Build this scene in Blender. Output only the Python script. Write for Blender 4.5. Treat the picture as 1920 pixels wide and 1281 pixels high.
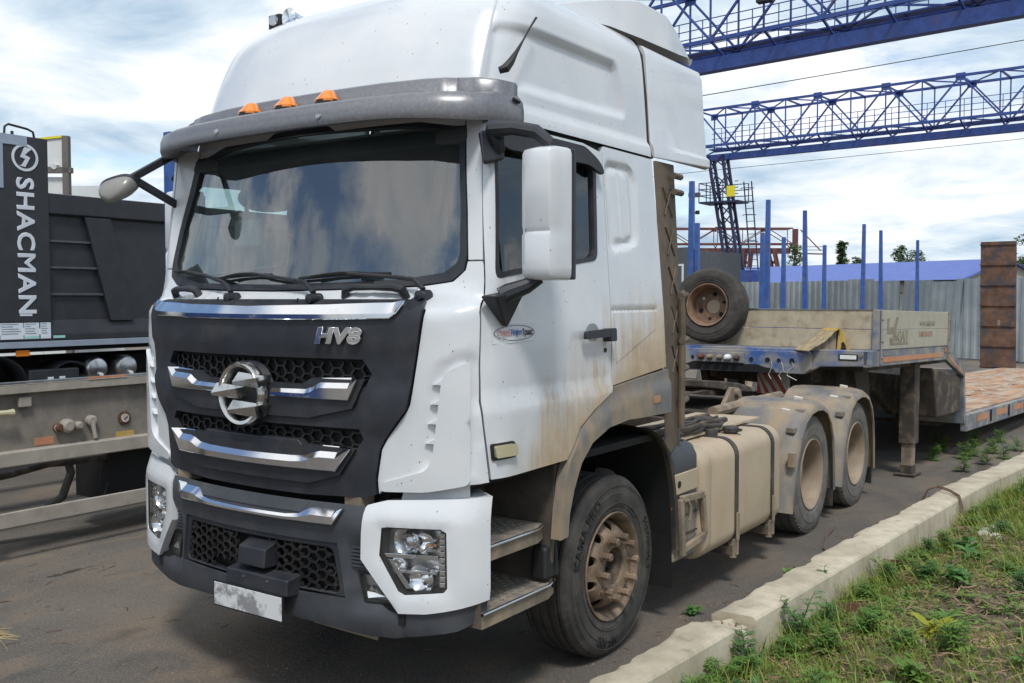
import bpy, bmesh, math, random
from mathutils import Vector, Matrix, Quaternion
from mathutils.geometry import delaunay_2d_cdt
for o in list(bpy.data.objects): bpy.data.objects.remove(o)
scene = bpy.context.scene
COL = scene.collection
rad = math.radians
random.seed(7)

# ------------------------------------------------------------------ camera
cd = bpy.data.cameras.new('camera'); cam = bpy.data.objects.new('camera', cd); COL.objects.link(cam)
cam.location = (3.768, -3.222, 2.003)
cam.rotation_euler = (rad(90 - 2.53), 0, rad(34.72))
cd.sensor_width = 36; cd.lens = 36 * 1820 / 1920; cd.clip_start = .05; cd.clip_end = 3000
scene.camera = cam

# ------------------------------------------------------------------ sky and sun
SUN_EL, SUN_AZ = rad(58), rad(140)      # azimuth clockwise from +Y: behind the camera, to its side
world = bpy.data.worlds.new('World'); scene.world = world; world.use_nodes = True
wn, wl = world.node_tree.nodes, world.node_tree.links
wn.clear()
def wnode(t, **k):
    n = wn.new(t)
    for a, b in k.items(): setattr(n, a, b)
    return n
w_out = wnode('ShaderNodeOutputWorld'); w_bg = wnode('ShaderNodeBackground'); w_bg.inputs[1].default_value = .12
w_sky = wnode('ShaderNodeTexSky', sky_type='NISHITA', sun_disc=False)
w_sky.sun_elevation = SUN_EL; w_sky.sun_rotation = SUN_AZ; w_sky.air_density = 1.0; w_sky.dust_density = .15; w_sky.ozone_density = 1.2
w_tc = wnode('ShaderNodeTexCoord'); w_sep = wnode('ShaderNodeSeparateXYZ'); wl.new(w_tc.outputs['Generated'], w_sep.inputs[0])
def wmath(op, a, b=None, clamp=False):
    n = wnode('ShaderNodeMath', operation=op); n.use_clamp = clamp
    for i, v in enumerate((a, b)):
        if v is None: continue
        if isinstance(v, (int, float)): n.inputs[i].default_value = v
        else: wl.new(v, n.inputs[i])
    return n.outputs[0]
# project the view direction on a cloud deck, so that clouds flatten towards the horizon
w_den = wmath('ADD', wmath('MAXIMUM', w_sep.outputs[2], 0.0), .16)
w_cmb = wnode('ShaderNodeCombineXYZ')
wl.new(wmath('DIVIDE', w_sep.outputs[0], w_den), w_cmb.inputs[0]); wl.new(wmath('DIVIDE', w_sep.outputs[1], w_den), w_cmb.inputs[1]); w_cmb.inputs[2].default_value = 3.7
def wnoise(scale, detail, rough, off=(0, 0, 0), dist=0.):
    mp = wnode('ShaderNodeMapping'); mp.inputs['Location'].default_value = off; wl.new(w_cmb.outputs[0], mp.inputs['Vector'])
    n = wnode('ShaderNodeTexNoise'); n.inputs['Scale'].default_value = scale; n.inputs['Detail'].default_value = detail
    n.inputs['Roughness'].default_value = rough; n.inputs['Distortion'].default_value = dist
    wl.new(mp.outputs[0], n.inputs['Vector']); return n.outputs['Fac']
def wramp(v, pts):
    r = wnode('ShaderNodeValToRGB'); wl.new(v, r.inputs[0]); e = r.color_ramp.elements
    while len(e) < len(pts): e.new(.5)
    for q, (p, c) in zip(e, pts): q.position = p; q.color = tuple(c) + (1,) if len(c) == 3 else c
    return r.outputs[0]
w_big = wnoise(.55, 3, .5, (-1.6, 2.6, 0), .2)
w_det = wnoise(1.5, 10, .60, (2.2, 1.1, 0), .35)
w_sum = wmath('ADD', wmath('MULTIPLY', w_big, .62), wmath('MULTIPLY', w_det, .38))
w_sum = wmath('ADD', w_sum, wmath('MULTIPLY', wmath('MAXIMUM', wmath('SUBTRACT', .10, w_sep.outputs[2]), 0.0), .8))   # thicker towards the horizon
w_cover = wramp(w_sum, [(.425, (0, 0, 0)), (.482, (1, 1, 1))])
w_shd = wmath('ADD', wmath('MULTIPLY', wnoise(.8, 3, .5, (5.3, 2.4, 1.0), .3), .55), wmath('MULTIPLY', wnoise(2.4, 9, .6, (0.7, 3.1, 2.0), .4), .45))
w_shade = wramp(w_shd, [(.39, (2.9, 3.9, 5.0)), (.47, (4.7, 5.5, 6.2)), (.54, (6.4, 6.7, 7.0)), (.61, (7.6, 7.6, 7.6))])
w_mix = wnode('ShaderNodeMixRGB'); wl.new(w_cover, w_mix.inputs[0]); wl.new(w_sky.outputs[0], w_mix.inputs[1]); wl.new(w_shade, w_mix.inputs[2])
wl.new(w_mix.outputs[0], w_bg.inputs[0]); wl.new(w_bg.outputs[0], w_out.inputs[0])

sd = bpy.data.lights.new('sun', 'SUN'); sd.energy = 2.0; sd.angle = rad(11); sd.color = (1, .96, .9)
sun = bpy.data.objects.new('sun', sd); COL.objects.link(sun)
sdir = Vector((math.sin(SUN_AZ) * math.cos(SUN_EL), math.cos(SUN_AZ) * math.cos(SUN_EL), math.sin(SUN_EL)))
sun.rotation_euler = sdir.to_track_quat('Z', 'Y').to_euler(); sun.location = sdir * 60
vs = scene.view_settings; vs.view_transform = 'Standard'; vs.look = 'None'; vs.exposure = 0.36; vs.gamma = 1.0; vs.use_curve_mapping = False
scene.cycles.use_denoising = True
scene.cycles.max_bounces = 8; scene.cycles.transparent_max_bounces = 16; scene.cycles.glossy_bounces = 4
scene.cycles.caustics_reflective = False; scene.cycles.caustics_refractive = False

# ------------------------------------------------------------------ materials
def new_mat(name):
    m = bpy.data.materials.new(name); m.use_nodes = True
    return m, m.node_tree.nodes, m.node_tree.links
class NT:
    """Small helper round a material's node tree: object coordinates, noise masks, mixes."""
    def __init__(s, name):
        s.m, s.n, s.l = new_mat(name)
        s.b = s.n['Principled BSDF']
        s.tc = s.n.new('ShaderNodeTexCoord'); s.co = s.tc.outputs['Object']
        s.sep = s.n.new('ShaderNodeSeparateXYZ'); s.l.new(s.co, s.sep.inputs[0])
    def put(s, sock, v):
        if isinstance(v, (int, float)): sock.default_value = v
        elif isinstance(v, tuple): sock.default_value = (v + (1,)) if len(v) == 3 and len(sock.default_value) == 4 else v
        else: s.l.new(v, sock)
    def math(s, op, a, b=0., clamp=False):
        n = s.n.new('ShaderNodeMath'); n.operation = op; n.use_clamp = clamp
        s.put(n.inputs[0], a); s.put(n.inputs[1], b); return n.outputs[0]
    def noise(s, scale, detail=4., rough=.6, stretch=(1, 1, 1), dist=0., loc=(0, 0, 0)):
        mp = s.n.new('ShaderNodeMapping'); mp.inputs['Scale'].default_value = stretch; mp.inputs['Location'].default_value = loc; s.l.new(s.co, mp.inputs[0])
        n = s.n.new('ShaderNodeTexNoise'); n.inputs['Scale'].default_value = scale; n.inputs['Detail'].default_value = detail
        n.inputs['Roughness'].default_value = rough; n.inputs['Distortion'].default_value = dist
        s.l.new(mp.outputs[0], n.inputs['Vector']); return n.outputs['Fac']
    def voronoi(s, scale, stretch=(1, 1, 1), feature='F1', out='Distance'):
        mp = s.n.new('ShaderNodeMapping'); mp.inputs['Scale'].default_value = stretch; s.l.new(s.co, mp.inputs[0])
        n = s.n.new('ShaderNodeTexVoronoi'); n.feature = feature; n.inputs['Scale'].default_value = scale
        s.l.new(mp.outputs[0], n.inputs['Vector']); return n.outputs[out]
    def ramp(s, v, lo, hi, a=0., b=1.):
        n = s.n.new('ShaderNodeMapRange'); n.interpolation_type = 'SMOOTHSTEP'
        s.put(n.inputs['Value'], v); n.inputs['From Min'].default_value = lo; n.inputs['From Max'].default_value = hi
        n.inputs['To Min'].default_value = a; n.inputs['To Max'].default_value = b; return n.outputs[0]
    def mix(s, f, a, b):
        n = s.n.new('ShaderNodeMixRGB'); s.put(n.inputs[0], f); s.put(n.inputs[1], a); s.put(n.inputs[2], b); return n.outputs[0]
    def bump(s, h, strength=.3, dist=.01):
        n = s.n.new('ShaderNodeBump'); n.inputs['Strength'].default_value = strength; n.inputs['Distance'].default_value = dist
        s.l.new(h, n.inputs['Height']); s.l.new(n.outputs[0], s.b.inputs['Normal'])
    def done(s, col=None, rough=None, metal=None, spec=None, coat=None):
        if col is not None: s.put(s.b.inputs['Base Color'], col)
        if rough is not None: s.put(s.b.inputs['Roughness'], rough)
        if metal is not None: s.put(s.b.inputs['Metallic'], metal)
        if spec is not None: s.put(s.b.inputs['Specular IOR Level'], spec)
        if coat: s.b.inputs['Coat Weight'].default_value = coat; s.b.inputs['Coat Roughness'].default_value = .06
        return s.m
MAT = {}
def simple(name, col, rough=.5, metal=0., var=.12, scale=6., dust=None, dlo=.45, dhi=.75, dscale=4., dmax=.8, bump=0., bscale=60., coat=0., stretch=(1, 1, 1), spec=None):
    """A base colour with a little variation, an optional layer of dust or rust in noise patches, fine relief."""
    t = NT(name)
    v = t.ramp(t.noise(scale, 5), .3, .7)
    c = t.mix(v, tuple(k * (1 - var) for k in col), tuple(min(1, k * (1 + var)) for k in col))
    r = rough
    if dust:
        mk = t.ramp(t.noise(dscale, 7, .65, stretch), dlo, dhi, 0, dmax)
        c = t.mix(mk, c, dust); r = t.math('ADD', t.math('MULTIPLY', mk, .85 - rough), rough)
        if metal: metal = t.math('MULTIPLY', t.math('SUBTRACT', 1., mk), metal)
    if bump: t.bump(t.noise(bscale, 4, .6), bump, .01)
    MAT[name] = t.done(c, r, metal, spec, coat); return MAT[name]
DUST = (.36, .27, .17); MUD = (.17, .115, .07)
simple('black_plastic', (.019, .022, .030), .48, var=.2, scale=9, dust=(.09, .085, .075), dlo=.42, dhi=.85, dmax=.45, bump=.12, bscale=420)
simple('bumper_plastic', (.045, .050, .060), .5, var=.12, scale=7, dust=(.14, .135, .13), dlo=.45, dhi=.85, dmax=.4, bump=.1, bscale=420)
simple('deep_black', (.008, .008, .009), .8)
simple('rubber_black', (.014, .014, .015), .6, var=.2)
simple('dusty_black', (.03, .03, .031), .6, dust=(.22, .165, .11), dlo=.35, dhi=.8, dmax=.55)
simple('chrome', (.80, .81, .83), .10, 1., var=.04, dust=(.30, .30, .31), dlo=.55, dhi=.85, dscale=9, dmax=.3)
simple('dull_chrome', (.40, .40, .42), .22, 1., var=.1, dust=(.20, .19, .18), dlo=.35, dhi=.7, dscale=11, dmax=.65)
simple('emblem_metal', (.62, .61, .59), .16, 1., var=.05, dust=(.26, .23, .20), dlo=.45, dhi=.8, dscale=12, dmax=.5)
simple('mud_plastic', (.15, .15, .152), .55, var=.15, dust=DUST, dlo=.36, dhi=.66, dscale=3.2, dmax=.85, bump=.1, bscale=90, stretch=(1, 1, .5))
simple('tank_dust', (.46, .365, .26), .55, var=.07, scale=3, dust=(.36, .27, .17), dlo=.45, dhi=.8, dmax=.45, stretch=(1, 1, .35))
simple('dusty_steel', (.20, .165, .125), .75, var=.25, dust=(.37, .28, .19), dlo=.4, dhi=.7, dscale=7, bump=.2, bscale=60)
simple('frame_brown', (.062, .050, .041), .8, var=.3, dust=(.20, .15, .105), dlo=.48, dhi=.7, dscale=6, bump=.25, bscale=50)
simple('duct_brown', (.115, .087, .062), .75, var=.2, dust=(.20, .15, .10), dlo=.45, dhi=.75, dscale=5, bump=.15, bscale=70)
simple('rim_brown', (.15, .105, .072), .6, var=.25, dust=(.29, .21, .145), dlo=.42, dhi=.72, dscale=6, dmax=.8, bump=.15, bscale=80)
simple('rim_light', (.29, .225, .165), .6, var=.15, dust=(.22, .16, .11), dlo=.45, dhi=.75, dscale=5, bump=.1, bscale=60)
simple('step_metal', (.42, .39, .35), .4, .6, var=.15, dust=(.33, .245, .17), dlo=.38, dhi=.7, dscale=9)
simple('black_dusty_panel', (.05, .047, .045), .6, dust=(.20, .15, .11), dlo=.35, dhi=.75, dmax=.8, dscale=2.6)
simple('interior_grey', (.30, .32, .32), .8)
simple('interior_dark', (.045, .048, .052), .8)
simple('chock_slat', (.34, .27, .16), .7, var=.3, scale=12)
simple('interior_beige', (.33, .33, .31), .85)
simple('curtain', (.06, .068, .08), .9, var=.5, scale=3, stretch=(8, 8, .3))
simple('white_plastic', (.76, .77, .78), .35, coat=.3, dust=(.45, .40, .33), dlo=.5, dhi=.85, dmax=.4)
simple('warning_white', (.66, .62, .56), .5, dust=DUST, dlo=.4, dhi=.75)
simple('warning_red', (.48, .05, .035), .5, dust=DUST, dlo=.4, dhi=.8)
simple('blue_paint', (.035, .095, .31), .42, var=.2, dust=(.15, .13, .12), dlo=.5, dhi=.75, dscale=4.5, dmax=.65)
simple('crane_blue', (.026, .065, .27), .45, var=.2, dust=(.10, .075, .075), dlo=.5, dhi=.75, dscale=1.2, dmax=.6)
simple('crane_navy', (.014, .022, .075), .5, var=.2)
simple('crane_red', (.13, .045, .04), .65, var=.25)
simple('trailer_blue', (.045, .11, .31), .5, var=.15, dust=(.30, .28, .25), dlo=.33, dhi=.60, dscale=3.4, dmax=.95, stretch=(1, 1, 1.5))
simple('trailer_grey_blue', (.14, .16, .21), .55, var=.15, dust=(.36, .32, .25), dlo=.4, dhi=.65, dscale=4, dmax=.9)
simple('board_beige', (.47, .405, .30), .72, var=.12, scale=8, dust=(.22, .17, .105), dlo=.48, dhi=.74, dscale=7, dmax=.75, bump=.15, bscale=40)
simple('board_side', (.43, .40, .32), .65, var=.07, dust=(.31, .27, .2), dlo=.5, dhi=.8, dscale=5, dmax=.5)
simple('deck_plank', (.37, .20, .105), .75, var=.45, scale=3, dust=(.43, .38, .31), dlo=.40, dhi=.62, dscale=5, dmax=.9, bump=.3, bscale=40, stretch=(1, .22, 1))
simple('ramp_rust', (.12, .062, .038), .8, var=.35, scale=5, dust=(.045, .05, .065), dlo=.45, dhi=.66, dscale=3.5, dmax=.85, bump=.3, bscale=40)
simple('rust', (.115, .048, .03), .85, var=.4, scale=14, dust=(.06, .035, .028), dlo=.4, dhi=.7, dscale=9, bump=.4, bscale=60)
simple('reflect_orange', (.55, .22, .10), .6, dust=(.42, .32, .22), dlo=.4, dhi=.75)
simple('dump_black', (.026, .028, .033), .5, var=.15, dust=(.05, .05, .052), dlo=.5, dhi=.85, dmax=.4)
simple('dump_grey', (.075, .082, .092), .5, var=.12)
simple('letter_white', (.62, .66, .72), .5, var=.06)
simple('paper_teal', (.33, .62, .60), .6, var=.05)
simple('paper_white', (.66, .72, .78), .6, var=.04)
simple('print_grey', (.22, .26, .30), .7)
simple('trailer_dust', (.225, .20, .17), .75, var=.15, dust=(.13, .12, .105), dlo=.42, dhi=.72, dscale=2.5, dmax=.7, bump=.15, bscale=40)
simple('trailer_rail', (.36, .325, .28), .65, var=.1, dust=(.22, .195, .165), dlo=.48, dhi=.75, dscale=4, dmax=.6)
simple('strip_bluegrey', (.33, .38, .46), .45, .3, var=.06)
simple('silver', (.55, .55, .56), .28, 1., var=.08, dust=(.30, .29, .27), dlo=.5, dhi=.8, dmax=.5)
simple('chock_yellow', (.50, .33, .07), .6, var=.15, dust=(.33, .25, .15), dlo=.42, dhi=.7, dscale=9, dmax=.8)
simple('roof_blue', (.115, .165, .44), .6, var=.05, scale=1.5)
simple('shed_white', (.62, .64, .64), .7, var=.08, scale=2, dust=(.45, .45, .44), dlo=.5, dhi=.8)
simple('yellow_sign', (.72, .62, .03), .5, var=.05)
simple('wire_black', (.012, .012, .013), .7)
simple('bark', (.10, .08, .06), .9, var=.3, bump=.4, bscale=20)
simple('stone_grey', (.30, .30, .29), .85, var=.25, scale=20, bump=.3, bscale=30)
simple('straw', (.42, .32, .16), .9, var=.2)
simple('twig', (.14, .09, .06), .9, var=.35, scale=3)
simple('plate_white', (.64, .65, .66), .45, var=.02, scale=3, dust=(.13, .13, .135), dlo=.47, dhi=.58, dscale=6.5, dmax=.8)
simple('sticker_white', (.72, .73, .74), .45, var=.02)
simple('ink_blue', (.05, .16, .45), .5); simple('ink_red', (.60, .33, .30), .5); simple('ink_black', (.03, .03, .035), .5); simple('ink_ring', (.10, .15, .24), .5)
simple('print_dust', (.255, .225, .17), .75, var=.15, scale=9)
simple('print_red', (.34, .22, .165), .75, var=.15)
simple('mesh_black', (.010, .010, .011), .5, dust=(.04, .036, .032), dlo=.45, dhi=.8, dscale=8, dmax=.6)
simple('lamp_black', (.46, .47, .49), .3, .8)
simple('reflector', (.86, .87, .88), .16, 1., var=.05)
simple('orange_lens', (.85, .24, .015), .22, var=.06, coat=.6)
simple('amber_dirty', (.50, .21, .11), .5, dust=DUST, dlo=.35, dhi=.7, dmax=.75)
simple('marker_lens', (.48, .44, .29), .2, var=.1, coat=.5)

def paint():
    """White cab paint: bug specks and, low down towards the rear of the cab, caked road dust."""
    t = NT('white_paint')
    x, y, z = t.sep.outputs
    c = t.mix(t.ramp(t.noise(3., 3), .3, .7), (.60, .628, .662), (.675, .695, .72))
    # dust thrown up by the wheels
    low = t.math('MULTIPLY', t.math('SUBTRACT', 1.70, z), 1.8)
    back = t.math('MULTIPLY', t.math('SUBTRACT', y, .80), .85)
    nz = t.math('MULTIPLY', t.math('SUBTRACT', t.noise(2.6, 7, .62, (1.2, 1.2, .55)), .5), 2.2)
    st = t.math('MULTIPLY', t.math('SUBTRACT', t.noise(26., 5, .65, (1, 1, .07)), .5), 1.1)
    amt = t.math('ADD', t.math('ADD', low, back), t.math('ADD', nz, st))
    side = t.ramp(y, .30, .62)
    below = t.ramp(z, 2.30, 1.75)
    dm = t.math('MULTIPLY', t.math('MULTIPLY', t.ramp(amt, -.02, .95, 0, .90), side), below)
    c = t.mix(dm, c, t.mix(t.ramp(t.noise(5., 6), .35, .7), (.42, .29, .155), (.54, .41, .26)))
    spl = t.math('MULTIPLY', t.math('MULTIPLY', t.ramp(t.voronoi(60., (1, 1, .8)), .10, .20, 1, 0), t.ramp(t.noise(21., 2), .50, .55)), t.math('MULTIPLY', side, t.ramp(z, 2.0, 1.35)))
    c = t.mix(t.math('MULTIPLY', spl, .7), c, (.36, .26, .15))
    film = t.ramp(t.noise(6., 6, .7), .45, .8, 0, .14)
    c = t.mix(film, c, (.50, .46, .38))
    # specks: flies and stone chips
    sp = t.ramp(t.voronoi(30., (1, 1, .55)), .07, .11, 1, 0)
    gate = t.ramp(t.noise(9., 3, .7), .50, .56)
    c = t.mix(t.math('MULTIPLY', t.math('MULTIPLY', sp, gate), .75), c, (.10, .095, .09))
    r = t.math('ADD', t.math('MULTIPLY', dm, .5), .22)
    t.b.inputs['Coat Weight'].default_value = .5; t.b.inputs['Coat Roughness'].default_value = .05
    MAT['white_paint'] = t.done(c, r)
paint()

def visor_mat():
    t = NT('visor_metal')
    sc = t.ramp(t.noise(55., 6, .8), .42, .75)
    c = t.mix(sc, (.20, .20, .215), (.28, .28, .29))
    t.bump(t.noise(22., 4, .6), .05, .01)
    MAT['visor_metal'] = t.done(c, t.math('ADD', t.math('MULTIPLY', sc, .15), .36), .45)
visor_mat()

def glass_mat(name, tint, dust, ior=1.55, film=(.34, .36, .38), streak=(1, 1, .25), dl=.4, dh=.8):
    """Thin glazing: see-through, mirror-like by Fresnel, with a film of dust."""
    m, n, l = new_mat(name); t = NT.__new__(NT); t.m, t.n, t.l = m, n, l; t.b = n['Principled BSDF']
    t.tc = n.new('ShaderNodeTexCoord'); t.co = t.tc.outputs['Object']
    tr = n.new('ShaderNodeBsdfTransparent'); tr.inputs[0].default_value = tint + (1,)
    gl = n.new('ShaderNodeBsdfGlossy'); gl.inputs['Roughness'].default_value = .015; gl.inputs['Color'].default_value = (1, 1, 1, 1)
    fr = n.new('ShaderNodeFresnel'); geo = n.new('ShaderNodeNewGeometry'); iv = n.new('ShaderNodeMapRange'); l.new(geo.outputs['Backfacing'], iv.inputs['Value'])
    iv.inputs['To Min'].default_value = ior; iv.inputs['To Max'].default_value = 1 / ior; l.new(iv.outputs[0], fr.inputs[0])      # the same mirror strength from both sides of a thin pane
    df = n.new('ShaderNodeBsdfDiffuse'); df.inputs[0].default_value = film + (1,)
    a = n.new('ShaderNodeMixShader'); l.new(t.ramp(t.noise(3., 5, .6, streak), dl, dh, dust * .4, dust), a.inputs[0]); l.new(tr.outputs[0], a.inputs[1]); l.new(df.outputs[0], a.inputs[2])
    b = n.new('ShaderNodeMixShader'); l.new(fr.outputs[0], b.inputs[0]); l.new(a.outputs[0], b.inputs[1]); l.new(gl.outputs[0], b.inputs[2])
    l.new(b.outputs[0], n['Material Output'].inputs[0]); n.remove(n['Principled BSDF']); MAT[name] = m
glass_mat('windscreen_glass', (.72, .85, .83), .07, 2.5, (.42, .47, .52), (1, 1, .18), .42, .75)
glass_mat('window_glass', (.52, .63, .61), .03, 1.7)
glass_mat('lens_clear', (.96, .97, .98), .05, 1.40, (.6, .6, .58))

def tyre_mat():
    t = NT('tyre')
    c = t.mix(t.ramp(t.noise(5., 6, .7), .35, .7), (.032, .030, .029), (.078, .069, .060))
    c = t.mix(t.ramp(t.noise(16., 5), .52, .8, 0, .5), c, (.13, .11, .09))
    t.bump(t.noise(90., 4), .12, .01)
    MAT['tyre'] = t.done(c, .82)
    t = NT('tyre_dusty')
    c = t.mix(t.ramp(t.noise(4., 6, .7), .35, .7), (.10, .094, .088), (.19, .175, .152))
    t.bump(t.noise(90., 4), .12, .01)
    MAT['tyre_dusty'] = t.done(c, .85)
tyre_mat()

# ------------------------------------------------------------------ mesh helpers
class MB:
    def __init__(s): s.v, s.f = [], []
    def add(s, vs, fs):
        k = len(s.v); s.v += [tuple(p) for p in vs]; s.f += [tuple(i + k for i in f) for f in fs]; return s
    def box(s, x0, x1, y0, y1, z0, z1):
        return s.add([(x0, y0, z0), (x1, y0, z0), (x1, y1, z0), (x0, y1, z0), (x0, y0, z1), (x1, y0, z1), (x1, y1, z1), (x0, y1, z1)],
                     [(0, 3, 2, 1), (4, 5, 6, 7), (0, 1, 5, 4), (1, 2, 6, 5), (2, 3, 7, 6), (3, 0, 4, 7)])
    def hexa(s, p):   # eight corners, bottom ring then top ring
        return s.add(p, [(0, 3, 2, 1), (4, 5, 6, 7), (0, 1, 5, 4), (1, 2, 6, 5), (2, 3, 7, 6), (3, 0, 4, 7)])
    def beam(s, a, b, w, h=None, up=(0, 0, 1)):
        a, b = Vector(a), Vector(b); h = w if h is None else h
        d = (b - a).normalized(); u = Vector(up)
        if abs(d.dot(u)) > .98: u = Vector((0, 1, 0))
        r = d.cross(u).normalized() * (w / 2); q = r.cross(d).normalized() * (h / 2)
        return s.hexa([a - r - q, a + r - q, b + r - q, b - r - q, a - r + q, a + r + q, b + r + q, b - r + q])
    def tube(s, path, r, n=8, caps=True, closed=False):
        P = [Vector(p) for p in path]; m = len(P); R = r if isinstance(r, (list, tuple)) else [r] * m
        k0 = len(s.v); ref = None
        for i, p in enumerate(P):
            if closed: d = P[(i + 1) % m] - P[i - 1]
            else: d = P[min(i + 1, m - 1)] - P[max(i - 1, 0)]
            d.normalize()
            if ref is None:
                ref = Vector((0, 0, 1)) if abs(d.z) < .9 else Vector((1, 0, 0))
            ref = (ref - d * ref.dot(d)).normalized(); w = d.cross(ref)
            for j in range(n):
                a = 2 * math.pi * j / n; s.v.append(tuple(p + (ref * math.cos(a) + w * math.sin(a)) * R[i]))
        for i in range(m if closed else m - 1):
            for j in range(n):
                a, b = k0 + i * n, k0 + ((i + 1) % m) * n
                s.f.append((a + j, a + (j + 1) % n, b + (j + 1) % n, b + j))
        if caps and not closed:
            s.f.append(tuple(k0 + j for j in range(n))[::-1]); s.f.append(tuple(k0 + (m - 1) * n + j for j in range(n)))
        return s
    def lathe(s, prof, c=(0, 0, 0), axis='x', n=32, caps=False):
        """prof: (radius, position along the axis) pairs"""
        k0 = len(s.v); ax = 'xyz'.index(axis); u, w = [(1, 2), (2, 0), (0, 1)][ax]
        for r, h in prof:
            for j in range(n):
                a = 2 * math.pi * j / n; p = list(c); p[ax] += h; p[u] += r * math.cos(a); p[w] += r * math.sin(a); s.v.append(tuple(p))
        for i in range(len(prof) - 1):
            for j in range(n):
                a, b = k0 + i * n, k0 + (i + 1) * n
                s.f.append((a + j, b + j, b + (j + 1) % n, a + (j + 1) % n))
        if caps:
            s.f.append(tuple(k0 + j for j in range(n))); s.f.append(tuple(k0 + (len(prof) - 1) * n + j for j in range(n))[::-1])
        return s
    def prism(s, poly, axis, a, b):
        """poly in the two other axes (in x,y,z order), extruded along axis from a to b"""
        ax = 'xyz'.index(axis); n = len(poly); k0 = len(s.v)
        for h in (a, b):
            for p in poly:
                q = list(p); q.insert(ax, h); s.v.append(tuple(q))
        s.f.append(tuple(range(k0, k0 + n))); s.f.append(tuple(range(k0 + n, k0 + 2 * n))[::-1])
        for i in range(n):
            j = (i + 1) % n; s.f.append((k0 + i, k0 + n + i, k0 + n + j, k0 + j))
        return s
    def loft(s, rings, closed=True, caps=False):
        n = len(rings[0]); k0 = len(s.v)
        for r in rings: s.v += [tuple(p) for p in r]
        for i in range(len(rings) - 1):
            for j in range(n if closed else n - 1):
                a, b = k0 + i * n, k0 + (i + 1) * n
                s.f.append((a + j, a + (j + 1) % n, b + (j + 1) % n, b + j))
        if caps: s.f.append(tuple(range(k0, k0 + n))[::-1]); s.f.append(tuple(range(k0 + (len(rings) - 1) * n, k0 + len(rings) * n)))
        return s
    def mirrored(s):
        m = MB(); m.v = [(-x, y, z) for x, y, z in s.v]; m.f = [f[::-1] for f in s.f]; return m
    def xf(s, M):
        s.v = [tuple(M @ Vector(p)) for p in s.v]; return s
    def mesh(s, name, fix=True, ang=32, flat=False):
        me = bpy.data.meshes.new(name); me.from_pydata(s.v, [], s.f); me.validate()
        if fix:
            bm = bmesh.new(); bm.from_mesh(me); bmesh.ops.recalc_face_normals(bm, faces=bm.faces); bm.to_mesh(me); bm.free()
        if not flat:
            me.shade_smooth(); me.set_sharp_from_angle(angle=rad(ang))
        return me
    def build(s, name, mat, parent=None, bevel=0., fix=True, ang=32, flat=False, seg=2):
        o = bpy.data.objects.new(name, s.mesh(name, fix, ang, flat)); COL.objects.link(o)
        o.data.materials.append(MAT[mat] if isinstance(mat, str) else mat); o.parent = parent
        if bevel:
            b = o.modifiers.new('bevel', 'BEVEL'); b.width = bevel; b.segments = seg; b.limit_method = 'ANGLE'; b.angle_limit = rad(38); b.harden_normals = True
        return o
def tag(o, label=None, cat=None, group=None, kind=None):
    for k, v in (('label', label), ('category', cat), ('group', group), ('kind', kind)):
        if v: o[k] = v
    return o
def thing(name, label, cat, loc=(0, 0, 0), rz=0., group=None):
    o = bpy.data.objects.new(name, None); COL.objects.link(o); o.location = loc; o.rotation_euler = (0, 0, rz); o.empty_display_size = .2
    return tag(o, label, cat, group)
def copy_tree(o, parent=None):
    c = o.copy(); COL.objects.link(c); c.parent = parent
    for ch in o.children: copy_tree(ch, c)
    return c
def text_mesh(body, size, extrude=.002, bold=0., shear=0., sx=1., bevel=0., align='CENTER', spacing=1.):
    """Lettering as a mesh in its own XY plane."""
    cu = bpy.data.curves.new('lettering', 'FONT'); cu.body = body; cu.size = size; cu.extrude = extrude; cu.offset = bold; cu.shear = shear
    cu.bevel_depth = bevel; cu.align_x = align; cu.align_y = 'CENTER'; cu.space_character = spacing; cu.resolution_u = 3
    o = bpy.data.objects.new('lettering', cu); COL.objects.link(o)
    dg = bpy.context.evaluated_depsgraph_get(); me = bpy.data.meshes.new_from_object(o.evaluated_get(dg))
    bpy.data.objects.remove(o); bpy.data.curves.remove(cu)
    for v in me.vertices: v.co.x *= sx
    return me
def text_obj(name, me, M, mat, parent=None):
    me.transform(M); me.materials.clear(); me.materials.append(MAT[mat])
    o = bpy.data.objects.new(name, me); COL.objects.link(o); o.parent = parent; return o
def basis(x, y, z, loc):
    M = Matrix.Identity(4)
    for i, c in enumerate((x, y, z)):
        for j in range(3): M[j][i] = c[j]
    for j in range(3): M[j][3] = loc[j]
    return M
# ------------------------------------------------------------------ the cab's skin as a surface (s along the plan outline, z up)
def lerp_tab(t,x):
    if x<=t[0][0]: return t[0][1]
    for (a,b),(c,d) in zip(t,t[1:]):
        if x<=c: return b+(d-b)*(x-a)/(c-a)
    return t[-1][1]
def smooth01(x):
    x=max(0.,min(1.,x)); return x*x*(3-2*x)
CAB_W=[(1.0,1.245),(1.6,1.245),(1.9,1.232),(2.45,1.185),(2.83,1.15),(3.2,1.11),(3.5,1.08)]
CAB_F=[(1.0,-.02),(1.2,-.03),(1.95,-.03),(1.98,0.02),(2.01,.09),(2.08,.13),(2.825,.29),(2.95,.32)]
BUMP_W=[(.4,1.20),(.6,1.235),(.7,1.245),(1.2,1.245)]
BUMP_F=[(.38,.03),(.46,-.03),(.56,-.06),(.95,-.06),(1.0,-.058),(1.05,-.035),(1.12,0.01)]
KB=.155; XA=1.05; PH=math.atan(2*KB*XA); RC=(1.245-XA)/(1-math.sin(PH)); LC=RC*(math.pi/2-PH)
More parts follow.
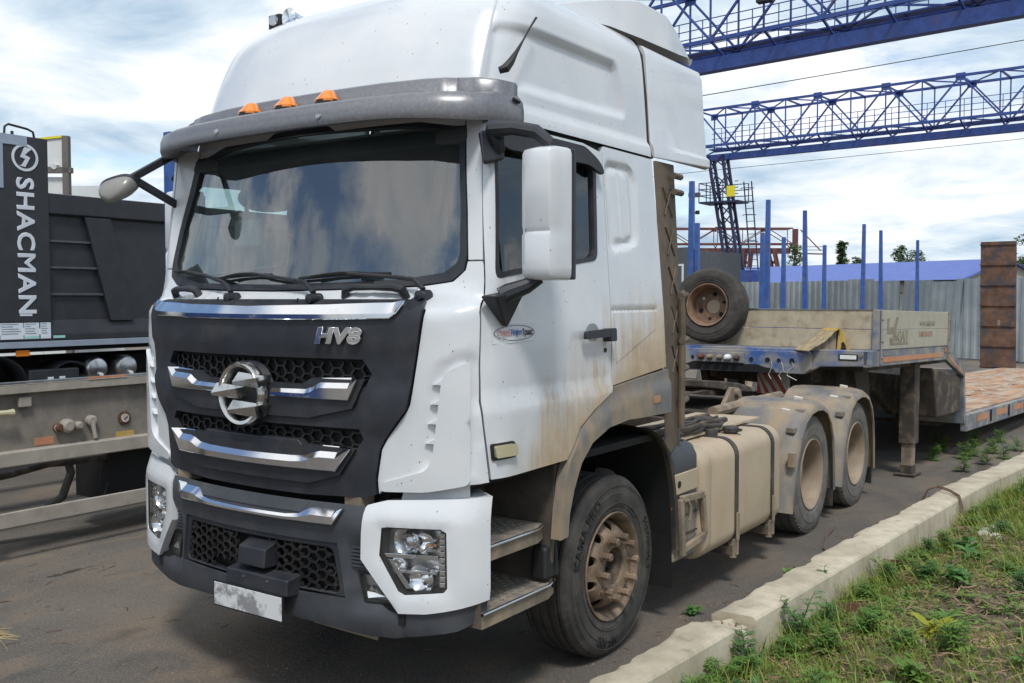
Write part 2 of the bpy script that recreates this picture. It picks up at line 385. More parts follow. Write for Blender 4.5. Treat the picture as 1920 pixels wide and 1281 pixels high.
def plan(s):
    s=abs(s)
    if s<=XA: return s,KB*s*s
    if s<=XA+LC:
        ph=PH+(s-XA)/RC
        return XA+RC*(math.sin(ph)-math.sin(PH)), KB*XA*XA+RC*(math.cos(PH)-math.cos(ph))
    return 1.245, KB*XA*XA+RC*math.cos(PH)+(s-XA-LC)
def s_of_y(y): return XA+LC+(y+.03)-(KB*XA*XA+RC*math.cos(PH))
def surf0(tabF,tabW,s,z):
    x,y=plan(s); F=lerp_tab(tabF,z); W=lerp_tab(tabW,z)
    fade=1-smooth01((abs(s)-.95)/.5)
    return ((x if s>=0 else -x)*W/1.245, y-.03+(F+.03)*fade, z)
def surf(tabF,tabW,s,z,off=0.):
    p=surf0(tabF,tabW,s,z)
    if not off: return p
    e=.004
    a=surf0(tabF,tabW,s-e,z); b=surf0(tabF,tabW,s+e,z); c=surf0(tabF,tabW,s,z-e); d=surf0(tabF,tabW,s,z+e)
    u=[b[i]-a[i] for i in range(3)]; v=[d[i]-c[i] for i in range(3)]
    n=(u[1]*v[2]-u[2]*v[1],u[2]*v[0]-u[0]*v[2],u[0]*v[1]-u[1]*v[0])
    l=math.sqrt(sum(k*k for k in n)); return tuple(p[i]+off*n[i]/l for i in range(3))
def cabS(s,z,off=0.): return surf(CAB_F,CAB_W,s,z,off)
def bumpS(s,z,off=0.): return surf(BUMP_F,BUMP_W,s,z,off)
def inside(p, poly):
    x, y = p; c = False; j = len(poly) - 1
    for i in range(len(poly)):
        (a, b), (d, e) = poly[i], poly[j]
        if (b > y) != (e > y) and x < (d - a) * (y - b) / (e - b) + a: c = not c
        j = i
    return c
def pdist(p, poly):
    """distance to a polygon's outline, negative inside"""
    m = 1e9; n = len(poly)
    for i in range(n):
        a, b = poly[i], poly[(i + 1) % n]; dx, dy = b[0] - a[0], b[1] - a[1]
        t = max(0, min(1, ((p[0] - a[0]) * dx + (p[1] - a[1]) * dy) / (dx * dx + dy * dy + 1e-12)))
        m = min(m, math.hypot(p[0] - a[0] - t * dx, p[1] - a[1] - t * dy))
    return -m if inside(p, poly) else m
def rounded(poly, r, n=4):
    out = []; k = len(poly)
    for i in range(k):
        p0, p1, p2 = Vector(poly[i - 1]), Vector(poly[i]), Vector(poly[(i + 1) % k])
        a, b = p0 - p1, p2 - p1; rr = min(r, a.length * .45, b.length * .45)
        A, B = p1 + a.normalized() * rr, p1 + b.normalized() * rr
        for j in range(n + 1):
            t = j / n; out.append(tuple(A * (1 - t) ** 2 + p1 * 2 * t * (1 - t) + B * t * t))
    return out
def dense(poly, g):
    out = []
    for i, a in enumerate(poly):
        b = poly[(i + 1) % len(poly)]; k = max(1, int(math.hypot(b[0] - a[0], b[1] - a[1]) / g + .5))
        out += [(a[0] + (b[0] - a[0]) * j / k, a[1] + (b[1] - a[1]) * j / k) for j in range(k)]
    return out
def panel_mb(S, outline, holes=(), off=0., thick=.02, grid=.06, disp=None, mirror=False):
    polys = [dense(p, grid) for p in [outline] + list(holes)]
    pts, edges = [], []
    for p in polys:
        k = len(pts); pts += p; edges += [(k + i, k + (i + 1) % len(p)) for i in range(len(p))]
    xs = [p[0] for p in outline]; ys = [p[1] for p in outline]
    x = min(xs) + grid * .5; row = 0
    while x < max(xs):
        y = min(ys) + grid * (.5 if row % 2 else .25)
        while y < max(ys):
            q = (x, y)
            if inside(q, outline) and not any(inside(q, h) for h in holes) and all(abs(pdist(q, p)) > grid * .4 for p in [outline] + list(holes)): pts.append(q)
            y += grid
        x += grid; row += 1
    V, E, F = delaunay_2d_cdt([Vector(p) for p in pts], edges, [], 0, 1e-6)[:3]
    tris = []
    for f in F:
        c = (sum(V[i].x for i in f) / len(f), sum(V[i].y for i in f) / len(f))
        if inside(c, outline) and not any(inside(c, h) for h in holes):
            a, b, d = (V[i] for i in f[:3])
            if (b.x - a.x) * (d.y - a.y) - (b.y - a.y) * (d.x - a.x) < 0: f = f[::-1]
            tris.append(tuple(f))
    m = MB(); cnt = {}
    for f in tris:
        for i in range(len(f)):
            e = (f[i], f[(i + 1) % len(f)]); cnt[tuple(sorted(e))] = cnt.get(tuple(sorted(e)), 0) + 1
    for p in V:
        o = off + (disp(p.x, p.y) if disp else 0.); m.v.append(S(p.x, p.y, o))
    m.f = list(tris); n = len(V)
    if thick:
        low = {}
        def lo(i):
            if i not in low: low[i] = len(m.v); m.v.append(S(V[i].x, V[i].y, off - thick + (disp(V[i].x, V[i].y) if disp else 0.)))
            return low[i]
        for f in tris:
            for i in range(len(f)):
                a, b = f[i], f[(i + 1) % len(f)]
                if cnt[tuple(sorted((a, b)))] == 1: m.f.append((b, a, lo(a), lo(b)))
    used = sorted({i for f in m.f for i in f}); mp = {j: i for i, j in enumerate(used)}
    m.v = [m.v[i] for i in used]; m.f = [tuple(mp[i] for i in f) for f in m.f]
    return m.mirrored() if mirror else m
def panel(name, S, outline, mat, parent, holes=(), off=0., thick=.02, grid=.06, bevel=.004, disp=None, mirror=False, ang=40, seg=2):
    return panel_mb(S, outline, holes, off, thick, grid, disp, mirror).build(name, mat, parent, bevel, fix=False, ang=ang, seg=seg)
def sym(half):
    """a polygon symmetric about s = 0 from its right half, listed top to bottom"""
    return half + [(-a, b) for a, b in reversed(half)]
def circle(cx, cy, r, n=16, ry=None):
    return [(cx + r * math.cos(2 * math.pi * i / n), cy + (ry or r) * math.sin(2 * math.pi * i / n)) for i in range(n)]
sy = s_of_y

# ================================================================== the tractor truck: cab
truck = thing('tractor_truck', 'white high-roof tractor truck with black grille parked along the concrete kerb', 'truck')

# dark inner shell behind all outer panels
WS_OUT = [(-1.06, 2.80), (-1.075, 2.60), (-1.10, 2.40), (-1.115, 2.20), (-1.10, 2.13), (-1.03, 2.085), (-.86, 2.062), (-.4, 2.048), (0, 2.043)]
WS_OUT = WS_OUT + [(-a, b) for a, b in reversed(WS_OUT[:-1])] + [(.7, 2.86), (0, 2.875), (-.7, 2.86)]
WS_GLASS = [(-1.02, 2.80), (-1.035, 2.60), (-1.06, 2.40), (-1.068, 2.21), (-1.05, 2.165), (-.98, 2.122), (-.77, 2.092), (-.4, 2.078), (0, 2.072)]
WS_GLASS = WS_GLASS + [(-a, b) for a, b in reversed(WS_GLASS[:-1])] + [(.7, 2.83), (0, 2.845), (-.7, 2.83)]
DWIN = rounded([(1.312, 2.092), (2.262, 2.205), (2.315, 2.70), (2.20, 2.765), (1.42, 2.755), (1.375, 2.70)], .05)
DWIN_IN = rounded([(1.345, 2.118), (2.235, 2.225), (2.282, 2.69), (2.19, 2.738), (1.44, 2.725), (1.405, 2.68)], .05)
shell = [(0, 1.12), (.74, 1.12), (1.26, 1.19), (1.88, 1.21), (2.02, 1.36), (2.35, 1.52), (3.02, 1.60), (3.01, 2.84), (1.4, 2.84), (0, 2.84)]
shell_out = [(s, z) for s, z in shell[1:-1]] + [(-s, z) for s, z in reversed(shell[1:-1])]
shell_out = [(.74, 1.12), (1.26, 1.19), (1.88, 1.21), (2.02, 1.36), (2.35, 1.52), (3.02, 1.60), (3.01, 2.87)] + [(-3.01, 2.87), (-3.02, 1.60), (-2.35, 1.52), (-2.02, 1.36), (-1.88, 1.21), (-1.26, 1.19), (-.74, 1.12)]
cab = panel('cab', cabS, shell_out, 'deep_black', truck, holes=[WS_OUT, DWIN, [(-a, b) for a, b in reversed(DWIN)]], off=-.03, thick=0, grid=.1, bevel=0)
MB().add([(-1.24, 2.02, 1.3), (1.24, 2.02, 1.3), (1.14, 2.02, 2.86), (-1.14, 2.02, 2.86)], [(0, 1, 2, 3)]).build('rear_wall', 'duct_brown', cab, fix=False)
MB().box(-1.18, 1.18, .30, 2.0, 1.16, 1.2).build('cab_floor', 'deep_black', cab)

# windscreen and its rubber
ws = panel('windscreen', cabS, WS_GLASS, 'windscreen_glass', truck, off=-.012, thick=0, grid=.09, bevel=0)
panel('windscreen_seal', cabS, WS_OUT, 'black_plastic', ws, holes=[WS_GLASS], off=.004, thick=.03, grid=.06, bevel=.006)

# white skin
SEAM = [(1.246, 2.80), (1.230, 2.55), (1.228, 2.39), (1.236, 2.15), (1.243, 1.908), (1.230, 1.70), (1.228, 1.545), (1.240, 1.43), (1.268, 1.189)]
GR = [(.955, 1.985), (.985, 1.953), (.949, 1.752), (.906, 1.525), (.893, 1.496), (.799, 1.370), (.769, 1.315), (.746, 1.175), (.749, 1.11)]
def offs(pl, d): return [(a + d, b) for a, b in pl]
def crease(s, z): return .016 * smooth01((1.565 - z) / .05)
WSR = [(1.118, 2.175), (1.11, 2.132), (1.035, 2.08), (.864, 2.056)]
WING = [(1.182, 1.717), (1.181, 1.175), (.985, 1.135), (.775, 1.125), (.775, 1.165), (.985, 1.230), (1.017, 1.275), (1.061, 1.635), (1.082, 1.674), (1.136, 1.707)]
REC = [(1.235, 1.775), (1.114, 1.748), (1.021, 1.69), (.985, 1.574), (.948, 1.25), (1.0, 1.18), (1.2, 1.18), (1.24, 1.5)]
def corner_disp(s, z):
    d = pdist((s, z), REC); o = -.022 * smooth01(-d / .045)
    e = (z - (1.93 + (s - 1.0) * .22))            # pressed shoulder line under the windscreen corner
    return o + .010 * smooth01(.5 - e / .05) + (.012 * smooth01((1.545 - z) / .05) if s > 1.19 else 0)
for mi in (False, True):
    corner = offs(GR, .008)[1:] + [(.76, 1.122), (1.177, 1.172), (1.262, 1.182)] + [(a - .006, b) for a, b in reversed(SEAM[3:-1])] + [(1.225, 2.172), (1.122, 2.172)] + WSR[1:] + [(.864, 2.01)]
    panel('corner_panel', cabS, corner, 'white_paint', truck, off=.0, thick=.03, grid=.035, disp=corner_disp, mirror=mi)
    wing = panel('wind_deflector', cabS, rounded(WING, .03), 'white_paint', truck, off=.022, thick=.035, grid=.05, bevel=.008, mirror=mi, seg=3)
    for a, b in ((1.019, 1.620), (1.007, 1.532), (.996, 1.444), (.984, 1.355)):
        panel('fin', cabS, [(a - .004, b - .003), (a + .055, b - .004), (a + .06, b + .036), (a + .04, b + .022)], 'white_paint', wing, off=.014, thick=.03, grid=.04, bevel=.003, mirror=mi)
    pillar = [(1.122, 2.178), (1.225, 2.178), (1.222, 2.39), (1.224, 2.55), (1.240, 2.80), (1.24, 2.86), (1.06, 2.86), (1.066, 2.80), (1.082, 2.60), (1.106, 2.40)]
    panel('pillar', cabS, pillar, 'white_paint', truck, off=0, thick=.03, grid=.05, mirror=mi)
    door = [(a + .004, b) for a, b in SEAM[:-1]] + [(1.275, 1.192), (1.875, 1.202), (1.94, 1.27), (2.005, 1.352), (2.14, 1.424), (2.335, 1.503), (2.350, 1.535), (2.366, 1.946), (2.382, 2.463), (2.395, 2.79), (2.2, 2.818), (1.5, 2.815), (1.31, 2.81)]
    dr = panel('door', cabS, door, 'white_paint', truck, holes=[DWIN], off=.0, thick=.035, grid=.05, disp=crease, mirror=mi)
    dw = panel('door_window', cabS, DWIN_IN, 'window_glass', dr, off=-.014, thick=0, grid=.12, bevel=0, mirror=mi)
    panel('window_frame', cabS, DWIN, 'black_plastic', dr, holes=[DWIN_IN], off=.003, thick=.03, grid=.06, bevel=.004, mirror=mi)
    vis = [(1.36, 2.705), (1.44, 2.80), (2.21, 2.80), (2.31, 2.74), (2.335, 2.655), (2.27, 2.665), (2.18, 2.695), (1.45, 2.68)]
    panel('window_visor', cabS, rounded(vis, .04), 'rubber_black', dr, off=.045, thick=.02, grid=.06, bevel=.006, mirror=mi, disp=lambda s, z: .03 * smooth01((2.80 - z) / .12) - .03)
    hl = panel_mb(cabS, rounded([(2.02, 1.795), (2.30, 1.80), (2.33, 1.83), (2.31, 1.845), (2.03, 1.835)], .012), off=.05, thick=.022, grid=.08, mirror=mi).build('door_handle', 'black_plastic', dr, .006, fix=False)
    panel_mb(cabS, rounded([(2.27, 1.775), (2.335, 1.775), (2.335, 1.845), (2.27, 1.845)], .015), off=.052, thick=.05, grid=.08, mirror=mi).build('handle_lock', 'black_plastic', dr, .006, fix=False)
    panel_mb(cabS, circle(2.16, 1.83, .065, 18, .045), off=.0035, thick=.003, grid=.05, mirror=mi).build('handle_recess', 'interior_grey', dr, 0, fix=False)
    MB().lathe([(.0, .0), (.012, .0), (.012, -.02)], S3 := (cabS(2.29, 1.73)[0] * (-1 if mi else 1) + (-.006 if mi else .006), cabS(2.29, 1.73)[1], 1.73), 'x', 12).build('keyhole', 'rubber_black', dr)
    mk = panel_mb(cabS, rounded([(1.268, 1.352), (1.398, 1.356), (1.42, 1.335), (1.42, 1.28), (1.275, 1.276)], .012), off=.022, thick=.03, grid=.08, mirror=mi).build('side_marker_base', 'rubber_black', dr, .004, fix=False)
    panel_mb(cabS, rounded([(1.285, 1.342), (1.392, 1.345), (1.408, 1.33), (1.408, 1.29), (1.29, 1.288)], .01), off=.04, thick=.03, grid=.08, mirror=mi).build('side_marker_lens', 'marker_lens', dr, .006, fix=False)
    rear = [(2.358, 1.535), (2.374, 1.946), (2.390, 2.463), (2.403, 2.79), (2.42, 2.828), (3.0, 2.826), (3.01, 2.4), (3.014, 1.909), (3.02, 1.60)]
    PRS = rounded([(2.415, 2.76), (2.71, 2.765), (2.785, 2.70), (2.757, 2.33), (2.70, 2.29), (2.44, 2.25), (2.402, 2.29)], .06)
    PRS2 = rounded([(2.47, 2.71), (2.70, 2.705), (2.69, 2.345), (2.49, 2.315)], .04)
    def rear_disp(s, z):
        a = pdist((s, z), PRS); b = pdist((s, z), PRS2)
        o = -.02 * smooth01(-a / .03) + .012 * smooth01(-b / .02 + .5)
        if abs(s - 2.585) < .012 and 2.34 < z < 2.70: o -= .006
        if abs(z - 1.935) < .012 and s > 2.38 and s < 2.94: o -= .008
        return o + .010 * smooth01((1.90 - z) / .03) * 0
    panel('rear_side_panel', cabS, rear, 'white_paint', truck, off=0, thick=.03, grid=.022, disp=rear_disp, mirror=mi)
    hatch = panel_mb(cabS, [(2.41, 1.655), (2.90, 1.83), (2.925, 1.925), (2.40, 1.925)], off=.003, thick=.002, grid=.06, mirror=mi).build('locker_flap', 'white_paint', truck, .001, fix=False)
    # arch over the front wheel, joined to the cab
    arch = [(2.350, 1.527), (2.14, 1.414), (2.008, 1.342), (1.945, 1.262), (1.88, 1.195), (1.845, 1.12), (1.81, .96), (1.79, .815), (1.86, .82), (1.875, .93), (1.92, 1.05), (1.99, 1.17), (2.10, 1.26), (2.28, 1.32), (2.5, 1.34), (2.62, 1.335), (3.03, 1.33), (3.03, 1.585), (2.7, 1.56)]
    ar = panel('wheel_arch', cabS, arch, 'mud_plastic', truck, off=.012, thick=.06, grid=.04, bevel=.012, mirror=mi, disp=lambda s, z: .02 * smooth01(pdist((s, z), [(1.5, .7), (1.5, 1.2), (1.85, 1.22), (1.99, 1.33), (2.30, 1.46), (2.7, 1.51), (3.2, 1.53), (3.2, 1.9), (4, 1.9), (4, .7)]) / -.03), seg=3)
    panel_mb(cabS, rounded([(2.80, 1.40), (2.88, 1.405), (2.88, 1.445), (2.80, 1.44)], .01), off=.036, thick=.01, grid=.08, mirror=mi).build('side_reflector', 'amber_dirty', ar, .003, fix=False)
# band under the windscreen
band = [(-.86, 2.056), (-.4, 2.042), (0, 2.037), (.4, 2.042), (.86, 2.056), (.86, 1.972), (0, 1.968), (-.86, 1.972)]
panel('cowl_panel', cabS, band, 'white_paint', truck, off=0, thick=.03, grid=.05)
panel('header_panel', cabS, [(-1.05, 2.88), (-1.05, 2.81), (-.7, 2.865), (0, 2.88), (.7, 2.865), (1.05, 2.81), (1.05, 2.88)], 'white_paint', truck, off=0, thick=.02, grid=.06)
for a, b in ((-.93, -.62), (.50, .83)):
    g = MB(); pts = [cabS(a, 2.005, .0), cabS(a + .015, 2.005, .045), cabS(a + .06, 2.008, .055), cabS((a + b) / 2, 2.008, .055), cabS(b - .06, 2.008, .055), cabS(b - .015, 2.005, .045), cabS(b, 2.005, .0)]
    g.tube(pts, [.020, .022, .017, .015, .021, .023, .02], 10); g.build('grab_handle', 'black_plastic', truck)

# ---- grille
S1 = [(-.69, 1.725), (.69, 1.725), (.735, 1.66), (.70, 1.60), (-.70, 1.60), (-.735, 1.66)]
S2 = [(-.665, 1.405), (.665, 1.405), (.69, 1.36), (.63, 1.28), (-.63, 1.28), (-.69, 1.36)]
gr_out = sym([(.955, 1.988)] + GR[1:] + [(.70, 1.092), (.35, 1.078)])
def gr_disp(s, z):
    o = .012 * smooth01((z - 1.745) / .04)                                            # top band stands proud
    o += .014 * smooth01((1.53 - abs(z - 1.50) - 1.42) / .04) * smooth01((abs(s) - .68) / .03)  # stubs of the cross bars
    o -= .02 * smooth01((z - 1.955) / .03)
    return o
gr = panel('grille', cabS, gr_out, 'black_plastic', truck, holes=[S1, S2], off=.022, thick=.075, grid=.045, bevel=.007, disp=gr_disp)
for nm, p in (('slot_back', S1), ('slot_back', S2)):
    panel(nm, cabS, p, 'deep_black', gr, off=-.035, thick=0, grid=.1, bevel=0)
def hex_mesh(S, poly, off, a, r, skew=0.):
    """honeycomb ribs inside a polygon"""
    m = MB(); seen = set(); h = a * math.sqrt(3) / 2
    x0, x1 = min(p[0] for p in poly), max(p[0] for p in poly); y0, y1 = min(p[1] for p in poly), max(p[1] for p in poly)
    i = 0; x = x0
    while x < x1 + a:
        y = y0 - (h if i % 2 else 0)
        while y < y1 + h:
            c = [(x + a * math.cos(k * math.pi / 3), y + a * .82 * math.sin(k * math.pi / 3)) for k in range(6)]
            for k in range(6):
                p, q = c[k], c[(k + 1) % 6]; md = ((p[0] + q[0]) / 2, (p[1] + q[1]) / 2); key = (round(md[0], 3), round(md[1], 3))
                if key in seen or not inside(md, poly): continue
                seen.add(key); m.beam(S(p[0], p[1], off), S(q[0], q[1], off), r, r * 2.2, up=(0, -1, 0))
            y += 2 * h * .82
        x += 1.5 * a; i += 1
    return m
hex_mesh(cabS, [(-.70, 1.70), (.70, 1.70), (.72, 1.60), (-.72, 1.60)], -.012, .038, .007).build('grille_mesh', 'mesh_black', gr, flat=True)
hex_mesh(cabS, [(-.67, 1.39), (.67, 1.39), (.64, 1.28), (-.64, 1.28)], -.012, .038, .007).build('grille_mesh', 'mesh_black', gr, flat=True)
bar1 = [(-.705, 1.632), (-.42, 1.632), (-.36, 1.60), (.36, 1.60), (.42, 1.632), (.705, 1.632), (.64, 1.50), (.40, 1.445), (-.40, 1.445), (-.64, 1.50)]
bar2 = [(-.655, 1.312), (-.37, 1.318), (-.30, 1.30), (.30, 1.30), (.37, 1.318), (.655, 1.312), (.57, 1.19), (.4, 1.14), (-.4, 1.14), (-.57, 1.19)]
for b in (bar1, bar2): panel('cross_bar', cabS, b, 'black_plastic', gr, off=.040, thick=.06, grid=.06, bevel=.012, seg=3)
panel('bar_inlay', cabS, [(-.33, 1.338), (.33, 1.338), (.39, 1.282), (-.39, 1.282)], 'black_plastic', gr, off=.034, thick=.05, grid=.08, bevel=.006)
def strip(S, half, off, parent, both=True, ff=.45, sg=1):
    """chrome bar: a front facet and, above it, a facet leaning back; stations (s, bottom, top)"""
    st = [(sg * a, b, c) for a, b, c in half]
    if both: st = [(-a, b, c) for a, b, c in reversed(half[1:])] + st
    fine = []
    for p, q in zip(st, st[1:]):
        k = max(1, int(abs(q[0] - p[0]) / .05 + .5)); fine += [tuple(p[i] + (q[i] - p[i]) * j / k for i in range(3)) for j in range(k)]
    fine.append(st[-1]); rings = []
    for a, b, c in fine:
        m_ = c - (c - b) * ff; d = (c - m_) * .85
        rings.append([S(a, b, off - .03), S(a, b, off - .004), S(a, b + .004, off), S(a, m_, off), S(a, c, off - d), S(a, c, off - d - .02)])
    return MB().loft(rings, True, True).build('chrome_strip', 'chrome', parent, ang=20)
for sg in (1, -1):
    strip(cabS, [(.185, 1.540, 1.577), (.39, 1.538, 1.580), (.425, 1.538, 1.592), (.455, 1.537, 1.622), (.47, 1.537, 1.634), (.629, 1.537, 1.640), (.66, 1.60, 1.640), (.678, 1.635, 1.640)], .060, gr, False, .45, sg)
strip(cabS, [(0, 1.204, 1.258), (.3, 1.205, 1.262), (.38, 1.206, 1.272), (.43, 1.206, 1.305), (.47, 1.206, 1.319), (.56, 1.207, 1.318), (.60, 1.262, 1.318), (.64, 1.312, 1.317)], .062, gr)
strip(cabS, [(0, 1.903, 1.949), (.5, 1.905, 1.951), (.84, 1.912, 1.955), (.87, 1.932, 1.955), (.905, 1.951, 1.955)], .052, gr)
# letters on the grille
me = text_mesh('HV8', .118, .006, .006, .22, 1.0, .002, spacing=1.04)
w0 = max(v.co.x for v in me.vertices) - min(v.co.x for v in me.vertices); h0 = max(v.co.y for v in me.vertices) - min(v.co.y for v in me.vertices)
for v in me.vertices:
    s, z = .570 + v.co.x * .255 / w0, 1.829 + v.co.y * .080 / h0
    v.co = cabS(s, z, .046 + v.co.z)
text_obj('model_letters', me, Matrix.Identity(4), 'chrome', gr)
# emblem: a ring crossed by three facetted blades
em = MB(); ey = -.115
for i in range(48):
    pass
prof = [(.160, 0), (.158, -.03), (.148, -.045), (.132, -.04), (.122, -.02), (.122, 0), (.160, 0)]
em.lathe([(r, h) for r, h in prof], (0, ey + .04, 1.54), 'y', 48)
emb = em.build('emblem', 'emblem_metal', gr)
def blade(q):
    m = MB(); (a, b, c, d) = [Vector((p[0], ey, 1.54 + p[1])) for p in q]          # left-bottom, left-top, right-top, right-bottom
    k = Vector((0, .05, 0)); ridge0 = a + (b - a) * .22 - Vector((0, .012, 0)); ridge1 = c - Vector((0, .05, 0)) + (d - c) * .1
    m.add([a, b, c, d, ridge0, ridge1, a + k, b + k, c + k, d + k], [(0, 4, 5, 3), (4, 1, 2, 5), (0, 1, 4), (3, 5, 2), (0, 3, 9, 6), (1, 7, 8, 2), (0, 6, 7, 1), (3, 2, 8, 9)])
    return m
for q in ([(-.045, .045), (0, .108), (.185, .096), (.145, .034)], [(-.205, -.018), (-.165, .048), (.038, .038), (-.006, -.023)], [(-.085, -.095), (-.044, -.031), (.175, -.04), (.130, -.108)]):
    blade(q).build('emblem_blade', 'emblem_metal', emb, flat=True)
MB().lathe([(.0, .055), (.150, .05), (.165, .085)], (0, ey, 1.54), 'y', 32).build('emblem_boss', 'black_plastic', emb)

# ---- wipers
def wiper(pv, arm, b0, b1):
    w = MB().lathe([(0, -.05), (.022, -.045), (.026, .0), (.026, .03)], cabS(pv[0], pv[1], .02), 'y', 14).build('wiper', 'black_plastic', truck)
    m = MB(); P = [cabS(pv[0], pv[1], .05)] + [cabS(a, b, .055) for a, b in arm]
    m.tube(P, [.014] + [.012, .010, .007][:len(P) - 1], 6); m.build('wiper_arm', 'black_plastic', w)
    m = MB(); n = 9
    m.tube([cabS(b0[0] + (b1[0] - b0[0]) * i / n, b0[1] + (b1[1] - b0[1]) * i / n + .006 * math.sin(math.pi * i / n), .018) for i in range(n + 1)], .008, 6)
    m.tube([cabS(b0[0] + (b1[0] - b0[0]) * (i + 2) / (n + 4), b0[1] + (b1[1] - b0[1]) * (i + 2) / (n + 4) + .012 * math.sin(math.pi * i / n), .036) for i in range(n + 1)], .006, 5)
    m.build('wiper_blade', 'rubber_black', w)
    c = cabS(pv[0] - .05, pv[1] - .01, .02); MB().tube([(c[0] + .035 * math.cos(t), c[1] - .01, c[2] + .03 * math.sin(t) - .005) for t in [math.pi * (.8 + .12 * i) for i in range(9)]], .004, 5).build('washer_hose', 'rubber_black', w)
wiper((-.23, 1.99), [(-.36, 2.06), (-.56, 2.115), (-.83, 2.145)], (-1.05, 2.155), (-.57, 2.112))
wiper((.37, 1.985), [(.26, 2.055), (.12, 2.09), (-.142, 2.120)], (-.478, 2.106), (-.02, 2.118))
wiper((.93, 2.00), [(.86, 2.065), (.77, 2.09), (.50, 2.112)], (.179, 2.098), (.72, 2.116))

# ---- sun visor with marker lamps
VS = [(0., .06), (.3, .065), (.6, .088), (.85, .135), (1.0, .19), (1.10, .27), (1.155, .36), (1.185, .46), (1.195, .58)]
rings = []
vp = VS + []
def vring(x, y, e):
    """profile at one station: y is the front edge, e runs 0 at the middle to 1 at the end"""
    n = Vector((0, -1, 0)) if e == 0 else None
    return None
st = []
full = [(-a, b) for a, b in reversed(vp[1:])] + vp
fine = []
for (a, b), (c, d) in zip(full, full[1:]):
    for k in range(3): fine.append((a + (c - a) * k / 3, b + (d - b) * k / 3))
fine.append(full[-1])
for i, (x, y) in enumerate(fine):
    a, b = fine[max(0, i - 1)], fine[min(len(fine) - 1, i + 1)]
    t = Vector((b[0] - a[0], b[1] - a[1])).normalized(); nrm = Vector((t.y, -t.x))      # outward
    e = smooth01((y - .25) / .3); sag = -.02 * smooth01((abs(x) - .7) / .5) * (1 - e)
    P = [(.10, 2.845), (.015, 2.835 + sag), (.0, 2.828 + sag), (-.004, 2.842 + sag), (-.002, 2.88), (.012, 2.915), (.04, 2.932), (.11 - .04 * e, 2.945), (.165 - .08 * e, 2.955), (.185 - .10 * e, 3.02 - .02 * e), (.205 - .11 * e, 3.03 - .02 * e), (.24 - .12 * e, 3.02 - .02 * e)]
    P = [(q[0] * (1 - .55 * e), q[1]) for q in P]
    rings.append([(x - nrm.x * q, y - nrm.y * q, z) for q, z in P])
v = MB().loft(rings, closed=False).build('sun_visor', 'visor_metal', truck, fix=False, ang=50)
sm = v.modifiers.new('thickness', 'SOLIDIFY'); sm.thickness = .006
for x in (-.255, .025, .305):
    yb = .06 + .28 * x * x * .3; c = (x, yb + .125, 2.958)
    m = MB(); rr = []
    for x_, y_, h in ((1, 1, .0), (1, 1, .012), (.72, .80, .030), (.42, .55, .055), (.30, .42, .060)):      # wedge, steep in front
        rr.append([(c[0] + .060 * x_ * math.copysign(abs(math.cos(t)) ** .75, math.cos(t)), c[1] + .052 * y_ * math.copysign(abs(math.sin(t)) ** .75, math.sin(t)) + .028 * (1 - y_), c[2] + h) for t in [2 * math.pi * i / 20 for i in range(20)]])
    m.loft(rr, True, True); lm = m.build('marker_lamp', 'orange_lens', v)
    m = MB(); m.loft([[(c[0] + .062 * math.cos(t), c[1] + .055 * math.sin(t), c[2] + h) for t in [2 * math.pi * i / 20 for i in range(20)]] for h in (-.02, .008)], True, True); m.build('lamp_gasket', 'rubber_black', lm)
for x in (-.36, .38):
    MB().lathe([(0, -.012), (.012, -.010), (.016, .0), (.016, .01)], (x, .064, 2.862), 'y', 12).build('visor_screw', 'silver', v)
MB().tube([(1.195, .50, 2.925), (1.20, .53, 2.918), (1.20, .545, 2.915)], .008, 6).build('visor_latch', 'rubber_black', v)

# ---- roof
RR = [(2.84, 1.150, .30), (2.885, 1.147, .305), (2.905, 1.140, .307), (2.93, 1.122, .312), (2.97, 1.119, .325), (3.05, 1.114, .35), (3.15, 1.106, .385), (3.25, 1.098, .425), (3.34, 1.090, .465), (3.41, 1.082, .50), (3.46, 1.07, .53), (3.50, 1.052, .56), (3.54, 1.02, .60), (3.575, .975, .645), (3.61, .91, .71), (3.645, .82, .80), (3.68, .70, .92), (3.71, .54, 1.08), (3.73, .34, 1.3), (3.74, .12, 1.6), (3.742, .01, 1.9)]
ROOF_REC = rounded([(.62, 3.335), (1.68, 3.335), (1.75, 3.03), (.50, 3.005)], .05)
def roof_ring(z, W, F, n=3.2, D=.5, N=40, ydense=60):
    half = []
    for i in range(N + 1):
        a = math.pi / 2 * i / N
        half.append((W * math.sin(a) ** (2 / n), F + D * (1 - math.cos(a) ** (2 / n) if i < N else 1)))
    y1 = F + D
    for i in range(1, ydense + 1):
        half.append((W, y1 + (2.0 - y1) * i / ydense if y1 < 2.0 else y1))
    out = []
    for x, y in half:
        y = min(y, 2.0)
        d = 0
        if 2.95 < z < 3.45 and x > W * .8:
            d = .030 * smooth01(-pdist((y, z), ROOF_REC) / .03)
        out.append((x - d, y, z))
    return [(-x, y, zz) for x, y, zz in reversed(out[1:])] + out
fineR = []
for (a, b) in zip(RR, RR[1:]):
    k = max(1, int((b[0] - a[0]) / .02 + .5)) if a[0] > 2.92 and b[0] < 3.48 else 1
    for j in range(k): fineR.append(tuple(a[q] + (b[q] - a[q]) * j / k for q in range(3)))
fineR.append(RR[-1])
rf = MB().loft([roof_ring(*r) for r in fineR], closed=False); roof = rf.build('roof', 'white_paint', truck, fix=False, ang=60)
# moulded joint running up the roof
def roof_pt(xs, r, out=.004):
    z, W, F = r; x = xs * W; n, D = 3.2, .5
    y = F + D * (1 - max(0, 1 - abs(xs) ** n) ** (1 / n)); return (x, y - out, z + out)
MB().tube([roof_pt(.90, r) for r in RR[3:15]], .007, 6).build('roof_joint', 'white_paint', roof)
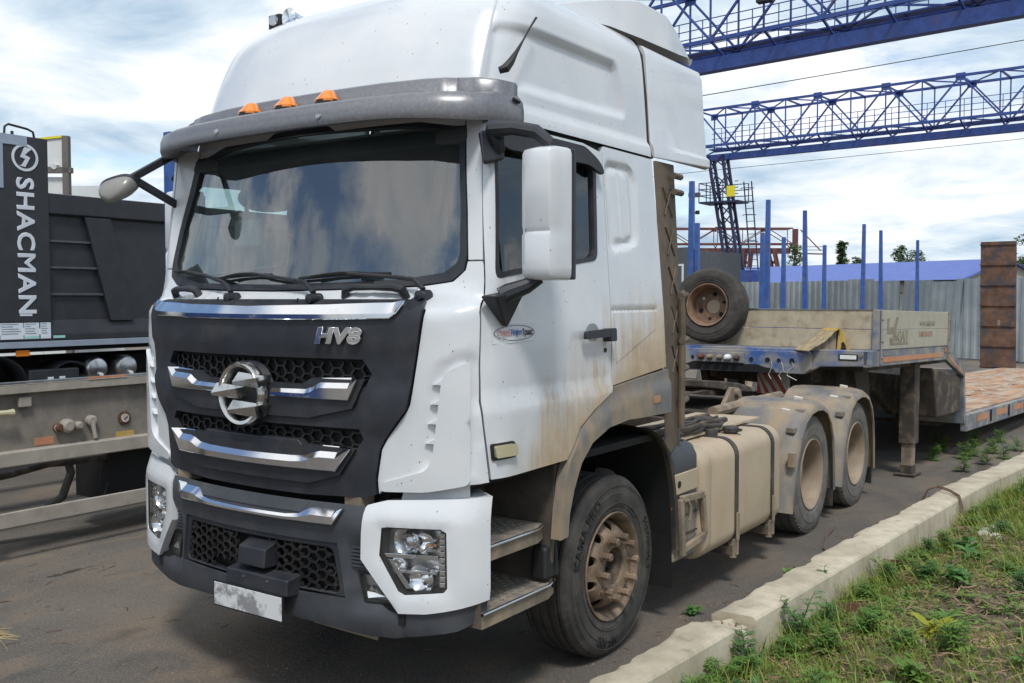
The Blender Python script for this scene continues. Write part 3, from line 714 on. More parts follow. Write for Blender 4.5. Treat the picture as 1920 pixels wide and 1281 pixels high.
# air deflector behind the cab, in two pieces with a black gap
for mi in (False, True):
    sec = []
    for y in (2.06, 2.3, 2.6, 2.90):
        k = (y - 2.06) * .01
        sec.append([(1.145 - k, y, 2.84 + .04 * (y - 2.06)), (1.145 - k, y, 2.90 + .03 * (y - 2.06)), (1.12 - k, y, 2.945), (1.10 - k, y, 3.2), (1.083 - k, y, 3.46), (1.06 - k, y, 3.515), (1.0 - k, y, 3.535), (1.0 - k, y, 3.45), (1.06 - k, y, 3.2), (1.09, y, 2.95), (1.10, y, 2.86)])
    m = MB().loft(sec, True, True); (m.mirrored() if mi else m).build('side_fairing', 'white_paint', roof, .008)
    m = MB(); zz = [(2.84, 1.13), (2.95, 1.105), (3.2, 1.09), (3.46, 1.06), (3.56, 1.0), (3.68, .75)]
    m.loft([[(x, 2.0, z), (x - .03, 2.0, z), (x - .03, 2.07, z), (x, 2.07, z)] for z, x in zz], True, True); (m.mirrored() if mi else m).build('gap_seal', 'rubber_black', roof)
cap = MB()
def capring(y, w, zt, zb):
    return [(-w, y, zb), (-w * .98, y, zt - .06), (-w * .9, y, zt - .012), (-w * .7, y, zt), (0, y, zt + .01), (w * .7, y, zt), (w * .9, y, zt - .012), (w * .98, y, zt - .06), (w, y, zb)]
cap.loft([capring(1.50, .80, 3.735, 3.62), capring(1.8, .98, 3.80, 3.585), capring(2.05, 1.06, 3.84, 3.555), capring(2.4, 1.075, 3.83, 3.555), capring(2.55, 1.07, 3.77, 3.56), capring(2.72, 1.06, 3.66, 3.575), capring(2.80, 1.05, 3.60, 3.58)], False)
cap.build('roof_spoiler', 'white_paint', roof, .006, fix=False)
# antenna and air horns
m = MB(); m.tube([(1.112, .505, 3.065), (1.14, .52, 3.075), (1.148, .55, 3.11), (1.145, .60, 3.165), (1.14, .66, 3.23), (1.13, .74, 3.315), (1.125, .80, 3.375)], [.016, .022, .018, .010, .005, .0045, .006], 8); m.build('antenna', 'rubber_black', truck)
hc = Vector((-.62, .80, 3.655)); ax = Vector((.1, .9, .05)).normalized()
hn = MB(); hn.lathe([(.0, -.0), (.055, -.01), (.062, .0), (.045, .03), (.028, .08), (.018, .16), (.014, .30), (.0, .32)], (0, 0, 0), 'z', 20)
hn.xf(Matrix.Translation(hc) @ ax.to_track_quat('Z', 'Y').to_matrix().to_4x4()); horn = hn.build('air_horn', 'chrome', truck)
m = MB(); m.box(-.80, -.70, .80, .90, 3.585, 3.70); m.box(-.78, -.55, .84, .88, 3.57, 3.60); m.box(-.655, -.63, .86, .89, 3.55, 3.64); m.build('horn_bracket', 'rubber_black', horn, .008)
m = MB(); m.lathe([(0, -.012), (.03, -.01), (.034, .0), (.03, .05)], (-.745, .79, 3.66), 'y', 14); m.build('horn_compressor', 'silver', horn)

# ---- mirrors
MX, MY = -.045, .15        # where the near mirror hangs relative to the drawing below
mr = MB()
def mring(z, k, f):
    # plan section of the main housing; front face looks along -y
    return [(1.355 + .03 * (1 - k), .345, z), (1.358 + .03 * (1 - k), .262 + f, z), (1.370 + .02 * (1 - k), .232 + f, z), (1.395 + .02 * (1 - k), .220 + f, z), (1.47, .205 + f, z), (1.548 - .02 * (1 - k), .215 + f, z), (1.572 - .03 * (1 - k), .245 + f, z), (1.585 - .03 * (1 - k), .36, z)]
zs = [(2.085, .2, .045), (2.092, .75, .018), (2.11, .96, .004), (2.14, 1, 0), (2.28, 1, 0), (2.30, 1, .010), (2.325, 1, 0), (2.58, 1, 0), (2.645, .98, .003), (2.665, .8, .015), (2.675, .2, .045)]
def shift(m, dx, dy, dz=0.): m.v = [(x + dx, y + dy, z + dz) for x, y, z in m.v]; return m
def slim(m): m.v = [(1.36 + (x - 1.36) * .86 if x > 1.34 else x, y, z) for x, y, z in m.v]; return m
def mirror_set(far):
    dx, dy = (MX, MY) if not far else (-.045, .33)
    fl = (lambda q: shift(slim(q), dx, dy)) if not far else (lambda q: shift(slim(q), dx, dy).mirrored())
    mirror = fl(MB().loft([mring(*q) for q in zs], True, True)).build('wing_mirror', 'white_paint', truck, .004, ang=50)
    m = MB(); m.loft([[(1.35, .345, z), (1.592, .36, z), (1.588, .395, z), (1.355, .385, z)] for z in (2.088, 2.36, 2.672)], True, True); fl(m).build('mirror_rim', 'black_plastic', mirror, .008)
    fl(MB().add([(1.365, .398, 2.11), (1.575, .408, 2.11), (1.575, .408, 2.65), (1.365, .398, 2.65)], [(0, 1, 2, 3)])).build('mirror_glass', 'reflector', mirror)
    fl(MB().loft([[(1.385, .2275, z), (1.40, .2205, z), (1.40, .2165, z), (1.385, .2235, z)] for z in (2.16, 2.60)], True, True)).build('housing_crease', 'white_paint', mirror)
    m = MB(); m.tube([(1.17 - dx * .8, .26, 2.68), (1.19 - dx * .8, .22, 2.735), (1.24, .19, 2.765), (1.33, .22, 2.765), (1.43, .27, 2.745), (1.50, .30, 2.69)], [.045, .05, .042, .034, .034, .028], 10); fl(m).build('mirror_arm', 'black_plastic', mirror)
    m = MB(); m.tube([(1.25 - dx, .18, 2.01), (1.32, .20, 2.03), (1.39, .25, 2.06), (1.44, .29, 2.10)], [.045, .042, .035, .03], 10); fl(m).build('mirror_arm', 'black_plastic', mirror)
    return mirror
mirror = mirror_set(False)
m = MB(); m.hexa([(1.15, .33, 2.60), (1.195, .27, 2.60), (1.195, .44, 2.64), (1.15, .46, 2.64), (1.13, .31, 2.75), (1.175, .27, 2.75), (1.175, .46, 2.79), (1.13, .48, 2.79)]); m.build('mirror_base', 'black_plastic', mirror, .015)
m = MB(); m.hexa([(1.225, .365, 1.88), (1.255, .35, 1.875), (1.255, .375, 1.875), (1.225, .39, 1.88), (1.20, .225, 2.015), (1.29, .23, 2.015), (1.30, .46, 2.045), (1.215, .46, 2.045)]); m.build('mirror_foot', 'black_plastic', mirror, .012)
mirror_set(True)
simple('mirror_shell', (.24, .24, .225), .3, coat=.3, dust=(.25, .23, .19), dlo=.45, dhi=.8)
# the kerb-view mirror held out on two struts at the far corner
am = MB(); am.beam((-1.10, .40, 2.875), (-1.155, .10, 2.685), .03, .045); am.beam((-1.10, .43, 2.52), (-1.155, .10, 2.685), .03, .045); am.beam((-1.15, .13, 2.70), (-1.16, .035, 2.64), .045, .05)
arm = am.build('front_mirror_bracket', 'black_plastic', truck, .008)
m = MB(); rr = []; NS = 24
for d, sx, sz in ((-.085, .02, .02), (-.08, .25, .25), (-.06, .55, .55), (-.03, .82, .8), (.0, .96, .95), (.03, 1., 1.), (.045, .99, .99)):
    ring = []
    for i in range(NS):
        t = 2 * math.pi * i / NS; c, sn = math.cos(t), math.sin(t)
        ring.append((d, .115 * sx * math.copysign(abs(c) ** .7, c), .058 * sz * math.copysign(abs(sn) ** .7, sn)))
    rr.append(ring)
m.loft(rr, True, True)
Rm = basis(Vector((.30, .62, .72)).normalized(), Vector((-.86, .50, -.08)).normalized(), Vector((0, 0, 1)), (0, 0, 0))
ax_ = Vector((-.35, .65, .68)).normalized(); ay_ = Vector((-.80, -.50, -.44)); ay_ = (ay_ - ax_ * ay_.dot(ax_)).normalized(); az_ = ax_.cross(ay_)
m.xf(basis(ax_, ay_, az_, (-1.15, .0, 2.605))); fmh = m.build('front_mirror', 'mirror_shell', arm, ang=60)
m = MB(); m.loft([[(d, .118 * math.copysign(abs(math.cos(t)) ** .7, math.cos(t)), .061 * math.copysign(abs(math.sin(t)) ** .7, math.sin(t))) for t in [2 * math.pi * i / NS for i in range(NS)]] for d in (.036, .056)], True, True); m.xf(basis(ax_, ay_, az_, (-1.15, .0, 2.605))); m.build('front_mirror_rim', 'black_plastic', arm)

# ---- bumper
WB = [(.702, 1.040), (.693, .93), (.690, .81), (.78, .70), (.884, .580), (1.009, .590), (1.15, .62), (1.275, .650)]
low = [(1.275, .560), (1.15, .515), (1.006, .485), (.86, .458), (.732, .452), (.5, .470), (.24, .487), (0, .492)]
HOLE = [(-.555, .865), (.555, .865), (.600, .610), (-.600, .610)]
FOG = [(.650, .742), (.752, .742), (.838, .632), (.832, .602), (.690, .600)]
bo = [(.70, 1.046)] + offs(WB[1:5], -.006) + [(a, b - .006) for a, b in WB[5:]] + low
bump_out = bo + [(-a, b) for a, b in reversed(bo[:-1])]
def bump_disp(s, z):
    o = -.03 * smooth01((.93 - abs(z - .62) - .655) / .06) * smooth01((abs(s) - .60) / .06) * smooth01((z - .56) / .04) * smooth01((.90 - abs(s)) / .06)   # cheek hollow for the fog lamps
    o += .012 * smooth01((z - .90) / .03)
    return o + .015 * smooth01((.545 - z) / .03)
bmp = panel('bumper', bumpS, bump_out, 'bumper_plastic', truck, holes=[HOLE, FOG, [(-a, b) for a, b in reversed(FOG)]], off=0, thick=.06, grid=.045, bevel=.008, disp=bump_disp)
MB().box(-.74, .74, .14, .6, .50, 1.12).build('bumper_core', 'deep_black', bmp)
MB().box(-.9, .9, .06, .25, .52, .6).build('bumper_beam', 'deep_black', bmp)
HI = rounded([(-.520, .835), (.520, .835), (.562, .63), (-.562, .63)], .03)
panel('intake_frame', bumpS, HOLE, 'black_plastic', bmp, holes=[HI], off=-.008, thick=.06, grid=.07, bevel=.01)
panel('intake_back', bumpS, HOLE, 'deep_black', bmp, off=-.08, thick=0, grid=.2, bevel=0)
for sg in (1, -1):
    q = [(sg * a, b) for a, b in [(.10, .835), (.515, .835), (.555, .635), (.32, .635), (.32, .68), (.10, .68)]]
    hex_mesh(bumpS, q, -.022, .034, .008).build('intake_mesh', 'mesh_black', bmp, flat=True)
    for a, b in ((.50, .80), (.535, .66), (.50, .72), (.16, .815), (.33, .815)):
        MB().lathe([(0, -.012), (.012, -.01), (.014, 0), (.014, .03)], bumpS(sg * a, b, -.02), 'y', 10).build('mesh_screw', 'mesh_black', bmp)
strip(bumpS, [(0, .953, .978), (.27, .953, .981), (.35, .954, .99), (.395, .954, 1.010), (.425, .954, 1.026), (.545, .955, 1.026), (.57, .99, 1.026), (.595, 1.021, 1.026)], .036, bmp)
panel('bumper_step', bumpS, [(-.40, 1.045), (.40, 1.045), (.36, .992), (-.36, .992)], 'bumper_plastic', bmp, off=.016, thick=.05, grid=.06, bevel=.006)
for x in (-.62, .62): MB().box(x - .055, x + .055, .02, .12, 1.03, 1.095).build('grille_catch', 'dusty_steel', bmp, .012)
MB().hexa([(-.03, -.115, .705), (.165, -.115, .705), (.165, .0, .70), (-.03, .0, .70), (-.03, -.105, .795), (.165, -.105, .795), (.165, .0, .835), (-.03, .0, .835)]).build('radar_cover', 'black_plastic', bmp, .008)
MB().hexa([(-.115, -.118, .595), (.325, -.118, .595), (.325, .0, .58), (-.115, .0, .58), (-.115, -.112, .672), (.325, -.112, .672), (.325, .0, .69), (-.115, .0, .69)]).build('plate_mount', 'black_plastic', bmp, .008)
for x in (0.02, .19): MB().lathe([(0, -.006), (.006, -.005), (.007, 0)], (x, -.114, .65), 'y', 8).build('mount_screw', 'silver', bmp)
pl = MB().box(-.19, .30, -.128, -.122, .478, .592).build('number_plate', 'plate_white', bmp, .002)
m = MB(); m.box(-.197, .307, -.126, -.118, .471, .599); m.build('plate_frame', 'rubber_black', bmp)
MB().hexa([(.26, .12, .40), (.66, .14, .385), (.66, .15, .385), (.26, .13, .40), (.26, .10, .52), (.70, .12, .52), (.70, .13, .52), (.26, .11, .52)]).build('under_plate', 'dusty_steel', bmp)
HL = [(.790, .962), (.82, .968), (1.065, .975), (1.092, .96), (1.095, .71), (1.08, .69), (.905, .665), (.872, .68), (.779, .835)]
HLC = (.945, .82)
def grow(poly, k, c): return [(c[0] + (a - c[0]) * k, c[1] + (b - c[1]) * k) for a, b in poly]
white = WB[::-1] + [(.71, 1.05), (.80, 1.075), (1.0, 1.09), (1.2, 1.108), (1.275, 1.115)]
def white_disp(s, z):
    d = pdist((s, z), rounded(grow(HL, 1.32, HLC), .05))
    return .018 - .016 * smooth01(-d / .085)
for mi in (False, True):
    wc = panel('bumper_corner', bumpS, white, 'white_paint', truck, holes=[HL], off=0, thick=.06, grid=.028, bevel=.006, disp=white_disp, mirror=mi, seg=3)
    sk = [(.80, 1.072), (1.2, 1.10), (1.24, 1.16), (.83, 1.14)]
    lip = []
    for s_ in (.72, .8, .9, 1.0, 1.1, 1.18, 1.25, 1.275):
        zt_ = 1.048 + (s_ - .70) * .115; p_ = Vector(bumpS(s_, zt_, .012)); q_ = Vector(bumpS(s_, zt_, -.16)); lip.append([tuple(p_), (q_.x, q_.y, zt_ + .012)])
    lip_ = MB().loft(lip, False); (lip_.mirrored() if mi else lip_).build('corner_top', 'white_paint', truck, fix=True)
    panel('corner_shelf', cabS, [(.83, 1.05), (1.19, 1.05), (1.19, 1.165), (.85, 1.12)], 'white_paint', truck, off=-.045, thick=.02, grid=.08, mirror=mi)
    hl = panel('headlight', bumpS, HL, 'lamp_black', truck, off=-.085, thick=0, grid=.06, bevel=0, mirror=mi)
    panel('lamp_rim', bumpS, grow(HL, 1.0, HLC), 'rubber_black', hl, holes=[grow(HL, .965, HLC)], off=.006, thick=.1, grid=.06, bevel=.003, mirror=mi)
    panel('lamp_lens', bumpS, grow(HL, .97, HLC), 'lens_clear', hl, off=.0, thick=0, grid=.06, bevel=0, mirror=mi)
    mir = lambda q: q.mirrored() if mi else q
    # chrome bowls behind the lens
    for (cs, cz, cr) in ((.91, .90, .075), (.995, .90, .05), (.98, .735, .07), (.87, .79, .045)):
        pc = bumpS(cs, cz, -.055); mir(MB().lathe([(cr, -.035), (cr * .9, -.022), (cr * .65, -.004), (cr * .3, .010), (0, .014)], pc, 'y', 24)).build('reflector_bowl', 'reflector', hl)
    mir(panel_mb(bumpS, [(.80, .955), (1.05, .962), (1.05, .70), (.91, .68), (.785, .835)], off=-.07, thick=0, grid=.06)).build('lamp_backplate', 'silver', hl, fix=False)
    mir(panel_mb(bumpS, [(.785, .842), (1.05, .85), (1.05, .83), (.80, .824)], off=-.015, thick=.05, grid=.08)).build('chrome_divider', 'chrome', hl, .004, fix=False)
    mir(panel_mb(bumpS, [(.80, .815), (.83, .815), (.925, .69), (.90, .685)], off=-.02, thick=.04, grid=.08)).build('chrome_divider', 'chrome', hl, .004, fix=False)
    mir(panel_mb(bumpS, [(.83, .768), (1.045, .775), (1.045, .76), (.845, .755)], off=-.02, thick=.04, grid=.08)).build('chrome_divider', 'silver', hl, .003, fix=False)
    for j in range(9):
        z0 = .705 + j * .028; mir(panel_mb(bumpS, [(1.053, z0), (1.083, z0), (1.083, z0 + .022), (1.053, z0 + .022)], off=-.018, thick=.03, grid=.08)).build('side_reflector_rib', 'silver', hl, .003, fix=False)
    p0 = Vector(bumpS(.91, .90, -.05)); pj = MB().lathe([(.048, .03), (.052, -.02), (.046, -.03), (.040, -.012)], tuple(p0), 'y', 24); mir(pj).build('projector_ring', 'chrome', hl)
    pj = MB().lathe([(0, -.03), (.02, -.026), (.034, -.014), (.040, .0), (.04, .02)], tuple(p0), 'y', 24); mir(pj).build('projector_lens', 'silver', hl)
    p1 = Vector(bumpS(.98, .735, -.05)); pj = MB().lathe([(0, -.0), (.012, -.02), (.03, -.012), (.038, .0), (.04, .02)], tuple(p1), 'y', 20); mir(pj).build('high_beam', 'reflector', hl)
    for j in range(3):
        mir(panel_mb(bumpS, [(.99, .918 - j * .022), (1.035, .92 - j * .022), (1.035, .908 - j * .022), (.985, .905 - j * .022)], off=-.03, thick=.02, grid=.08)).build('indicator_prism', 'amber_dirty' if j == 1 else 'silver', hl, .002, fix=False)
    fg = panel('fog_lamp', bumpS, FOG, 'lamp_black', truck, off=-.06, thick=0, grid=.08, bevel=0, mirror=mi)
    fc = (.745, .665)
    panel('fog_rim', bumpS, FOG, 'rubber_black', fg, holes=[grow(FOG, .86, fc)], off=-.022, thick=.05, grid=.06, bevel=.004, mirror=mi)
    panel('fog_lens', bumpS, grow(FOG, .86, fc), 'lens_clear', fg, off=-.03, thick=0, grid=.08, bevel=0, mirror=mi)
    mir(panel_mb(bumpS, grow([(.672, .672), (.79, .672), (.822, .628), (.70, .615)], 1, fc), off=-.05, thick=.01, grid=.04, disp=lambda s, z: .012 * math.sin(s * 110))).build('fog_reflector', 'reflector', fg, fix=False, ang=20)
    mir(panel_mb(bumpS, [(.668, .722), (.742, .722), (.785, .678), (.675, .678)], off=-.048, thick=.01, grid=.06)).build('fog_reflector', 'silver', fg, fix=False)
    for j in range(6):
        z0 = .765 + j * .017; mir(panel_mb(bumpS, [(.625, z0), (.69 + (0 if z0 > .81 else (.81 - z0) * .5) - .012, z0), (.69 + (0 if z0 > .81 else (.81 - z0) * .5) - .012, z0 + .009), (.625, z0 + .009)], off=-.008, thick=.03, grid=.1)).build('cheek_rib', 'bumper_plastic', bmp, .002, fix=False)

# ---- company sticker on the door (visible side)
st_ = panel('door_sticker', cabS, [(1.298, 1.884), (1.615, 1.893), (1.614, 1.806), (1.298, 1.798)], 'sticker_white', truck, off=.0035, thick=.003, grid=.1, bevel=0)
panel('sticker_ring', cabS, circle(1.456, 1.846, .153, 32, .036), 'ink_ring', st_, holes=[circle(1.456, 1.846, .149, 32, .033)], off=.0055, thick=.001, grid=.05, bevel=0)
xcur = 1.322
for body, mt in (('Строй', 'ink_red'), ('Нефте', 'ink_blue'), ('Транс', 'ink_black')):
    me = text_mesh(body, .040, .0006, .0006, align='LEFT'); w0 = max(v.co.x for v in me.vertices); k = .088 / w0
    for v in me.vertices: v.co = cabS(xcur + v.co.x * k, 1.846 + v.co.y, .0065 + v.co.z)
    text_obj('sticker_letters', me, Matrix.Identity(4), mt, st_); xcur += .0915

# ---- cab interior
it = MB().hexa([(-1.05, .36, 1.70), (1.05, .36, 1.70), (1.12, .80, 1.70), (-1.12, .80, 1.70), (-1.02, .34, 2.03), (1.02, .34, 2.03), (1.10, .78, 2.09), (-1.10, .78, 2.09)]).build('dashboard', 'interior_grey', truck, .03)
m = MB(); rr = 0.23; cw = Vector((.55, .86, 2.06)); nw = Vector((0, .72, .62)).normalized(); uu = Vector((1, 0, 0)); vv = nw.cross(uu)
m.tube([cw + uu * rr * math.cos(t) + vv * rr * math.sin(t) for t in [2 * math.pi * i / 28 for i in range(28)]], .016, 8, closed=True)
for t in (.1, 2.1, 4.2): m.beam(cw, cw + uu * rr * math.cos(t) + vv * rr * math.sin(t), .03, .015)
m.build('steering_wheel', 'interior_dark', it)
for x in (.55, -.60):
    m = MB(); m.hexa([(x - .25, 1.12, 1.75), (x + .25, 1.12, 1.75), (x + .25, 1.6, 1.72), (x - .25, 1.6, 1.72), (x - .25, 1.10, 1.90), (x + .25, 1.10, 1.90), (x + .25, 1.6, 1.88), (x - .25, 1.6, 1.88)])
    sb = m.build('seat', 'interior_dark', it, .04)
    m = MB(); m.hexa([(x - .24, 1.50, 1.85), (x + .24, 1.50, 1.85), (x + .24, 1.62, 1.85), (x - .24, 1.62, 1.85), (x - .20, 1.66, 2.46), (x + .20, 1.66, 2.46), (x + .20, 1.76, 2.46), (x - .20, 1.76, 2.46)]); m.build('seat_back', 'interior_dark', it, .05)
    m = MB(); m.hexa([(x - .13, 1.66, 2.47), (x + .13, 1.66, 2.47), (x + .13, 1.75, 2.47), (x - .13, 1.75, 2.47), (x - .12, 1.68, 2.64), (x + .12, 1.68, 2.64), (x + .12, 1.76, 2.64), (x - .12, 1.76, 2.64)]); m.build('headrest', 'interior_dark', it, .04)
m = MB(); n = 60
for i in range(n):
    a, b = -1.1 + 2.2 * i / n, -1.1 + 2.2 * (i + 1) / n; ya, yb = 1.90 + .03 * math.sin(i * 1.7) + .01 * math.sin(i * .6), 1.90 + .03 * math.sin((i + 1) * 1.7) + .01 * math.sin((i + 1) * .6)
    m.add([(a, ya, 1.6), (b, yb, 1.6), (b, yb, 2.80), (a, ya, 2.80)], [(0, 1, 2, 3)])
m.build('sleeper_curtain', 'curtain', it, fix=False)
MB().box(-1.10, 1.10, .44, 2.0, 2.815, 2.835).build('headliner', 'interior_beige', it)
MB().hexa([(-1.02, .40, 2.73), (1.02, .40, 2.73), (1.02, .75, 2.70), (-1.02, .75, 2.70), (-1.02, .42, 2.82), (1.02, .42, 2.82), (1.02, .80, 2.82), (-1.02, .80, 2.82)]).build('overhead_shelf', 'interior_dark', it, .02)
m = MB(); m.loft([[(-.55 + .33 * math.cos(t) * sc, .62 + d, 2.60 + .10 * sc * math.sin(t)) for t in [2 * math.pi * i / 24 for i in range(24)]] for sc, d in ((.9, -.012), (1, 0), (.9, .012))], True, True); m.build('inside_sun_visor', 'interior_dark', it)
m = MB(); m.box(-.80, -.58, .52, .56, 2.30, 2.46); m.build('inside_mirror', 'interior_grey', it, .03)
m = MB(); m.tube([(-.69, .54, 2.46), (-.70, .52, 2.58), (-.72, .50, 2.72)], .012, 6); m.build('mirror_stem', 'interior_dark', it)
m = MB(); m.box(1.08, 1.11, .75, .80, 2.05, 2.82); m.build('pillar_trim', 'interior_dark', it)
# ================================================================== the tractor truck: wheels and chassis
def tyre_prof(x0, x1, R, rb, grooves=4, gd=.012):
    w = x1 - x0; P = [(rb, x0 + .035), (rb + .02, x0 + .012), ((R + rb) / 2, x0), (R - .055, x0 + .006), (R - .022, x0 + .018), (R - .008, x0 + .034)]
    t0, t1 = x0 + .045, x1 - .045
    P.append((R, t0))
    for g in range(grooves):
        c = t0 + (t1 - t0) * (g + .5) / grooves; P += [(R, c - .009), (R - gd, c - .006), (R - gd, c + .006), (R, c + .009)]
    P += [(R, t1), (R - .008, x1 - .034), (R - .022, x1 - .018), (R - .055, x1 - .006), (R - .09, x1 - .004), (R - .095, x1), ((R + rb) / 2, x1), (rb + .045, x1 - .006), (rb + .04, x1 - .010), (rb + .02, x1 - .012), (rb, x1 - .035)]
    return P
def ring_text(body, size, r, th0, x, parent, mat, c, tracking=1.06, bold=.002, squash=1.):
    """letters bent round a tyre's sidewall, tops outwards, read clockwise as seen from +x"""
    me = text_mesh(body, size, .0035, bold, spacing=tracking)
    for v in me.vertices:
        th = th0 - v.co.x * squash / r; q = r + v.co.y
        v.co = (c[0] + x + v.co.z, c[1] + q * math.cos(th), c[2] + q * math.sin(th))
    return text_obj('sidewall_letters', me, Matrix.Identity(4), mat, parent)
simple('tyre_letter', (.014, .014, .014), .7, var=.1)
def front_wheel(side):
    # built for the +x side at y = 1.52, mirrored for the other
    c = (0, 1.52, .506); sg = 1 if side > 0 else -1
    fl = (lambda q: q) if side > 0 else (lambda q: q.mirrored())
    w = fl(MB().lathe(tyre_prof(.86, 1.18, .506, .29), c, 'x', 72)).build('front_wheel', 'tyre', truck, ang=25)
    fl(MB().lathe([(.268, .90), (.262, 1.06), (.275, 1.13), (.285, 1.152), (.300, 1.158), (.305, 1.170), (.300, 1.176), (.290, 1.172), (.280, 1.158), (.268, 1.14), (.258, 1.09), (.256, 1.05)], c, 'x', 56)).build('rim', 'rim_brown', w, ang=50)
    def disc(a, b, off=0.):
        r = math.hypot(a, b); x = lerp_tab([(.08, 1.172), (.125, 1.182), (.19, 1.180), (.215, 1.160), (.24, 1.118), (.262, 1.075)], r); return (c[0] + x + off, c[1] + a, c[2] + b)
    hs = [circle(.222 * math.cos(rad(18 + 36 * i)), .222 * math.sin(rad(18 + 36 * i)), .027, 14) for i in range(10)]
    m = panel_mb(disc, circle(0, 0, .262, 64), hs + [circle(0, 0, .105, 40)], thick=.02, grid=.022); fl(m).build('wheel_disc', 'rim_brown', w, .003, fix=True)
    fl(MB().lathe([(.107, 1.17), (.100, 1.15), (.096, 1.07), (.085, 1.062), (.082, 1.09), (.06, 1.095), (.055, 1.06), (0, 1.055)], c, 'x', 40)).build('hub', 'frame_brown', w)
    for i in range(10):
        t = rad(36 * i + 4); p = (c[0], c[1] + .1675 * math.cos(t), c[2] + .1675 * math.sin(t))
        fl(MB().lathe([(.028, 1.176), (.028, 1.188), (.019, 1.190), (.019, 1.207), (.0225, 1.208), (.0225, 1.236), (.016, 1.243), (0, 1.243)], p, 'x', 8)).build('wheel_nut', 'rim_brown', w, ang=20)
    for i in range(8):
        t = rad(45 * i + 10); p = (c[0], c[1] + .068 * math.cos(t), c[2] + .068 * math.sin(t))
        fl(MB().lathe([(.009, 1.09), (.009, 1.108), (0, 1.108)], p, 'x', 6)).build('hub_bolt', 'deep_black', w)
    if side > 0:
        ring_text('KAMA PRO', .074, .412, rad(142), 1.179, w, 'tyre_letter', c, 1.1, .002, 1.05)
        ring_text('315/70R22.5', .058, .412, rad(8), 1.179, w, 'tyre_letter', c, 1.08, .0012)
        ring_text('NF 102', .066, .412, rad(-101), 1.179, w, 'tyre_letter', c, 1.12, .0012)
    for r, x in ((.455, 1.1785), (.352, 1.178)):
        fl(MB().lathe([(r + .002, x), (r, x + .003), (r - .002, x)], c, 'x', 72)).build('sidewall_bead', 'tyre', w)
front_wheel(1); front_wheel(-1)
def rear_wheel(y, side):
    c = (0, y, .506); fl = (lambda q: q) if side > 0 else (lambda q: q.mirrored())
    w = fl(MB().lathe(tyre_prof(.885, 1.195, .506, .29, 3), c, 'x', 72)).build('rear_wheel', 'tyre_dusty', truck, ang=25)
    m = MB()
    for i in range(56):                                     # shoulder lugs
        t = 2 * math.pi * i / 56
        for x0, x1 in ((1.135, 1.178), (.90, .945)):
            P = []
            for (r, xx) in ((.488, x0), (.488, x1), (.511, x0), (.495, x1)):
                for d in (-.036, .036): P.append((c[0] + xx, c[1] + r * math.cos(t + d), c[2] + r * math.sin(t + d)))
            m.add(P, [(4, 5, 7, 6), (0, 4, 6, 2), (1, 3, 7, 5), (2, 6, 7, 3)])
    lg = fl(m).build('tread_lugs', 'tyre_dusty', w, fix=False, flat=True); lg['kind'] = 'stuff'
    fl(MB().lathe(tyre_prof(.545, .855, .506, .29, 3), c, 'x', 56)).build('inner_tyre', 'tyre_dusty', w, ang=25)
    fl(MB().lathe([(.305, 1.178), (.304, 1.188), (.297, 1.190), (.288, 1.182), (.278, 1.165), (.268, 1.15), (.264, 1.08), (.258, 1.0), (.250, .955), (.22, .935), (.17, .930), (.165, .93), (.160, .99), (.150, 1.01), (.12, 1.02), (.118, 1.06), (.10, 1.075), (0, 1.078)], c, 'x', 48)).build('rim', 'rim_light', w, ang=40)
    for i in range(10):
        t = rad(36 * i); p = (c[0], c[1] + .195 * math.cos(t), c[2] + .195 * math.sin(t))
        fl(MB().lathe([(.016, .93), (.016, .962), (0, .965)], p, 'x', 6)).build('wheel_nut', 'rim_light', w)
for y in (5.0, 6.35):
    rear_wheel(y, 1); rear_wheel(y, -1)

# frame
fr = MB()
for sg in (1, -1):
    fr.box(sg * .43 - .04, sg * .43 + .04, .6, 7.0, .74, .765); fr.box(sg * .43 - .04, sg * .43 + .04, .6, 7.0, 1.0, 1.025); fr.box(sg * .39 - .005, sg * .39 + .005, .6, 7.0, .765, 1.0)
for y in (1.0, 2.4, 3.4, 4.3, 5.68, 6.95): fr.box(-.39, .39, y - .04, y + .04, .78, .99)
frame = fr.build('frame', 'frame_brown', truck)
m = MB(); m.tube([(-.85, 1.52, .47), (.85, 1.52, .47)], .06, 10); m.build('front_axle', 'frame_brown', truck)
for y in (5.0, 6.35):
    m = MB(); m.tube([(-.86, y, .506), (-.5, y, .506), (-.22, y, .51), (0, y, .52), (.22, y, .51), (.5, y, .506), (.86, y, .506)], [.09, .09, .14, .21, .14, .09, .09], 14); m.build('rear_axle', 'frame_brown', truck)
for sg in (1, -1):
    m = MB()
    for k in range(5): m.box(sg * .50 - .045, sg * .50 + .045, 5.0 - .25 + k * .12, 6.35 + .25 - k * .12, .60 + k * .03, .626 + k * .03)
    m.build('leaf_spring', 'frame_brown', truck)
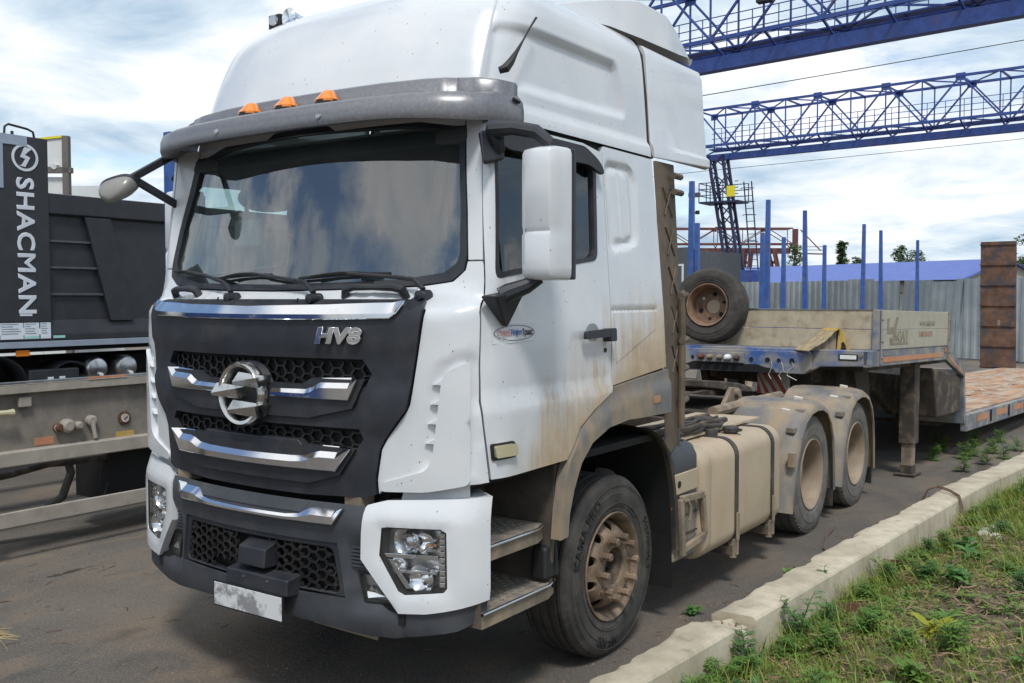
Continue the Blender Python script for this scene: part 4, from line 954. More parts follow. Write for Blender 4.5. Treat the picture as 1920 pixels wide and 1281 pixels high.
# inner liners of the front wheel wells and the walls behind the wheels
for mi in (False, True):
    fl = (lambda q: q.mirrored()) if mi else (lambda q: q)
    path = [(.86, .55), (.87, .85), (.93, 1.05), (1.05, 1.19), (1.22, 1.275), (1.45, 1.30), (1.62, 1.295), (1.81, 1.255), (1.96, 1.19), (2.07, 1.09), (2.14, .95), (2.19, .75), (2.215, .45)]
    fl(MB().loft([[(.55, y, z), (1.20, y, z)] for y, z in path], False)).build('wheel_well', 'black_dusty_panel' if False else 'deep_black', truck, fix=False)
    fl(MB().loft([[(1.185, y + .012, z), (1.225, y + .012, z), (1.235, y + .03, z - .004), (1.20, y + .04, z)] for y, z in path[7:]], True, True)).build('well_lip', 'dusty_black', truck)
    fl(MB().box(.50, .56, .80, 2.2, .55, 1.3)).build('well_wall', 'deep_black', truck)
    fl(MB().loft([[(.80, 2.19 + .02 * math.sin(i), .55 - i * .055), (1.0, 2.20, .55 - i * .055), (1.21, 2.19 + .01 * i / 6, .55 - i * .055)] for i in range(7)], False)).build('mudflap', 'rubber_black', truck, fix=False)
    # entry steps
    back = fl(MB().box(.76, .78, .24, .90, .52, 1.19)).build('step_housing', 'black_dusty_panel', truck)
    fl(MB().hexa([(.78, .83, .58), (1.19, .83, .58), (1.19, .86, .58), (.78, .86, .58), (.78, .84, 1.18), (1.21, .85, 1.18), (1.21, .90, 1.18), (.78, .89, 1.18)])).build('step_cheek', 'black_dusty_panel', back, .008)
    fl(MB().box(.76, 1.20, .225, .24, .52, 1.06)).build('step_cheek', 'black_dusty_panel', back)
    for z, yb, xo in ((.885, .80, 1.205), (.585, .90, 1.205)):
        def flat(a, b, off=0., z=z): return (a, b, z + off)
        hs = []
        for i in range(10):
            for j in range(10):
                a, b = .83 + i * .036 + (.0), .275 + j * .054 + (.027 if i % 2 else 0)
                if b < yb - .04: hs.append(circle(a, b, .011, 8, .017))
        tread = [(.78, .245), (xo, .245), (xo + .002, yb - .10), (xo - .03, yb), (.78, yb)]
        m = panel_mb(flat, tread, hs, thick=.012, grid=.04); fl(m).build('step_tread', 'step_metal', back, 0, fix=True)
        m = MB(); m.tube([(xo, .245, z - .006), (xo, yb - .10, z - .006), (xo - .035, yb, z - .006)], .009, 8); fl(m).build('step_edge', 'silver', back)
        m = MB(); m.prism([(.78, .245), (xo - .006, .245), (xo - .004, yb - .10), (xo - .035, yb - .004), (.78, yb - .004)], 'z', z - .075, z - .016); fl(m).build('step_tray', 'dusty_steel', back)
    m = MB(); m.hexa([(1.10, .78, .60), (1.20, .78, .60), (1.20, .92, .60), (1.10, .92, .60), (1.10, .80, .76), (1.185, .80, .76), (1.185, .915, .79), (1.10, .915, .79)]); fl(m).build('step_end', 'rubber_black', back, .02)
    m = MB(); m.box(.79, .81, .245, .80, .60, .86); fl(m).build('step_riser', 'dusty_steel', back)

# fuel tank and the boxes ahead of it
def rrect(x0, x1, z0, z1, r, n=6):
    out = []
    for cx, cz, a0 in ((x1 - r, z1 - r, 0), (x0 + r, z1 - r, 90), (x0 + r, z0 + r, 180), (x1 - r, z0 + r, 270)):
        for i in range(n + 1):
            a = rad(a0 + 90 * i / n); out.append((cx + r * math.cos(a), cz + r * math.sin(a)))
    return out
TX0, TX1, TZ0, TZ1 = .60, 1.235, .285, 1.03
tk = MB(); rings = []
for y, k in ((2.60, .045), (2.605, .03), (2.62, .012), (2.645, .002), (2.66, 0), (2.74, 0), (2.748, .004), (2.756, 0), (3.4, 0), (4.04, 0), (4.06, .004), (4.08, .02), (4.085, .035)):
    rings.append([(x, y, z) for x, z in rrect(TX0 + k, TX1 - k, TZ0 + k, TZ1 - k, .12)])
tk.loft(rings, True, True); tank = tk.build('fuel_tank', 'tank_dust', truck)
for y in (3.17, 3.88):
    m = MB(); m.loft([[(x, yy, z) for x, z in rrect(TX0 - k, TX1 + k, TZ0 - k, TZ1 + k, .125)] for yy, k in ((y - .03, .001), (y - .03, .007), (y + .03, .007), (y + .03, .001))], True); m.build('tank_strap', 'dusty_black', tank)
    m = MB(); m.box(TX1 + .008, TX1 + .022, y - .022, y + .022, .32, .52); m.box(TX1 - .05, TX1 + .02, y - .015, y + .015, .22, .33); m.build('strap_clamp', 'dusty_steel', tank, .006)
    m = MB(); m.tube([(TX1 - .02, y, .20), (TX1 - .02, y, .32)], .018, 8); m.lathe([(.028, -.02), (.028, .012), (0, .012)], (TX1 - .02, y, .22), 'z', 6); m.build('strap_bolt', 'dusty_steel', tank)
    m = MB(); m.prism([(.42, .75), (.42, .22), (1.22, .22), (1.22, .285), (.62, .285), (.60, .75)], 'y', y - .03, y + .03); m.build('tank_bracket', 'frame_brown', tank)
m = MB(); m.lathe([(.0, .05), (.045, .048), (.05, .04), (.05, 0)], (1.02, 3.22, 1.03), 'z', 16); m.build('tank_sender', 'dusty_black', tank)
m = MB(); m.lathe([(.0, .075), (.05, .072), (.062, .06), (.062, .035), (.05, .03), (.05, 0)], (1.09, 3.42, 1.01), 'z', 10); m.box(1.08, 1.17, 3.40, 3.44, 1.05, 1.068); m.build('tank_cap', 'dusty_black', tank)
m = MB(); m.lathe([(.0, .09), (.07, .088), (.075, .07), (.075, 0)], (.84, 3.50, 1.04), 'z', 14); m.box(.74, .94, 3.44, 3.56, 1.02, 1.06); m.build('breather', 'dusty_black', tank)
bx = MB().hexa([(.7, 2.12, .36), (1.20, 2.24, .36), (1.20, 2.58, .36), (.7, 2.58, .36), (.7, 2.12, .93), (1.20, 2.24, .93), (1.20, 2.58, .93), (.7, 2.58, .93)]).build('battery_box', 'mud_plastic', truck, .015)
m = MB(); m.prism([(.70, .90), (1.205, .90), (1.205, 1.0), (1.17, 1.07), (1.08, 1.10), (.70, 1.10)], 'y', 2.22, 2.585); m.build('battery_cover', 'bumper_plastic', bx, .02)
for i in range(6):
    for j in range(2): MB().box(1.035 + .045 * j + .01 * (i % 2), 1.07 + .045 * j + .01 * (i % 2), 2.25 + i * .052, 2.285 + i * .052, 1.095 - j * .012, 1.108 - j * .012).build('cover_stud', 'bumper_plastic', bx)
MB().box(1.20, 1.215, 2.23, 2.575, .785, .915).build('cover_plate', 'tank_dust', bx, .006)
m = MB(); m.lathe([(.022, 0), (.022, .006), (0, .006)], (1.213, 2.285, .85), 'x', 12); m.build('plate_hole', 'deep_black', bx)
for a in range(3): MB().box(1.20, 1.208, 2.40 + a * .045, 2.43 + a * .045, .36, .36 + .001).build('foot_seam', 'dusty_black', bx)
MB().box(1.195, 1.21, 2.205, 2.24, .70, .80).build('side_reflector', 'orange_lens', bx, .006)
m = MB()
for p, q in (((1.235, 2.27, .76), (1.235, 2.60, .74)), ((1.235, 2.60, .74), (1.235, 2.64, .47)), ((1.235, 2.64, .47), (1.235, 2.32, .44)), ((1.235, 2.27, .76), (1.235, 2.30, .40))): m.beam(p, q, .03, .045)
m.build('box_step', 'dusty_steel', bx, .006)
m = MB(); m.tube([(1.25, 2.33, .75), (1.255, 2.36, .71), (1.255, 2.37, .66), (1.25, 2.36, .62)], .012, 6); m.build('padlock_chain', 'dusty_steel', bx)
for z in (.63, .51): MB().box(1.198, 1.206, 2.25, 2.58, z, z + .01).build('box_seam', 'dusty_black', bx)
# catwalk, hoses and boxes behind the cab
m = MB(); m.box(-.85, 1.05, 2.25, 2.62, 1.045, 1.06); m.build('catwalk', 'tank_dust', truck)
m = MB(); m.box(.45, 1.0, 2.75, 4.25, 1.045, 1.06); m.build('catwalk', 'tank_dust', truck)
for k in range(7):
    y0 = 2.45; m = MB(); random.seed(50 + k)
    m.tube([(1.0 - .03 * k + random.uniform(-.03, .03) * 1, 2.35 + i * .17, 1.09 + .022 * (k % 3) + random.uniform(-.008, .012)) for i in range(8)], random.uniform(.012, .022), 6); m.build('air_hose', 'frame_brown' if k % 2 else 'dusty_black', truck)
m = MB(); m.box(-.3, .3, 2.3, 2.7, 1.06, 1.5); m.build('air_tank_box', 'frame_brown', truck)
# sleeper-side duct with pressed crosses, grab pipe
d = MB().loft([[(1.13, 2.06, 2.83), (1.14, 2.10, 2.83), (1.10, 2.42, 2.845), (1.07, 2.42, 2.845)], [(1.18, 2.06, 2.2), (1.19, 2.12, 2.2), (1.12, 2.46, 2.2), (1.08, 2.46, 2.2)], [(1.20, 2.08, 1.9), (1.21, 2.14, 1.9), (1.13, 2.48, 1.9), (1.09, 2.48, 1.9)], [(1.20, 2.10, 1.06), (1.21, 2.16, 1.06), (1.13, 2.48, 1.06), (1.09, 2.48, 1.06)]], True, True)
duct = d.build('side_duct', 'duct_brown', truck, .008)
def dpt(u, z):
    x0 = lerp_tab([(1.06, 1.21), (1.9, 1.21), (2.2, 1.19), (2.83, 1.14)], z); x1 = lerp_tab([(1.06, 1.13), (1.9, 1.13), (2.2, 1.12), (2.84, 1.10)], z)
    y0 = lerp_tab([(1.06, 2.16), (1.9, 2.14), (2.2, 2.12), (2.83, 2.10)], z); y1 = lerp_tab([(1.06, 2.48), (1.9, 2.48), (2.2, 2.46), (2.84, 2.42)], z)
    return Vector((x0 + (x1 - x0) * u + .004, y0 + (y1 - y0) * u, z))
for z in (2.60, 2.36, 2.12, 1.88, 1.64):
    m = MB(); m.tube([dpt(.18, z - .09), dpt(.70, z + .08)], .005, 5); m.tube([dpt(.18, z + .08), dpt(.70, z - .09)], .005, 5); m.build('pressed_cross', 'duct_brown', duct)
m = MB(); m.tube([dpt(.75, 2.04) + Vector((.035, 0, 0))] + [dpt(.62 + .03 * math.sin(i), 2.0 - i * .16) + Vector((.035, -.01, 0)) for i in range(6)], .022, 8); m.build('grab_pipe', 'duct_brown', duct)
for z in (2.76, 2.66, 2.02, 1.74, 1.56, 1.36):
    m = MB(); m.tube([dpt(.55, z) + Vector((.035, 0, 0)), dpt(1.02, z + .005) + Vector((.035, 0, 0))], .02, 8); m.build('pipe_clip', 'duct_brown', duct)
# fifth wheel
fw = MB()
fw.prism([(4.45, 1.31), (4.75, 1.285), (5.2, 1.235), (5.5, 1.18), (5.56, 1.14), (5.45, 1.13), (5.1, 1.17), (4.7, 1.22), (4.45, 1.25)], 'x', -.45, .45)
fifth = fw.build('fifth_wheel', 'frame_brown', truck, .012)
for sg in (1, -1):
    m = MB(); m.prism([(4.75, 1.05), (5.35, 1.05), (5.2, 1.12), (5.12, 1.2), (4.95, 1.22), (4.86, 1.14)], 'x', sg * .46 - .02, sg * .46 + .02); m.lathe([(.04, -.03), (.04, .03), (0, .03)], (sg * .49, 5.04, 1.16), 'x', 12); m.build('fifth_wheel_bracket', 'dusty_steel', fifth, .008)
m = MB(); m.box(-.62, .62, 4.35, 5.75, 1.03, 1.05); m.build('mounting_plate', 'frame_brown', fifth)
m = MB(); m.tube([(.62, 4.2, 1.08), (.60, 5.0, 1.08), (.58, 5.9, 1.07)], .045, 8); m.build('lead_pipe', 'dusty_steel', truck)
# rear mudguards
MP = [(-.73, .30), (-.685, .50), (-.62, .70), (-.52, .88), (-.38, 1.03), (-.22, 1.105), (-.05, 1.125), (.12, 1.115), (.27, 1.065), (.40, .95), (.48, .78), (.515, .58), (.53, .30)]
def mudguard(y0, mi):
    fine = []
    for (a, b), (c, e) in zip(MP, MP[1:]):
        for k in range(4): fine.append((a + (c - a) * k / 4, b + (e - b) * k / 4))
    fine.append(MP[-1]); rings = []; acc = 0
    for i, (dy, z) in enumerate(fine):
        a, b = fine[max(0, i - 1)], fine[min(len(fine) - 1, i + 1)]; t = Vector((b[0] - a[0], b[1] - a[1])).normalized(); n = Vector((-t.y, t.x))
        acc += math.hypot(dy - fine[max(i - 1, 0)][0], z - fine[max(i - 1, 0)][1])
        wv = .010 * max(0, math.sin(acc * 52)) if z > .96 else 0.
        pt = lambda x, o: (x, y0 + dy + n.x * o, z + n.y * o)
        rings.append([pt(.58, 0), pt(.58, .012), pt(.60, .012 + wv), pt(1.08, .012 + wv), pt(1.15, .008), pt(1.20, -.006), pt(1.235, -.035), pt(1.24, -.07), pt(1.225, -.07), pt(1.19, -.02), pt(1.14, -.01)])
    m = MB().loft(rings, True, True); g = (m.mirrored() if mi else m).build('rear_mudguard', 'mud_plastic', truck, ang=45)
    for dy, z in ((-.34, 1.06), (-.02, 1.135)):
        q = MB().hexa([(1.02, y0 + dy, z), (1.09, y0 + dy, z - .01), (1.09, y0 + dy + .035, z), (1.02, y0 + dy + .035, z + .01), (1.02, y0 + dy, z + .03), (1.09, y0 + dy, z + .018), (1.09, y0 + dy + .035, z + .022), (1.02, y0 + dy + .035, z + .032)]); (q.mirrored() if mi else q).build('guard_clip', 'warning_white', g, .004)
    for dy, z in ((-.50, .92), (-.28, 1.05)):
        q = MB().box(1.13, 1.2, y0 + dy - .03, y0 + dy + .05, z - .01, z + .04); (q.mirrored() if mi else q).build('guard_bracket', 'mud_plastic', g, .01)
    return g
for mi in (False, True):
    for y0 in (5.02, 6.37): mudguard(y0, mi)
m = MB(); m.box(1.20, 1.25, 4.33, 4.40, .66, .78); m.build('side_reflector', 'rim_light', truck, .006)
m = MB(); m.loft([[(.62, 5.62, z), (1.18, 5.62, z), (1.18, 5.63, z), (.62, 5.63, z)] for z in (.12, .55)], True, True); m.build('mudflap', 'dusty_black', truck)
m = MB(); m.loft([[(.62, 6.95, z), (1.18, 6.95, z), (1.18, 6.96, z), (.62, 6.96, z)] for z in (.12, .55)], True, True); m.build('mudflap', 'dusty_black', truck)
simple('rim_rust', (.24, .15, .10), .6, var=.3, scale=9, dust=(.10, .06, .045), dlo=.45, dhi=.7, dscale=6, dmax=.7)
# ================================================================== the low-loader trailer parked behind the truck
trailer = thing('low_loader_trailer', 'blue and beige low-loader trailer with raised front platform and rusty ramp behind the truck', 'trailer', (.02, 6.47, 0), rad(-4.2))
trailer.rotation_euler = (rad(-1.1), 0, rad(-4.2))
T = trailer
# front beam of the platform (local y = 0 is its front face)
fb = MB(); fb.prism([(-1.24, 1.335), (-.95, 1.25), (-.80, 1.235), (.62, 1.245), (.78, 1.325), (1.26, 1.345), (1.26, 1.50), (-1.24, 1.50)], 'y', 0, .06)
beam = fb.build('front_beam', 'trailer_blue', T, .012)
m = MB(); m.prism([(-.80, 1.235), (.62, 1.245), (.70, 1.30), (.70, 1.47), (-.86, 1.47), (-.86, 1.27)], 'y', -.025, .0); m.build('beam_plate', 'trailer_blue', T, .008)
m = MB(); m.prism([(-.74, 1.245), (-.70, 1.30), (-.60, 1.335), (-.50, 1.325), (-.30, 1.33), (.0, 1.322), (.12, 1.325), (.20, 1.30), (.30, 1.285), (.33, 1.25)], 'y', -.0285, -.0255); m.build('grease_patch', 'deep_black', T)
for x, r in ((-.62, .02), (.06, .022), (.24, .026), (.36, .02), (.50, .026)):
    MB().lathe([(r, -.032), (r * .8, -.030), (0, -.030)], (x, 0, 1.375), 'y', 14).build('beam_hole', 'deep_black', beam)
m = MB(); m.box(-.56, -.02, -.045, -.026, 1.33, 1.44); m.build('socket_plate', 'trailer_grey_blue', beam, .006)
for x, mt, r in ((-.50, 'rust', .032), (-.40, 'dusty_steel', .028), (-.29, 'mud_plastic', .03), (-.19, 'white_plastic', .036), (-.09, 'dusty_black', .03)):
    MB().lathe([(r, 0), (r, -.05), (r * .7, -.07), (r * .4, -.085), (0, -.085)], (x, -.04, 1.385), 'y', 12).build('coupling_socket', mt, beam)
MB().box(.98, 1.14, -.012, 0, 1.41, 1.45).build('clearance_lamp', 'white_plastic', beam, .004)
MB().box(.965, 1.155, -.006, .0, 1.40, 1.46).build('lamp_surround', 'rubber_black', beam)
MB().lathe([(.018, 0), (.018, -.02), (0, -.02)], (1.19, 0, 1.455), 'y', 10).build('beam_bolt', 'dusty_steel', beam)
for k in range(3):
    random.seed(k); m = MB(); x = .28 + .11 * k; m.tube([(x + random.uniform(-.02, .02) * i, -.03, 1.36 - .045 * i) for i in range(5)], .004, 4); m.build('loose_wire', 'warning_white', beam)
# platform, headboard, side boards
PL = 2.75
MB().box(-1.24, 1.24, .06, PL, 1.475, 1.495).build('platform', 'trailer_grey_blue', T)
for z0, z1 in ((1.505, 1.700), (1.705, 1.895)):
    MB().box(-1.22, 1.20, .27, .30, z0, z1).build('headboard_plank', 'board_beige', T, .004)
MB().box(-1.22, 1.23, .262, .308, 1.895, 1.903).build('headboard_cap', 'silver', T)
for x in (-1.24, 1.205): MB().box(x, x + .055, .24, .31, 1.50, 1.90).build('corner_post', 'trailer_blue', T, .006)
for sg in (1, -1):
    for z0, z1 in ((1.505, 1.70), (1.703, 1.895)):
        MB().box(min(sg * 1.235, sg * 1.262), max(sg * 1.235, sg * 1.262), .36, PL - .06, z0, z1).build('side_board', 'board_side', T, .004)
    for y in (.315, PL - .05):
        MB().box(min(sg * 1.23, sg * 1.272), max(sg * 1.23, sg * 1.272), y, y + .04, 1.36, 1.90).build('board_post', 'silver' if y < 1 else 'mud_plastic', T, .005)
        for z in (1.42, 1.58, 1.80): MB().lathe([(.012, 0), (.012, .012), (0, .012)], (sg * 1.272, y + .02, z), 'x', 8).build('post_bolt', 'dusty_steel', T)
    m = MB(); m.prism([(.0, 1.335), (PL - .05, 1.335), (PL + .75, 1.10), (PL + .80, 1.10), (PL + .80, 1.19), (PL, 1.50), (.0, 1.50)], 'x', min(sg * 1.20, sg * 1.255), max(sg * 1.20, sg * 1.255)); m.build('side_rail', 'trailer_grey_blue', T, .01)
    MB().box(min(sg * 1.256, sg * 1.259), max(sg * 1.256, sg * 1.259), .42, PL - .22, 1.375, 1.425).build('reflective_tape', 'reflect_orange', T)
    m = MB(); a = min(sg * 1.256, sg * 1.259); b = max(sg * 1.256, sg * 1.259); m.prism([(PL + .04, 1.39), (PL + .70, 1.155), (PL + .70, 1.125), (PL + .04, 1.35)], 'x', a, b); m.build('reflective_tape', 'reflect_orange', T)
    MB().box(min(sg * 1.258, sg * 1.266), max(sg * 1.258, sg * 1.266), PL - .16, PL - .10, 1.43, 1.48).build('side_marker', 'amber_dirty', T)
# lettering on the near side board
def side_text(body, size, y, z, mat, bold=0., shear=0., sx=1., align='LEFT'):
    me = text_mesh(body, size, .0012, bold, shear, sx, align=align)
    return text_obj('board_letters', me, basis((0, 1, 0), (0, 0, 1), (1, 0, 0), (1.2635, y, z)), mat, T)
m = MB(); x0 = 1.262; x1 = 1.2645
for poly in ([(.50, 1.81), (.58, 1.82), (.56, 1.72), (.72, 1.73), (.78, 1.83), (.86, 1.83), (.72, 1.58), (.64, 1.58), (.68, 1.66), (.50, 1.66)], [(.58, 1.62), (.64, 1.62), (.68, 1.57), (1.20, 1.57), (1.18, 1.545), (.62, 1.545)]):
    MB().prism(poly, 'x', x0, x1).build('board_logo', 'print_dust', T)
side_text('МЗАП', .145, .74, 1.625, 'print_dust', .004, .15, 1.0)
side_text('WWW.CMZAP.RU', .070, 1.58, 1.76, 'print_dust', .001, 0, 1.0)
side_text('8-800-200-02-75', .085, 1.58, 1.645, 'print_red', .001, 0, .85)
# gooseneck down to the deck
m = MB(); m.prism([(PL + .74, 1.19), (PL + .80, 1.19), (PL + .92, .58), (PL + .92, .50), (PL + .85, .50)], 'x', -1.25, 1.25); m.build('gooseneck_face', 'trailer_grey_blue', T, .008)
m = MB(); m.prism([(.30, 1.30), (PL + .78, 1.08), (PL + .88, .70), (PL + .20, .62), (PL - .5, .95), (.30, 1.15)], 'x', .50, .58); m.build('gooseneck_web', 'frame_brown', T, .01)
m = MB(); m.prism([(.30, 1.30), (PL + .78, 1.08), (PL + .88, .70), (PL + .20, .62), (PL - .5, .95), (.30, 1.15)], 'x', -.58, -.50); m.build('gooseneck_web', 'frame_brown', T, .01)
MB().box(-1.1, 1.1, .3, PL + .6, 1.28, 1.33).build('underplate', 'frame_brown', T)
MB().hexa([(.95, PL - .25, .66), (1.22, PL - .25, .66), (1.22, PL + .78, .66), (.95, PL + .78, .66), (.95, PL - .45, 1.25), (1.22, PL - .45, 1.25), (1.22, PL + .74, 1.10), (.95, PL + .74, 1.10)]).build('tool_box', 'frame_brown', T, .02)
for sg in (1, -1):
    a, b = sorted((sg * 1.00, sg * 1.13)); lg = MB().box(a - .02, b + .02, 1.86, 2.04, .40, 1.34).build('landing_leg', 'frame_brown', T, .01)
    a, b = sorted((sg * 1.02, sg * 1.11)); MB().box(a - .015, b + .015, 1.885, 2.015, .14, .46).build('leg_tube', 'dusty_steel', lg, .008)
    a, b = sorted((sg * .95, sg * 1.18)); m = MB(); m.box(a, b, 1.80, 2.08, .045, .07); a, b = sorted((sg * 1.0, sg * 1.13)); m.box(a, b, 1.87, 2.03, .07, .16); m.build('leg_foot', 'frame_brown', lg, .008)
    a, b = sorted((sg * .80, sg * .90)); MB().hexa([(a, .92, .52), (b, .92, .52), (b, 1.22, .52), (a, 1.22, .52), (a, .62, 1.32), (b, .62, 1.32), (b, 1.05, 1.32), (a, 1.05, 1.32)]).build('leg_brace', 'frame_brown', T, .01)
# hazard board under the platform
hb = MB().box(-.02, .34, .30, .315, 1.00, 1.22).build('hazard_board', 'warning_white', T)
for k in range(4):
    x = -.02 + k * .10; m = MB(); m.prism([(x, 1.0), (min(.34, x + .05), 1.0), (max(-.02, x - .09), 1.22), (max(-.02, x - .14), 1.22)] if x > .05 else [(x, 1.0), (x + .05, 1.0), (-.02, 1.16), (-.02, 1.06)], 'y', .297, .2995); m.build('hazard_stripe', 'warning_red', hb)
# deck
D0, D1 = PL + .92, 16.9
for i in range(10):
    x0 = -1.18 + i * .236; MB().box(x0 + .008, x0 + .228, D0, D1, .585, .622 + random.uniform(0, .006)).build('deck_plank', 'deck_plank', T, .004)
for sg in (1, -1):
    a, b = sorted((sg * 1.19, sg * 1.27)); rl = MB().box(a, b, D0 - .05, D1, .40, .615).build('deck_rail', 'trailer_grey_blue', T, .012)
    a, b = sorted((sg * 1.271, sg * 1.274))
    for k in range(12):
        y = D0 + .45 + k * 1.05
        MB().box(a, b, y, y + .62, .49, .57).build('reflective_tape', 'reflect_orange', rl)
        a2, b2 = sorted((sg * 1.271, sg * 1.283)); MB().box(a2, b2, y + .70, y + .76, .44, .60).build('lashing_slot', 'deep_black', rl, .004)
m = MB(); random.seed(3)
for k in range(26):
    c = Vector((random.uniform(-1, 1.1), random.uniform(D0 + .4, D0 + 7), .632)); r = random.uniform(.03, .10); rr = []
    for j in range(7): a = 2 * math.pi * j / 7; rr.append(c + Vector((r * math.cos(a) * random.uniform(.6, 1.2), r * 1.6 * math.sin(a) * random.uniform(.6, 1.2), random.uniform(-.012, .006))))
    m.add([c + Vector((0, 0, random.uniform(.02, .05)))] + rr, [(0, 1 + j, 1 + (j + 1) % 7) for j in range(7)])
dc = m.build('dirt_clods', 'deck_plank', T, flat=True); dc['kind'] = 'stuff'
m = MB(); m.box(-.9, .9, D0, D1 - 1, .44, .50); m.box(-.55, -.45, D0 - .2, D1, .42, .58); m.box(.45, .55, D0 - .2, D1, .42, .58); m.build('deck_frame', 'frame_brown', T)
# ramps folded up at the rear end
for x0 in (-1.66, .45):
    rp = MB(); rp.hexa([(x0, 16.75, .60), (x0 + .80, 16.75, .60), (x0 + .80, 16.87, .60), (x0, 16.87, .60), (x0 - .10, 16.95, 3.75), (x0 + .70, 16.95, 3.75), (x0 + .70, 17.07, 3.75), (x0 - .10, 17.07, 3.75)]); ramp = rp.build('ramp', 'ramp_rust', T, .01)
    for k in range(7):
        t = (k + .02) / 6.1; z = .62 + t * 3.08; xx = x0 - .10 * t; yy = 16.745 + .2 * t
        MB().box(xx - .012, xx + .812, yy - .03, yy, z, z + .03).build('ramp_rib', 'ramp_rust', ramp)
    MB().box(x0 + .36, x0 + .43, 16.80, 16.83, 1.62, 1.80).build('ramp_label', 'dusty_steel', ramp)
    for xx in (x0 - .10, x0 + .74): pass

# spare wheel leaning on the headboard and a wheel chock beside it
sp = thing('spare_wheel', 'spare trailer wheel with rusty rim leaning on the beige headboard', 'wheel', (-.46, 6.66, 1.925), 0)
sp.rotation_euler = (rad(-6), 0, rad(3))
def yl(prof): return [(r, -h) for r, h in prof]
MB().lathe(yl(tyre_prof(-.125, .125, .40, .225, 4, .014)), (0, 0, 0), 'y', 64).build('tyre', 'tyre', sp, ang=25)
MB().lathe([(.232, -.118), (.228, -.126), (.218, -.122), (.212, -.10), (.203, -.08), (.195, .02), (.19, .05), (.15, .065), (.115, .06), (.085, .06), (.085, .075), (0, .075)], (0, 0, 0), 'y', 48).build('rim', 'rim_rust', sp)
for k in range(6):
    t = rad(60 * k + 20); MB().lathe([(.026 if k % 2 else .018, -.002), (0, -.002)], (.135 * math.cos(t), .06, .135 * math.sin(t)), 'y', 14).build('rim_hole', 'deep_black' if k != 2 else 'warning_white', sp)
m = MB(); m.lathe([(.075, 0), (.06, -.001), (0, -.001)], (.01, .072, 0), 'y', 24); m.build('hub_opening', 'board_beige', sp)
ck = thing('wheel_chock', 'yellow curved metal wheel chock resting on the blue beam by the headboard', 'chock', (.82, 6.60, 1.487), rad(50))
pts = [(-.30, .005), (-.22, .045), (-.14, .085), (-.06, .14), (0, .20), (.04, .218), (.08, .215)]
for i in range(6):
    (a, b), (c, d) = pts[i], pts[i + 1]
    m = MB(); m.hexa([(a + .006, -.13, b - .012), (c - .002, -.13, d - .012), (c - .002, .13, d - .012), (a + .006, .13, b - .012), (a + .006, -.13, b), (c - .002, -.13, d), (c - .002, .13, d), (a + .006, .13, b)]); m.build('chock_plate', 'chock_slat' if i < 4 else 'chock_yellow', ck, .003)
m = MB(); m.prism([(.07, .215), (.09, .215), (.20, .0), (.16, .0), (.145, .05), (.12, .085), (.10, .07), (.09, .0), (.05, .0)], 'y', -.095, -.08); m.build('chock_leg', 'chock_yellow', ck, .004)
m = MB(); m.prism([(.07, .215), (.09, .215), (.20, .0), (.16, .0), (.145, .05), (.12, .085), (.10, .07), (.09, .0), (.05, .0)], 'y', .08, .095); m.build('chock_leg', 'chock_yellow', ck, .004)
m = MB(); m.hexa([(.075, -.09, .205), (.185, -.09, .0), (.185, .09, .0), (.075, .09, .205), (.085, -.09, .215), (.20, -.09, .005), (.20, .09, .005), (.085, .09, .215)]); m.build('chock_back', 'chock_yellow', ck, .003)
m = MB(); m.prism([(-.30, .0), (.05, .0), (.05, .19), (0, .18), (-.06, .12), (-.14, .065), (-.22, .03)], 'y', -.075, -.065); m.build('chock_cheek', 'dusty_steel', ck)
m = MB(); m.prism([(-.30, .0), (.05, .0), (.05, .19), (0, .18), (-.06, .12), (-.14, .065), (-.22, .03)], 'y', .065, .075); m.build('chock_cheek', 'dusty_steel', ck)
simple('dead_stem', (.25, .175, .11), .9, var=.5, scale=5)
